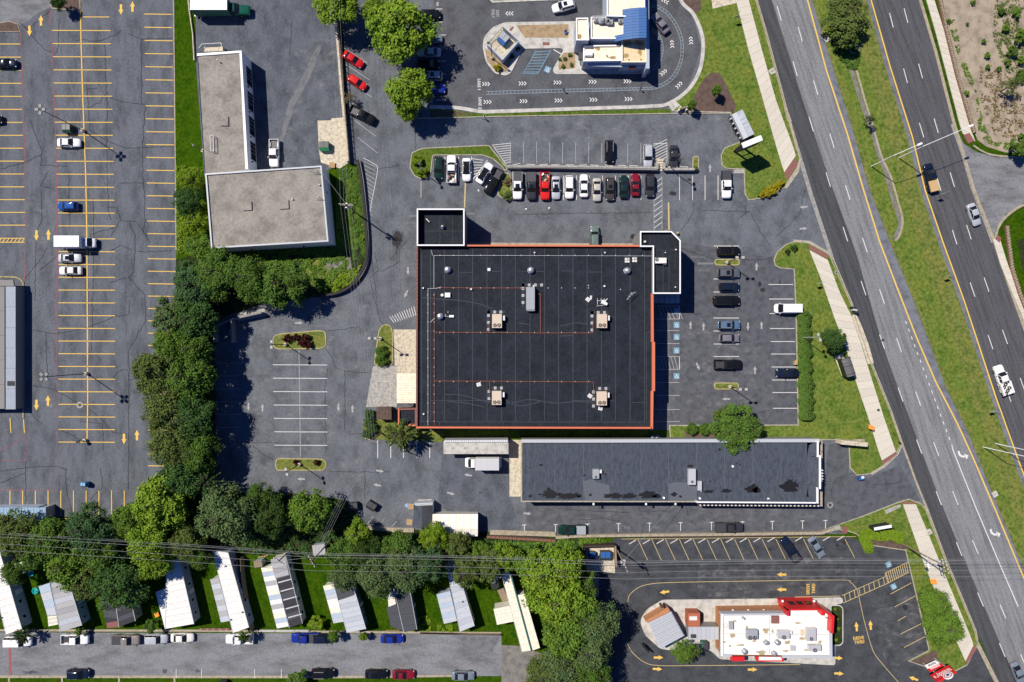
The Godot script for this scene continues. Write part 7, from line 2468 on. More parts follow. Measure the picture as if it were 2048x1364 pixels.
# options: r roof rails,s sunroof,c bed cover,k black roof,j junk in the bed
func car(kind: String,x,y,deg,hue: String,label: String,group="",opt=""):
	var m=car_meshes(kind)
	var s=m.spec
	var q=P(x,y,0.9)
	var cat={"sedan": "car","coupe": "car","hatch": "car","suv": "car","longsuv": "car","van": "van","pickup": "pickup truck"}[kind]
	var o=thing({"car": "parked_car","van": "panel_van","pickup truck": "pickup_truck"}[cat],label,cat,Vector3(q.x,0.035,q.z),0.0,group)
	o.rotation.y=-deg_to_rad(deg)
	origin_of[o]=Vector3.ZERO
	var pm=paint_mat(hue)
	var gm=mats.glass_dark
	put(o,"body",m.body,pm)
	put(o,"roof",m.roof,pm if not "k" in opt else paint_mat("black"))
	put(o,"pillars",m.pillars0,pm)
	put(o,"pillars",m.pillars1,pm)
	put(o,"windscreen",m.windscreen,gm)
	put(o,"rear_window",m.rear_window,gm)
	put(o,"side_window",m.side0,gm)
	put(o,"side_window",m.side1,gm)
	if kind=="van":
		put(o,"side_panel",m.side_panel,pm)
	if kind=="pickup":
		put(o,"bed_side",m.bed_side,pm if not "n" in opt else paint_mat("navy"))
		put(o,"bed_floor",m.bed_floor,mats.dark_metal)
		if "c" in opt:
			put(o,"bed_cover",m.cover,mats.dark_metal if hue!="green" else mats.grey_metal)
		if "j" in opt:
			rng.seed=int(x)
			for k in 7:
				obox(o,"load_item",Vector3(-1.9+rng.randf_range(-0.75,0.75),0.85+rng.randf_range(0,0.2),rng.randf_range(-0.6,0.6)),Vector3(rng.randf_range(0.2,0.7),rng.randf_range(0.15,0.4),rng.randf_range(0.15,0.5)),[mats.pallet_wood,mats.black_plain,mats.galv,mats.white_plain,mats.brick_red][k % 5],rng.randf()*3)
	var hl=s.len/2
	for e in [-1,1]:
		for a in [-1,1]:
			var wh=put(o,"wheel",m.tyre,mats.tyre)
			wh.position=Vector3(a*s.axle,s.wheel,e*(s.w-0.1))
			put(wh,"rim",m.rim,mats.steel)
		var mi=put(o,"wing_mirror",m.mirror,pm)
		mi.position=Vector3(s.cowl-0.3,s.belt+0.06,e*(s.w+0.1))
		var hd=put(o,"headlight",m.lamp,mat("lamp_clear",lin(0.6,0.62,0.64),0.15))
		hd.position=Vector3(hl-0.34,s.hood-0.2,e*s.w*0.7)
		var tl=put(o,"taillight",m.lamp,mat("lamp_red",lin(0.35,0.012,0.012),0.2))
		tl.position=Vector3(-hl+0.2,s.tail-0.2,e*s.w*0.74) if kind!="pickup" else Vector3(-hl+0.16,0.9,e*s.w*0.87)
		if kind=="pickup":
			tl.scale=Vector3(0.9,1.6,0.5)
	if "r" in opt:
		for e in [-1,1]:
			put(o,"roof_rail",m.rails,mats.galv).position=Vector3(0,0,e*(s.roof_w-0.03))
	if "s" in opt:
		put(o,"sunroof",m.sunroof,gm)
	return o
# cab with a cargo box behind it; lengths in metres
func box_truck(called,x,y,deg,box_len,box_w,box_h,box_m,side_m,cab_hue,label,category,cab_len=1.9,bonnet=0.0):
	var q=P(x,y,1.5)
	var o=thing(called,label,category,Vector3(q.x,0.035,q.z),0.0)
	o.rotation.y=-deg_to_rad(deg)
	origin_of[o]=Vector3.ZERO
	var pm=paint_mat(cab_hue)
	var st=begin()
	box(st,Vector3(-0.4,0.95+box_h/2,0),Vector3(box_len,box_h,box_w),0.0,0.05)
	done(st,o,"cargo_box",side_m)
	var n=int(box_len/1.1)
	for i in n:
		obox(o,"roof_panel",Vector3(-0.4-box_len/2+(i+0.5)*box_len/n,0.96+box_h,0),Vector3(box_len/n-0.02,0.05,box_w-0.08),box_m,0,0.01)
	obox(o,"rear_door",Vector3(-0.4-box_len/2-0.03,0.95+box_h/2,0),Vector3(0.06,box_h-0.2,box_w-0.2),mats.galv)
	obox(o,"rear_bumper",Vector3(-0.4-box_len/2-0.2,0.6,0),Vector3(0.5,0.14,box_w*0.9),mats.galv)
	var x0=-0.4+box_len/2+0.12
	obox(o,"chassis",Vector3(0.3,0.72,0),Vector3(box_len+1.2,0.25,1.0),mats.dark_metal)
	var cw=min(box_w,2.1)*0.5
	var cy=1.35 if bonnet==0.0 else 1.5
	put(o,"cab",body_loft([[x0,cw,0.45,cy],[x0+0.9,cw,0.45,cy],[x0+cab_len*0.62,cw,0.45,cy-0.05],[x0+cab_len*0.85+bonnet,cw*0.95,0.5,cy-0.2],[x0+cab_len+bonnet,cw*0.8,0.6,cy-0.35]]),pm)
	var hs=house({"belt": cy-0.02,"roof": 2.1 if bonnet==0.0 else 2.4,"cowl": x0+cab_len*0.66,"header": x0+cab_len*0.36,"rear_header": x0+0.1,"rear_base": x0+0.04,"belt_w": cw*0.93,"roof_w": cw*0.8,"pillars": []})
	put(o,"cab_roof",hs.roof,pm)
	put(o,"pillars",hs.pillars0,pm)
	put(o,"pillars",hs.pillars1,pm)
	for w in ["windscreen","rear_window","side0","side1"]:
		put(o,"windscreen" if w=="windscreen" else "rear_window" if w=="rear_window" else "side_window",hs[w],mats.glass_dark)
	var m=car_meshes("pickup")
	for e in [-1,1]:
		for a in [x0+cab_len*0.5+bonnet*0.4,-0.4-box_len/2+1.1]:
			var wh=put(o,"wheel",m.tyre,mats.tyre)
			wh.position=Vector3(a,0.42,e*(cw-0.08))
			wh.scale=Vector3(1.08,1.08,1.5)
			put(wh,"rim",m.rim,mats.steel)
		var mi=put(o,"wing_mirror",m.mirror,mats.black_plain)
		mi.position=Vector3(x0+cab_len*0.6,cy+0.25,e*(cw+0.2))
		var hd=put(o,"headlight",m.lamp,mats.lamp_clear)
		hd.position=Vector3(x0+cab_len+bonnet-0.25,cy-0.45,e*cw*0.74)
	return o
func vehicles():
	# west car park
	car("sedan",10,126,0,"navy","dark navy car cut by the left edge, by the red fire-lane line")
	car("sedan",-19,238,0,"black","black car almost wholly beyond the left edge of the car park")
	car("sedan",137,285,0,"white","white saloon below the dark green bin in the west car park","","")
	car("hatch",135,412,180,"blue","bright blue hatchback alone between yellow lines in the west car park")
	box_truck("box_truck",148,485,0,5.2,2.35,2.3,mats.white_plain,mats.white_plain,"white","white box truck above the silver cars in the west car park","truck",1.9)
	car("sedan",139,516,0,"silver","silver saloon with a sunroof directly below the white box truck","","s")
	car("sedan",140,541,180,"offwhite","off-white saloon, lower of the two cars under the white box truck")
	# yard
	var t=box_truck("delivery_truck",430,18,0,7.6,2.5,2.6,mats.white_plain,mat("truck_green",lin(0.02,0.11,0.08),0.5),"forest","long delivery truck with a dark green bonneted cab at the top of the yard","truck",2.2,1.4)
	car("pickup",548,306,90,"white","white pickup with an empty dark bed parked against the workshop","","")
	car("sedan",706,118,33,"red","red saloon, upper of the two red cars by the yard wall")
	car("hatch",714,164,33,"brightred","lighter red small car, lower of the two red cars by the yard wall")
	car("pickup",725,230,27,"black","black pickup slanting below the withered bush")
	# under the bright trees
	car("hatch",861,28,0,"black","black car half under the big bright tree, uppermost of the shaded row")
	car("sedan",862,76,0,"slate","blue-grey car in the shade, second of the shaded row")
	car("sedan",858,104,180,"silver","pale silver car with a dark rear window in the shaded row")
	car("suv",857,129,0,"black","black vehicle in deep shade between two silver cars")
	car("suv",862,152,180,"silver","silver vehicle with roof rails in the shaded row","","rs")
	car("sedan",868,177,0,"royal","blue car at the bottom of the shaded row by the medium bright tree")
	car("suv",1127,12,165,"white","white car driving out along the EXIT ONLY lane","","s")
	car("sedan",1321,46,-128,"mauve","grey saloon driving round the curved drive-through lane")
	# upper lot
	var g="cars in the upper row"
	car("suv",1219,303,90,"black","black vehicle at the middle of the otherwise empty upper row",g,"r")
	car("suv",1296,311,90,"silver","silver vehicle left of the steps in the upper row",g,"r")
	car("sedan",1348,313,90,"darkgrey","dark grey saloon right of the hatched steps in the upper row",g,"")
	# row under the wall
	g="vehicles parked in the row under the wall"
	car("suv",877,336,90,"green","dark green vehicle nearest the rounded end of the kerbed bed",g)
	car("pickup",903,338,-90,"white","white pickup with scrap in its bed",g,"j")
	car("sedan",933,339,90,"white","white saloon with a black roof beside the hatched triangle",g,"k")
	car("sedan",969,346,-57,"white","white saloon slanting beside the hatched triangle",g,"k")
	car("pickup",987,363,118,"black","black pickup slanting beside the small planted bed",g)
	car("pickup",1035,371,90,"white","white pickup with a black bed cover and sunroof",g,"cs")
	car("pickup",1063,372,90,"darkgrey","dark grey pickup with a black bed cover, left of the red one",g,"cs")
	car("pickup",1090,372,90,"brightred","bright red pickup with tools in its bed",g,"j")
	car("sedan",1112,375,90,"silver","silver saloon with a sunroof right of the red pickup",g,"s")
	car("suv",1138.5,374,90,"white","white vehicle with a plain white roof, right of the silver saloon",g)
	car("sedan",1168,371,-90,"white","white saloon facing the wall, its black rear glass towards the store",g)
	car("sedan",1194,379,90,"beige","beige saloon in the middle of the row under the wall",g)
	car("suv",1220,378,90,"brown","dark brown vehicle with a black sunroof right of the beige saloon",g,"s")
	car("sedan",1248,373,-90,"green","dark green saloon left of the dark red one",g)
	car("coupe",1271,369,-90,"maroon","dark red saloon in the row under the wall",g)
	car("suv",1300,371,90,"darkgrey","dark slate vehicle at the right end of the row by the striped walkway",g)
	car("pickup",1453,369,90,"white","white-cabbed pickup with a navy bed beside the golden shrubs","","cn")
	car("suv",1189,474,-90,"olive","grey-green vehicle parked nose to the store's orange edge")
	# front lot
	g="cars in the front middle row"
	car("suv",1457,502,0,"black","black vehicle at the top of the front middle row",g)
	car("suv",1457,546,0,"grey","dark grey vehicle with a sunroof below the oval bed",g,"s")
	car("hatch",1459,574,0,"navy","dark navy car third in the front middle row",g)
	car("longsuv",1453,601,0,"black","very long black vehicle with a glass rear in the front middle row",g)
	car("suv",1458,650,0,"bluegrey","blue-grey vehicle with a sunroof in the front middle row",g,"rs")
	car("hatch",1459,676,0,"mauve","pale mauve wagon just below the blue-grey vehicle",g,"")
	car("pickup",1456,729,0,"black","black pickup above the lower oval bed in the front middle row",g)
	car("van",1575,617,180,"white","white panel van at the top of the hedge")
	car("sedan",1575,746,180,"navy","dark navy saloon parked nose away from the hedge")
	# on the roads
	var tr=car("pickup",1861,354,-104,"navy","navy pickup carrying a tan load on the far carriageway")
	tr.name=numbered(self,"moving_pickup")
	for k in 5:
		obox(tr,"load_board",Vector3(-2.0,1.25,-0.72+k*0.36),Vector3(2.3,0.3,0.34),mats.pallet_wood,0,0.02)
	car("sedan",1949,429,71,"silver","silver saloon on the far carriageway at the side street")
	var wk=car("pickup",2004,757,-109,"white","white work truck with tyres in its open bed on the far carriageway")
	obox(wk,"flat_bed",Vector3(-2.1,1.15,0),Vector3(2.9,0.12,2.25),mats.pale_metal,0,0.03)
	for k in 6:
		var st=begin()
		lathe(st,Vector3(-3.1+0.45*k,1.22,-0.5+0.5*(k % 3)),[Vector2(0.34,0.0),Vector2(0.34,0.2),Vector2(0.2,0.22),Vector2(0.18,0.05)],14)
		done(st,wk,"spare_tyre",mats.tyre)
	for k in 2:
		obox(wk,"tool_box",Vector3(-2.1,1.4,(k*2-1)*1.0),Vector3(2.6,0.4,0.3),mats.white_plain)
	car("sedan",2037,1347,68,"slate","grey saloon at the bottom right on the near carriageway")
	# south
	box_truck("box_truck",971,926,180,4.9,2.4,2.4,mats.galv,mats.white_plain,"white","white box truck with a grey roof under the concrete shelter","truck",2.1)
	car("pickup",1144,1060,180,"green","dark green pickup with a grey bed cover along the tan wall","pickups along the tan wall","c")
	car("pickup",1459,1055,0,"darkgrey","dark grey pickup with a black bed along the tan wall","pickups along the tan wall","c")
	car("pickup",1581,1099,-123,"navy","navy pickup slanted in the restaurant lot","")
	car("sedan",1634,1095,57,"slate","pale blue-grey saloon slanted in the restaurant lot")
	# residential street,north kerb
	g="vehicles along the north kerb of the street"
	car("longsuv",36,1283,0,"white","white long vehicle under the feathery tree at the west end of the street",g)
	car("pickup",150,1279,0,"white","white pickup with a brown bed on the residential street",g)
	car("pickup",252,1280,0,"taupe","taupe pickup with a bed rack on the residential street",g,"c")
	car("suv",312,1278,0,"silver","pale silver vehicle with roof bars on the residential street",g,"r")
	car("sedan",364,1276,0,"offwhite","cream saloon next to the pale silver vehicle on the street",g)
	car("pickup",479,1278,180,"white","white pickup with its tail under the pointed green tree",g)
	car("pickup",610,1276,180,"royal","navy blue pickup in front of the picket fence",g,"c")
	car("suv",648,1277,0,"navy","dark navy vehicle between the blue pickup and the clipped tree",g)
	car("sedan",784,1278,0,"royal","vivid blue saloon in front of the pale porch fence",g)
	g="vehicles along the south kerb of the street"
	car("suv",157,1348,0,"navy","navy vehicle alone at the west end of the south kerb",g)
	car("suv",647,1347,0,"black","black vehicle beside the bush on the south kerb",g,"r")
	car("sedan",753,1349,0,"black","black saloon left of the dark red one on the south kerb",g)
	car("coupe",807,1350,0,"maroon","dark red saloon on the south kerb",g)
	car("sedan",926,1352,0,"slate","grey saloon at the east end of the south kerb",g)
	car("hatch",1201,1346,90,"brightred","red car mostly hidden under the trees by the restaurant lot")
	car("hatch",1204,1368,0,"blue","blue car at the bottom edge under the trees by the restaurant lot")
	car("suv",1189,1170,90,"slate","grey vehicle in shade south of the bin pen")
	# covered trailer by the big sign
	var q=P(1483,251,1.5)
	var o=thing("covered_trailer","grey tarpaulin-covered trailer beside the big roadside sign frame","trailer",Vector3(q.x,0.01,q.z))
	o.rotation.y=-deg_to_rad(64)
	origin_of[o]=Vector3.ZERO
	obox(o,"body",Vector3(0,1.2,0),Vector3(5.6,1.9,2.5),mats.dark_metal)
	rng.seed=5
	for i in 6:
		var st=begin()
		var a=-2.8+i*0.94
		quad(st,Vector3(a,2.2+rng.randf_range(-0.05,0.05),-1.3),Vector3(a+0.94,2.2+rng.randf_range(-0.05,0.05),-1.3),Vector3(a+0.94,2.42+rng.randf_range(-0.08,0.08),0.1),Vector3(a,2.42+rng.randf_range(-0.08,0.08),0.1),Vector3.UP)
		quad(st,Vector3(a,2.4,0.1),Vector3(a+0.94,2.4,0.1),Vector3(a+0.94,2.1,1.32),Vector3(a,2.1,1.32),Vector3.UP)
		done(st,o,"tarpaulin",mat("tarp_grey",lin(0.46,0.49,0.53),0.6))
	for i in 5:
		obox(o,"side_rack",Vector3(-2.2+i*1.1,1.6,1.5),Vector3(0.3,0.5,0.4),mats.galv)
	for e in [-1,1]:
		for a in [-0.5,0.5]:
			var wh=put(o,"wheel",car_meshes("pickup").tyre,mats.tyre)
			wh.position=Vector3(a,0.4,e*1.3)
			put(wh,"rim",car_meshes("pickup").rim,mats.steel)
	obox(o,"drawbar",Vector3(-3.5,0.6,0),Vector3(1.6,0.12,0.15),mats.dark_metal)
# ---------- lamps ----------
# base in plan units,tall in metres; heads: directions in degrees
func lamp_post(x,y,tall,arm,heads: Array,label,group,head_m="bronze",hs=0.75,pole_m="bronze",base_m="pad"):
	var b=P(x,y)
	var o=thing("lamp_post",label,"lamp post",b,0.0,group)
	var st=begin()
	bar(st,b+Vector3.UP*0.6,b+Vector3.UP*tall,0.1,0.075,8)
	done(st,o,"pole",mats[pole_m])
	st=begin()
	lathe(st,b,[Vector2(0.36,0.0),Vector2(0.36,0.72),Vector2(0.3,0.78),Vector2(0,0.78)],14)
	done(st,o,"base",mats[base_m])
	for d in heads:
		var e=Vector3(cos(deg_to_rad(d)),0,sin(deg_to_rad(d)))
		st=begin()
		bar(st,b+Vector3.UP*(tall-0.1),b+Vector3.UP*(tall-0.05)+e*arm,0.045,0.045,6)
		var am=done(st,o,"arm",mats[pole_m])
		obox(o,"lamp_head",b+Vector3.UP*(tall-0.03)+e*(arm+hs*0.5),Vector3(hs,0.24,hs*0.85),mats[head_m],-deg_to_rad(d),0.05)
	return o
func lamps():
	lamp_post(168,262,13.0,0.3,[0,90,180,270],"tall post with four square lamp heads in the north of the west car park","four-headed posts in the west car park","head_grey",0.72,"dark_metal")
	lamp_post(175,747,13.0,0.3,[45,135,225,315],"tall post with four lamp heads set diagonally near the round manhole","four-headed posts in the west car park","head_grey",0.72,"dark_metal")
	lamp_post(172,880,2.0,0.1,[180],"short bent dark post at the south end of the yellow divider line","")
	var g="twin-headed lamp posts of the central lots"
	lamp_post(572,688.5,8.4,0.25,[90,270],"lamp post among the dark red shrubs of the northern bed",g,"lamp_grey",0.58)
	lamp_post(600,928,8.4,0.25,[75,255],"lamp post in the southern planted bed",g,"lamp_grey",0.58)
	lamp_post(761.5,677,8.4,0.3,[0,180],"lamp post in the bed next to the loading pad",g,"lamp_grey",0.58)
	lamp_post(1453,525,8.4,0.3,[0,180],"lamp post in the upper oval bed of the front lot",g,"lamp_grey",0.58,"dark_metal")
	lamp_post(1459,773,8.4,0.3,[0,180],"lamp post in the lower oval bed of the front lot",g,"lamp_grey",0.58)
	lamp_post(1601,675,8.6,0.3,[70,250],"lamp post standing in the clipped hedge opposite the round dark tree",g,"lamp_grey",0.55,"galv")
	lamp_post(1338,338,9.0,0.25,[80,260],"lamp post at the wall by the steps of the upper lot",g,"bronze",0.6,"dark_metal")
	lamp_post(848,347,6.0,0.25,[70,250],"lamp post among yellow-green shrubs in the long kerbed bed",g,"bronze",0.6,"dark_metal")
	lamp_post(984,117,7.0,0.3,[200],"lamp post in the pebbles beside the bin enclosure","","bronze",0.5)
	lamp_post(408,303,5.5,0.2,[40],"lamp on a short pole at the workshop's west edge","","bronze",0.5)
	for p in [[1127,182,"western"],[1280,180,"eastern"]]:
		var b=P(p[0],p[1])
		var o=thing("lane_post","short dark post with a flat head on the lane divider, %s of the two" % p[2],"post",b,0.0,"posts on the lane divider")
		var st=begin()
		bar(st,b,b+Vector3.UP*1.1,0.09,0.07,8)
		done(st,o,"pole",mats.bronze)
		obox(o,"head",b+Vector3.UP*1.2,Vector3(0.34,0.3,0.25),mats.black_plain)
	# road lights with long arms
	g="white road lamps with long curved arms"
	for p in [[1742,333,-23,5.0,"lower-left one near the ditch"],[1797,316,-23,9.6,"one whose arm reaches over the far carriageway"],[1966,894,12,9.0,"southern pair's left one"],[1990,887,16,8.0,"southern pair's right one"]]:
		var b=P(p[0],p[1])
		var o=thing("road_lamp","white road lamp in the median, %s" % p[4],"street lamp",b,0.0,g)
		var e=Vector3(cos(deg_to_rad(p[2])),0,sin(deg_to_rad(p[2])))
		var st=begin()
		bar(st,b,b+Vector3.UP*8.6,0.11,0.08,8)
		done(st,o,"pole",mats.white_plain)
		st=begin()
		tube(st,[b+Vector3.UP*8.5,b+e*p[3]*0.5+Vector3.UP*9.1,b+e*p[3]*0.95+Vector3.UP*9.3],0.06,6)
		done(st,o,"arm",mats.white_plain)
		obox(o,"lamp_head",b+e*p[3]+Vector3.UP*9.3,Vector3(1.0,0.22,0.42),mats.white_plain,-deg_to_rad(p[2]),0.08)
func utility_pole(x,y,tall,lean: Vector2,cross_deg,arms: int,label,extra=true):
	var b=P(x,y)
	var o=thing("utility_pole",label,"utility pole",b)
	var top=b+Vector3(lean.x,tall,lean.y)
	var st=begin()
	bar(st,b+Vector3.DOWN*0.05,top,0.17,0.11,10)
	done(st,o,"pole",mats.timber)
	var e=Vector3(cos(deg_to_rad(cross_deg)),0,sin(deg_to_rad(cross_deg)))
	for k in arms:
		var c=top+Vector3.DOWN*(0.4+1.0*k)
		obox(o,"cross_arm",c,Vector3(2.6,0.14,0.12),mats.timber,-deg_to_rad(cross_deg))
		for i in 4:
			st=begin()
			var p=c+e*(-1.15+0.76*i)
			lathe(st,p,[Vector2(0.06,0.05),Vector2(0.09,0.15),Vector2(0.05,0.22),Vector2(0.08,0.28),Vector2(0,0.32)],8)
			done(st,o,"insulator",mats.pale_metal)
	if extra:
		for i in 3:
			st=begin()
			var p=top+Vector3.DOWN*2.6+e.rotated(Vector3.UP,i*2.1)*0.42
			lathe(st,p,[Vector2(0.2,0.0),Vector2(0.24,0.1),Vector2(0.24,0.75),Vector2(0.15,0.85),Vector2(0,0.87)],10)
			done(st,o,"transformer",mats.galv)
	return top
func span(a: Vector3,b: Vector3,sag: float,called_label: String,group: String,r=0.02):
	var o=thing("overhead_wire",called_label,"wire",Vector3(a.x,0,a.z),0.0,group)
	var pts=[]
	for i in 15:
		var t=i/14.0
		pts.append(a.lerp(b,t)+Vector3.DOWN*sag*4.0*t*(1-t))
	var st=begin()
	tube(st,pts,r,5)
	done(st,o,"cable",mats.wire)
func wires():
	var a=utility_pole(720,432,12.5,Vector2(0,0),2,2,"wooden pole with transformers on the ivy bank east of the workshop")
	var b=utility_pole(763,866,10.5,Vector2(0,0),20,1,"wooden pole beside the spiky conifer and the brick store",false)
	var c=utility_pole(661,1081,13.5,Vector2(0,0),60,1,"leaning-looking wooden pole above the small silver shed",false)
	var c2=utility_pole(585,1096,8.5,Vector2(0,0),35,1,"shorter wooden pole with a cross arm near the tar-patched home",false)
	var d=utility_pole(1233,1097,11.0,Vector2(0,0),70,1,"wooden pole with transformers beside the bin pen")
	var e=utility_pole(1805,1088,14.6,Vector2(0,0),75,2,"tall wooden pole crossing above the south roadside lawn",false)
	var g="overhead lines running across the south"
	var offs=[Vector3(0,-0.2,-0.9),Vector3(0,-0.3,-0.3),Vector3(0,-0.5,1.1),Vector3(0,-0.4,2.3),Vector3(0,-2.2,-0.5),Vector3(0,-2.6,0.0)]
	var west=P(-300,1062,11.5)
	var east=P(2400,1130,13.0)
	for i in offs.size():
		var k=["first","second","third","fourth","fifth","sixth"][i]
		span(west+offs[i],Vector3(c.x,12.2,c.z)+offs[i],0.7,"%s of the pale overhead wires crossing the western tree belt" % k,g)
		span(Vector3(c.x,12.2,c.z)+offs[i],Vector3(d.x,11.0,d.z)+offs[i]+Vector3(0,0.9,0),0.7,"%s of the pale overhead wires between the shed pole and the bin pen pole" % k,g)
		span(Vector3(d.x,11.9,d.z)+offs[i],Vector3(e.x,13.6,e.z)+offs[i],0.8,"%s of the pale overhead wires above the slanted restaurant bays" % k,g)
		span(Vector3(e.x,13.6,e.z)+offs[i],east+offs[i],0.6,"%s of the pale overhead wires over the highway" % k,g)
	g="overhead lines running down the lane beside the store"
	for i in 4:
		var o=Vector3(-1.0+0.66*i,-0.4,0)
		var k=["first","second","third","fourth"][i]
		span(a+o,b+o*0.8,0.9,"%s wire from the transformer pole to the conifer pole" % k,g,0.013)
		span(b+o*0.8,Vector3(c.x,12.6,c.z)+o*0.6,0.5,"%s wire from the conifer pole to the shed pole" % k,g,0.013)
		if i<3:
			span(a+o,P(655+10*i,-60,11),0.8,"%s wire from the transformer pole up along the yard" % k,g,0.013)
	span(c2,Vector3(c.x,11.0,c.z),0.3,"short wire joining the two poles among the mobile homes","")
	span(P(640,340,6.5),a+Vector3.DOWN*1.5,0.4,"service wire from the workshop roof to the transformer pole","")
	span(P(1352,1006,4.6),Vector3(d.x,8.5,d.z),0.5,"service wire from the strip building's eaves to the bin pen pole","")
	span(P(113,88,6.0),P(168,255,8.0),0.3,"thin wire with small beads leading to the northern lamp post","",0.02)
	span(P(180,505,6.0),P(175,735,7.0),0.3,"thin wire leading south along the divider line","",0.02)
	# street lamp arm on the tall pole
	var o=thing("pole_lamp","white lamp hanging from the tall pole over the south pavement","street lamp",P(1852,1128,9.0))
	var st=begin()
	bar(st,Vector3(e.x,9.0,e.z)+Vector3(-0.4,0,-0.2),P(1858,1128,9.4),0.05,0.05,6)
	done(st,o,"arm",mats.galv)
	var q=P(1857,1132,9.3)
	obox(o,"lamp_head",q,Vector3(0.4,0.2,0.9),mats.white_plain,0.3,0.06)
	o=thing("pole_lamp","second white lamp hanging from the tall pole near the kerb","street lamp",P(1884,1124,10.0))
	q=P(1884,1124,10.0)
	obox(o,"lamp_head",q,Vector3(0.9,0.25,0.45),mats.white_plain,-0.4,0.06)
	st=begin()
	bar(st,q,Vector3(e.x,10.0,e.z),0.05,0.05,6)
	done(st,o,"arm",mats.galv)
# upright sign: two plan points of its foot,height span,thickness
func board(o,called,a: Vector2,b: Vector2,y0,y1,thick,m):
	var c=(a+b)/2
	return obox(o,called,Vector3(c.x,(y0+y1)/2,c.y),Vector3(a.distance_to(b),y1-y0,thick),m,-(b-a).angle(),0.03)
func face_text(o,text,at: Vector3,facing: Vector2,size,m,stretch=1.0):
	var f:=SystemFont.new()
	f.font_names=PackedStringArray(["Droid Serif"])
	f.font_weight=700
	var t:=TextMesh.new()
	t.text=text
	t.font=f
	t.font_size=64
	t.pixel_size=0.01
	t.depth=0.02
	var z=Vector3(facing.x,0,facing.y).normalized()
	var x=Vector3.UP.cross(z)
	var k=size/0.46
	var p=put(o,"lettering",t,m)
	p.transform=Transform3D(Basis(x*k*stretch,Vector3.UP*k,z),at-origin_of.get(o,Vector3.ZERO))
func signs():
	# the restaurant's pole sign,seen from above: its faces look along the road
	var o=thing("restaurant_sign","big red restaurant sign with white script beside a white and red reader board","sign",P(1860,1330))
	var st=begin()
	for p in [[1846,1326],[1868,1316]]:
		var b=P(p[0],p[1])
		bar(st,b,b+Vector3.UP*6.2,0.14,0.12,8)
	done(st,o,"post",mats.grey_metal)
	var face=[P(1860,1351,4.3),P(1897,1330,4.3),P(1912,1344,6.9),P(1874,1364,6.9)]
	var low=[P(1849.5,1331,2.5),P(1871,1321,2.5),P(1886,1330,4.1),P(1859,1343,4.1)]
	sign_face(o,"red_board",face,0.0,1.0,mats.red_panel)
	sign_face(o,"reader_board",low,0.55,1.0,mats.red_panel)
	sign_face(o,"reader_board",low,0.0,0.6,mats.white_plain,0.02)
	plane_text(o,"Wendy's",face,0.5,0.48,0.95,mats.white_plain,0.66)
	plane_text(o,"HIRING",low,0.5,0.79,0.5,mats.white_plain,0.85)
	plane_text(o,"NOW",low,0.5,0.3,0.5,mats.black_plain,1.0)
	for r in [[1.0,0.0,0.1,"white_plain","round_badge"],[0.8,0.1,0.12,"red_panel","badge_ring"],[0.62,0.12,0.14,"white_plain","badge_field"],[0.34,0.14,0.16,"blue_panel","badge_centre"]]:
		st=begin()
		lathe(st,Vector3.ZERO,[Vector2(r[0],r[1]-0.1),Vector2(r[0],r[2]),Vector2(0,r[2])],24)
		var k0=done(st,o,r[4],mats[r[3]])
		var fx=(face[0]-face[1]).normalized()
		var fu=(face[3]-face[0]).normalized()
		k0.transform=Transform3D(Basis(fx,fx.cross(fu),-fu),face[2].lerp(face[3],0.4)+fx.cross(fu)*0.12-origin_of[o])
	# big frame sign beside the trailer
	o=thing("billboard_frame","white double-sided billboard on two dark posts, seen nearly edge-on","sign",P(1497,285))
	st=begin()
	for p in [[1468,303],[1487,297]]:
		var b=P(p[0],p[1])
		bar(st,b,Vector3(b.x,7.0,b.z),0.22,0.2,8)
	done(st,o,"post",mats.timber_dark)
	st=begin()
	tube(st,[P(1468,303)+Vector3.UP*2.6,P(1490,296)+Vector3.UP*2.6],0.12,6)
	done(st,o,"cross_beam",mats.timber_dark)
	var a2=W([1484,292],7.5)[0]
	var b2=W([1523,276],7.5)[0]
	board(o,"panel",a2,b2,4.0,7.6,0.9,mats.black_plain)
	board(o,"top_cap",a2,b2,7.6,7.8,1.1,mats.white_plain)
	# red-white ground sign at the mulch bed
	o=thing("garden_sign","low brown sign with white end posts at the corner of the mulch bed","sign",P(1363,220))
	board(o,"panel",W([1357,222])[0],W([1370,218])[0],0.2,1.3,0.25,mats.timber)
	for p in [[1355,224],[1358,218],[1370,223],[1373,216]]:
		obox(o,"end_post",P(p[0],p[1])+Vector3.UP*0.7,Vector3(0.25,1.4,0.25),mats.white_plain)
	# monument sign by the strip building
	o=thing("monument_sign","long pale concrete monument sign lying across the drive end of the strip building","sign",P(1698,885))
	board(o,"panel",W([1671,881])[0],W([1724,886])[0],0.05,2.4,0.9,mats.pad)
	obox(o,"base",P(1716,884)+Vector3.UP*0.25,Vector3(2.4,0.5,1.3),mats.kerb_tan,0.05)
	# sign with white top on the south lawn
	o=thing("framed_sign","dark framed sign with a white top standing over the lime hedge","sign",P(1764,1058))
	st=begin()
	for p in [[1741,1049],[1768,1040]]:
		var b=P(p[0],p[1]+4)
		bar(st,b,b+Vector3.UP*3.6,0.09,0.09,6)
	done(st,o,"post",mats.bronze)
	var a3=W([1748,1058],3.2)[0]
	var b3=W([1783,1052],3.2)[0]
	board(o,"panel",a3,b3,1.2,3.2,0.5,mats.black_plain)
	board(o,"top_cap",a3,b3,3.2,3.34,0.6,mats.white_plain)
	var k=0
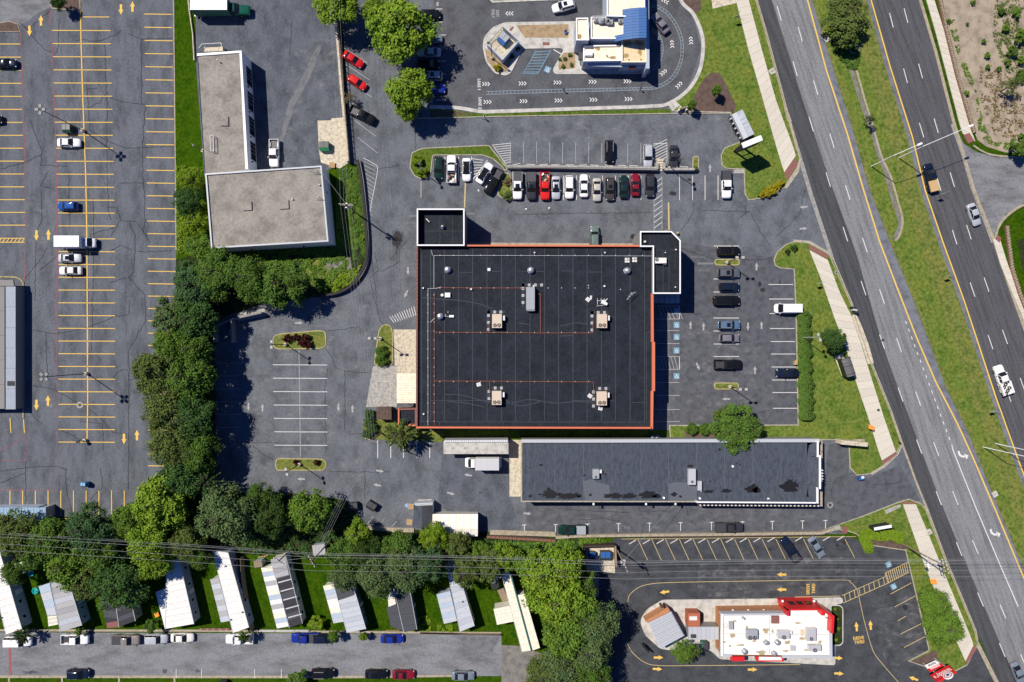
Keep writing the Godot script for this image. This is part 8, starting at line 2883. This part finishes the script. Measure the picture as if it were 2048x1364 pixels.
	for s in [[1638,566,1642,572,0,"small dark roadside sign beside the middle pavement"],[1473,32,1480,38,0,"small dark roadside sign by the concrete pad at the top"],[1987,822,1998,818,0,"small sign on a leaning post in the lower median"],[1896,551,1904,546,0,"small sign in the median near the far edge line"],[1883,388,1888,394,0,"small sign standing in the median beside the far dashed lanes"]]:
		o=thing("road_sign",s[5],"sign",P(s[0],s[1]),0.0)
		st=begin()
		bar(st,P(s[0],s[1]),P(s[0],s[1])+Vector3.UP*2.5,0.04,0.04,6)
		done(st,o,"post",mats.galv)
		board(o,"panel",W([s[0]-4,s[1]+2],2.2)[0],W([s[0]+5,s[1]-1],2.2)[0],1.6,2.5,0.05,mats.grey_metal)
	for s in [[1742,856,-0.3,"orange roadworks sign on the middle pavement's lower half"],[1866,1164,0.0,"orange roadworks sign on the south pavement under the wires"]]:
		o=thing("roadworks_sign",s[3],"sign",P(s[0],s[1]),0.0,"orange roadworks signs")
		st=begin()
		var b=P(s[0]-8,s[1]-7)
		bar(st,b,b+Vector3.UP*1.7,0.03,0.03,5)
		bar(st,b,b+Vector3(1.0,0.1,0.7),0.03,0.03,5)
		done(st,o,"stand",mats.galv)
		var c=P(s[0]+1,s[1]-1,1.2)
		st=begin()
		box(st,Vector3.ZERO,Vector3(1.3,0.05,0.95))
		var pn=done(st,o,"panel",mats.safety_orange)
		pn.transform=Transform3D(Basis(Vector3.UP,s[2])*Basis(Vector3.RIGHT,-0.5),c-origin_of[o])
	for s in [[1653,79,"median sign plate lying flat at the dark tree"],[1544,143,"pale square plate beside the north pavement"],[1857,1064,"pale square plate beside the south pavement"],[1989,988,"pale square plate on the lower median"]]:
		o=thing("storm_drain_plate",s[2],"drain plate",P(s[0],s[1]),0.0,"pale square drain plates by the highway")
		obox(o,"plate",P(s[0],s[1])+Vector3.UP*0.15,Vector3(1.15,0.08,1.15),mats.pad_white,0.5)
		obox(o,"grate",P(s[0],s[1])+Vector3.UP*0.195,Vector3(0.5,0.02,0.16),mats.brick_wall,0.9,0.0)
# a board between four corners (low far,low near,high near,high far),from share v0 to v1 of its height
func sign_face(o,called,c: Array,v0: float,v1: float,m,lift=0.0):
	var q=[c[0].lerp(c[3],v0),c[1].lerp(c[2],v0),c[1].lerp(c[2],v1),c[0].lerp(c[3],v1)]
	var n=(c[0]-c[1]).cross(c[3]-c[0]).normalized()
	var st=begin()
	var f=[]
	var k=[]
	for p in q:
		f.append(p+n*(0.06+lift))
		k.append(p-n*(0.25-lift))
	quad(st,f[0],f[1],f[2],f[3],n)
	quad(st,k[0],k[1],k[2],k[3],-n)
	for i in 4:
		var j=(i+1) % 4
		quad(st,f[i],f[j],k[j],k[i],(f[i]+f[j]-q[0]-q[2]))
	return done(st,o,called,m)
func plane_text(o,text,c: Array,u,v,size,m,stretch):
	var x=(c[0]-c[1]).normalized()
	var up=(c[3]-c[0])
	up=(up-x*up.dot(x)).normalized()
	var n=x.cross(up)
	var f:=SystemFont.new()
	f.font_names=PackedStringArray(["Droid Serif" if text.contains("'") else "Droid Sans"])
	f.font_weight=700
	var t:=TextMesh.new()
	t.text=text
	t.font=f
	t.font_size=64
	t.pixel_size=0.01
	t.depth=0.03
	var k=size/0.46
	var p=put(o,"lettering",t,m)
	p.transform=Transform3D(Basis(x*k*stretch,up*k,n),c[1].lerp(c[0],u).lerp(c[2].lerp(c[3],u),v)+n*0.1-origin_of[o])
func post(called,x,y,tall,r,m,label,category,group=""):
	var b=P(x,y)
	var o=thing(called,label,category,b,0.0,group)
	var st=begin()
	lathe(st,b,[Vector2(r,0.0),Vector2(r,tall*0.9),Vector2(r*0.7,tall),Vector2(0,tall)],10)
	done(st,o,"body",m)
	return o
func wheel_stop(x,y,deg,label,group,yellow=false,length=1.75):
	var q=P(x,y)
	var o=thing("wheel_stop",label,"wheel stop",q,0.0,group)
	o.rotation.y=-deg_to_rad(deg)
	origin_of[o]=Vector3.ZERO
	obox(o,"bar",Vector3(0,0.07,0),Vector3(length,0.15,0.2),mats.pad_white if not yellow else mats.kerb_yellow,0.0,0.05)
func street_things():
	# bus shelter: curved tinted roof on frames
	var q=P(1686,733)
	var o=thing("bus_shelter","bus shelter with a curved smoky roof beside the round dark tree","bus shelter",q)
	var st
	var ang=deg_to_rad(72)
	var bs=Basis(Vector3.UP,-ang)
	for i in 7:
		st=begin()
		var x0=-1.95+i*0.56
		var prev=null
		for k in 7:
			var t=k/6.0
			var z=lerp(-0.95,0.95,t)
			var y=2.35+0.45*sin(PI*t)
			var a=q+bs*Vector3(x0,y,z)
			var b=q+bs*Vector3(x0+0.53,y,z)
			if prev:
				quad(st,prev[0],prev[1],b,a,Vector3.UP)
			prev=[a,b]
		done(st,o,"roof_panel",mat("smoke_panel",lin(0.14,0.135,0.135),0.25))
		if i in [0,3,6]:
			st=begin()
			var pts=[]
			for k in 7:
				var t=k/6.0
				pts.append(q+bs*Vector3(x0,2.4+0.45*sin(PI*t),lerp(-0.97,0.97,t)))
			tube(st,pts,0.05,5)
			done(st,o,"roof_rib",mats.black_plain)
	for e in [[-1.9,-0.9],[1.9,-0.9],[-1.9,0.9],[1.9,0.9]]:
		st=begin()
		bar(st,q+bs*Vector3(e[0],0.1,e[1]),q+bs*Vector3(e[0],2.4,e[1]),0.05,0.05,6)
		done(st,o,"post",mats.black_plain)
	for i in 3:
		obox(o,"glass_pane",q+bs*Vector3(-1.25+1.25*i,1.3,0.92),Vector3(1.2,1.9,0.03),mats.glass_dark,-ang)
	obox(o,"bench",q+bs*Vector3(0,0.5,0.5),Vector3(2.6,0.08,0.4),mats.grey_metal,-ang)
	# wheel stops
	for i in 12:
		if i!=11:
			wheel_stop(1033.5+26.05*i+(2 if i % 3 else -1),329+0.3*i,[-14,3,-4,2,0,-6,3,5,2,3,2,0][i],"pale wheel stop in the upper row, number %s from the hatched corner" % ["one","two","three","four","five","six","seven","eight","nine","ten","eleven","twelve"][i],"wheel stops of the upper row")
	wheel_stop(1190,334,1,"pale wheel stop doubled behind another one in the upper row","wheel stops of the upper row")
	wheel_stop(1368,334,3,"pale wheel stop beside the finger bed of the upper row","wheel stops of the upper row")
	for i in 16:
		wheel_stop(1265+27.7*i,1084-0.5*i,-30,"slanted pale wheel stop in the restaurant bays, number %s from the bin pen" % ["one","two","three","four","five","six","seven","eight","nine","ten","eleven","twelve","thirteen","fourteen","fifteen","sixteen"][i],"slanted wheel stops of the restaurant bays")
	# people
	person(969,237)
	# small things
	o=thing("traffic_barrier","yellow plastic barrier box at the hedge in the front lot","barrier",P(1589,726))
	obox(o,"body",P(1589,726)+Vector3.UP*0.45,Vector3(0.6,0.9,0.75),mats.kerb_yellow,0.1,0.05)
	obox(o,"top",P(1588,722)+Vector3.UP*0.94,Vector3(0.4,0.06,0.3),mats.safety_orange,0.1,0.02)
	o=thing("trash_bin","dark round bin beside the corner tower's shaded wall","bin",P(1264,473))
	st=begin()
	lathe(st,P(1264,473),[Vector2(0.36,0.0),Vector2(0.42,0.9),Vector2(0.3,1.05),Vector2(0.18,1.1),Vector2(0,1.0)],14)
	done(st,o,"body",mats.black_plain)
	o=thing("newspaper_boxes","cluster of dark boxes at the kerb near the top of the bus stop pad","news box",P(1706,620))
	for i in 3:
		obox(o,"box",P(1703+i*2.2,616+i*4.4)+Vector3.UP*0.65,Vector3(0.85,1.1,0.4),mats.black_plain if i!=1 else mats.galv,-0.2)
	post("fire_hydrant",1797,885,0.85,0.2,mats.bronze,"dark hydrant-like post at the kerb end of the middle lawn","hydrant")
	post("bollard",1331,463,0.9,0.25,mats.kerb_yellow,"yellow bollard at the tower's cut corner, west of the two","bollard","yellow bollards at the tower corner")
	post("bollard",1354,467,0.9,0.25,mats.kerb_yellow,"yellow bollard at the tower's cut corner, east of the two","bollard","yellow bollards at the tower corner")
	o=thing("sunken_bin","dark blue bin against the kerb at the mouth of the strip building's drive","bin",P(1719,955))
	obox(o,"body",P(1719,955)+Vector3.UP*0.45,Vector3(1.1,0.9,0.7),mats.blue_panel,0.2)
	obox(o,"lid",P(1721,953)+Vector3.UP*0.93,Vector3(0.6,0.06,0.5),mats.pale_metal,0.2)
	o=thing("yard_chair","blue folding chair with a bag on the drive-through's pebble bed","chair",P(1131,66))
	obox(o,"seat",P(1131,67)+Vector3.UP*0.5,Vector3(0.55,0.06,0.55),mats.blue_panel,0.4)
	obox(o,"backrest",P(1131,64)+Vector3.UP*0.8,Vector3(0.55,0.5,0.06),mats.blue_panel,0.4)
	for e in [[-1,-1],[1,-1],[-1,1],[1,1]]:
		obox(o,"leg",P(1131+e[0]*2.2,67+e[1]*2.2)+Vector3.UP*0.25,Vector3(0.05,0.5,0.05),mats.dark_metal)
	for p in [[63,1146,"teal plastic paddling tub under the pale shed's tree"],[72,1181,"teal plastic slide lying beside the ribbed-roof home"]]:
		o=thing("garden_toy",p[2],"toy",P(p[0],p[1]+16))
		st=begin()
		lathe(st,P(p[0],p[1]+16) if false else P(p[0],p[1]),[Vector2(0.62,0.0),Vector2(0.7,0.3),Vector2(0.55,0.32),Vector2(0.5,0.1),Vector2(0,0.1)],14)
		done(st,o,"tub",mat("teal_plastic",lin(0.01,0.4,0.34),0.4))
		obox(o,"seat",P(p[0]+2,p[1]+1)+Vector3.UP*0.36,Vector3(0.5,0.06,0.25),mats.blue_panel,0.5)
	o=thing("yellow_frame","yellow timber frame lying north of the tar-patched home","timber",P(527,1112))
	for k in 3:
		obox(o,"plank",P(524+k*3,1113-k*0.7)+Vector3.UP*0.2,Vector3(1.5,0.1,0.14),mats.pallet_wood,0.1+k*0.1)
	o=thing("garden_table","orange garden table on the lawn beside the wide white home","table",P(317,1227))
	obox(o,"table_top",P(317,1227)+Vector3.UP*0.7,Vector3(0.9,0.06,0.9),mats.safety_orange,0.4)
	for e in [[-1,-1],[1,-1],[-1,1],[1,1]]:
		obox(o,"leg",P(317+e[0]*3,1227+e[1]*3)+Vector3.UP*0.35,Vector3(0.06,0.7,0.06),mats.timber)
	o=thing("parcel_locker","dark parcel locker in the front of a mobile home at the bottom edge","locker",P(450,1361))
	obox(o,"body",P(450,1361)+Vector3.UP*0.7,Vector3(1.4,1.4,0.8),mats.black_plain)
	o=thing("menu_board","grey menu board on the restaurant drive-through island's dark edge","sign",P(1288,1290))
	board(o,"panel",W([1282,1283])[0],W([1294,1296])[0],0.7,2.4,0.3,mats.black_plain)
	obox(o,"post",P(1288,1289)+Vector3.UP*0.4,Vector3(0.25,0.8,0.25),mats.grey_metal)
	o=thing("culvert_mouth","dark culvert mouth with a pale stone rim under the median tree","culvert",P(1707,96))
	st=begin()
	lathe(st,P(1708,97),[Vector2(1.3,0.0),Vector2(1.25,0.35),Vector2(0.95,0.36),Vector2(0.9,0.06)],16)
	done(st,o,"rim",mats.gravel)
	st=begin()
	lathe(st,P(1708,97),[Vector2(0.92,0.06),Vector2(0,0.07)],16)
	done(st,o,"opening",mats.black_plain)
	for i in 3:
		o=thing("litter",["white scrap of paper on the asphalt north of the store, left one","white scrap of paper on the asphalt north of the store, middle one","white scrap near the slanted black pickup"][i],"litter",P([1052,1098,957][i],[418,416,381][i]))
		obox(o,"scrap",P([1052,1098,957][i],[418,416,381][i])+Vector3.UP*0.05,Vector3(0.4,0.04,0.2),mats.white_plain,i*1.0,0.0)
# a walking figure in pale clothes,one continuous skin
func person(x,y):
	var b=P(x,y)
	var o=thing("person","person in pale clothes walking across the lot below the grass strip","person",b,deg_to_rad(-35))
	var bones=[[Vector3(0,0.98,0),Vector3(0,1.25,0),0.155,0.17],[Vector3(0,1.25,0),Vector3(0,1.42,0),0.18,0.15],[Vector3(-0.14,1.4,0),Vector3(0.14,1.4,0),0.085,0.085],[Vector3(0,1.42,0),Vector3(0.01,1.56,0.02),0.06,0.055],[Vector3(0.01,1.63,0.02),Vector3(0.01,1.7,0.0),0.095,0.095],
		[Vector3(-0.19,1.4,0),Vector3(-0.25,1.14,-0.08),0.06,0.045],[Vector3(-0.25,1.14,-0.08),Vector3(-0.22,0.92,0.06),0.043,0.033],[Vector3(0.19,1.4,0),Vector3(0.25,1.14,0.07),0.06,0.045],[Vector3(0.25,1.14,0.07),Vector3(0.2,0.95,0.22),0.043,0.033],
		[Vector3(-0.09,0.95,0),Vector3(-0.1,0.52,0.14),0.095,0.065],[Vector3(-0.1,0.52,0.14),Vector3(-0.1,0.1,0.2),0.06,0.042],[Vector3(-0.1,0.06,0.16),Vector3(-0.1,0.04,0.36),0.05,0.035],[Vector3(0.09,0.95,0),Vector3(0.1,0.52,-0.02),0.095,0.065],[Vector3(0.1,0.52,-0.02),Vector3(0.1,0.13,-0.24),0.06,0.042],[Vector3(0.1,0.08,-0.26),Vector3(0.1,0.04,-0.1),0.045,0.035]]
	for s in [-1,1]:
		var hnd=Vector3(-0.22,0.9,0.07) if s<0 else Vector3(0.2,0.93,0.24)
		bones.append([hnd,hnd+Vector3(0,-0.07,0.02),0.034,0.03])
		for k in 4:
			bones.append([hnd+Vector3(0,-0.07,-0.02+0.018*k),hnd+Vector3(-s*0.01,-0.14-0.01*(k % 2),-0.01+0.018*k),0.0095,0.008])
		bones.append([hnd+Vector3(0,-0.02,0.03),hnd+Vector3(-s*0.02,-0.08,0.06),0.011,0.009])
	origin_of[o]=Vector3.ZERO
	put(o,"body",skin(bones,0.03,func(p): return Color(0.5,0.36,0.28) if p.y>1.5 or (p.y<0.93 and abs(p.x)>0.17) else (Color(0.7,0.7,0.72) if p.y>0.95 else (Color(0.5,0.52,0.56) if p.y>0.1 else Color(0.05,0.05,0.05)))),vc_mat())
	var st=begin()
	lathe(st,Vector3(0.01,1.66,-0.005),[Vector2(0.108,0.0),Vector2(0.112,0.05),Vector2(0.085,0.11),Vector2(0.04,0.14),Vector2(0,0.145)],14)
	done(st,o,"hair",mat("hair",lin(0.03,0.022,0.018),0.8))
	for s in [-1,1]:
		st=begin()
		lathe(st,Vector3(0.01+s*0.035,1.655,0.1),[Vector2(0.012,0.0),Vector2(0.01,0.01),Vector2(0,0.014)],8)
		done(st,o,"eye",mats.black_plain)
	st=begin()
	box(st,Vector3(0.01,1.62,0.115),Vector3(0.024,0.05,0.03),0.0,0.01)
	done(st,o,"nose",mat("skin_tone",lin(0.5,0.36,0.28),0.6))
func vc_mat()->StandardMaterial3D:
	var m=mat("vertex_painted",Color.WHITE,0.75)
	m.vertex_color_use_as_albedo=true
	return m
# joined tapered capsules as one surface (surface nets on a grid)
func skin(bones: Array,cell: float,tint: Callable)->ArrayMesh:
	cell=0.022
	var field:={}
	var lo=Vector3(-0.45,-0.03,-0.5)
	for b in bones:
		var r=max(b[2],b[3])+cell*2.5
		var mn=b[0].min(b[1])-Vector3.ONE*r
		var mx=b[0].max(b[1])+Vector3.ONE*r
		var a0=Vector3i(((mn-lo)/cell).floor())
		var a1=Vector3i(((mx-lo)/cell).ceil())
		var d=b[1]-b[0]
		var dd=max(d.length_squared(),0.000001)
		for i in range(a0.x,a1.x+1):
			for j in range(a0.y,a1.y+1):
				for k in range(a0.z,a1.z+1):
					var p=lo+Vector3(i,j,k)*cell
					var t=clamp((p-b[0]).dot(d)/dd,0.0,1.0)
					var v=p.distance_to(b[0]+d*t)-lerp(b[2],b[3],t)
					var key=Vector3i(i,j,k)
					if field.has(key):
						var o=field[key]
						var h=clamp(0.5+0.5*(o-v)/0.025,0.0,1.0)
						field[key]=lerp(o,v,h)-0.025*h*(1-h)
					else:
						field[key]=v
	var at:={}
	var st=begin()
	st.set_smooth_group(0)
	var verts=[]
	for key in field:
		var s:=Vector3.ZERO
		var n:=0
		for e in [[0,0,0,1,0,0],[0,1,0,1,1,0],[0,0,1,1,0,1],[0,1,1,1,1,1],[0,0,0,0,1,0],[1,0,0,1,1,0],[0,0,1,0,1,1],[1,0,1,1,1,1],[0,0,0,0,0,1],[1,0,0,1,0,1],[0,1,0,0,1,1],[1,1,0,1,1,1]]:
			var a=key+Vector3i(e[0],e[1],e[2])
			var b=key+Vector3i(e[3],e[4],e[5])
			var va=field.get(a,1.0)
			var vb=field.get(b,1.0)
			if (va<0)!=(vb<0):
				s+=(Vector3(a).lerp(Vector3(b),va/(va-vb)))
				n+=1
		if n>0:
			at[key]=verts.size()
			verts.append(lo+s/n*cell)
	for key in field:
		var v0=field[key]
		for ax in 3:
			var nx=key
			nx[ax]+=1
			var v1=field.get(nx,1.0)
			if (v0<0)==(v1<0):
				continue
			var u=(ax+1) % 3
			var w=(ax+2) % 3
			var q=[]
			for o in [[0,0],[-1,0],[-1,-1],[0,-1]]:
				var c=key
				c[u]+=o[0]
				c[w]+=o[1]
				q.append(at.get(c,-1))
			if q.has(-1):
				continue
			if v0>0:
				q.reverse()
			for id in [q[0],q[2],q[1],q[0],q[3],q[2]]:
				st.set_color(tint.call(verts[id]))
				st.add_vertex(verts[id])
	st.index()
	st.generate_normals()
	return st.commit()
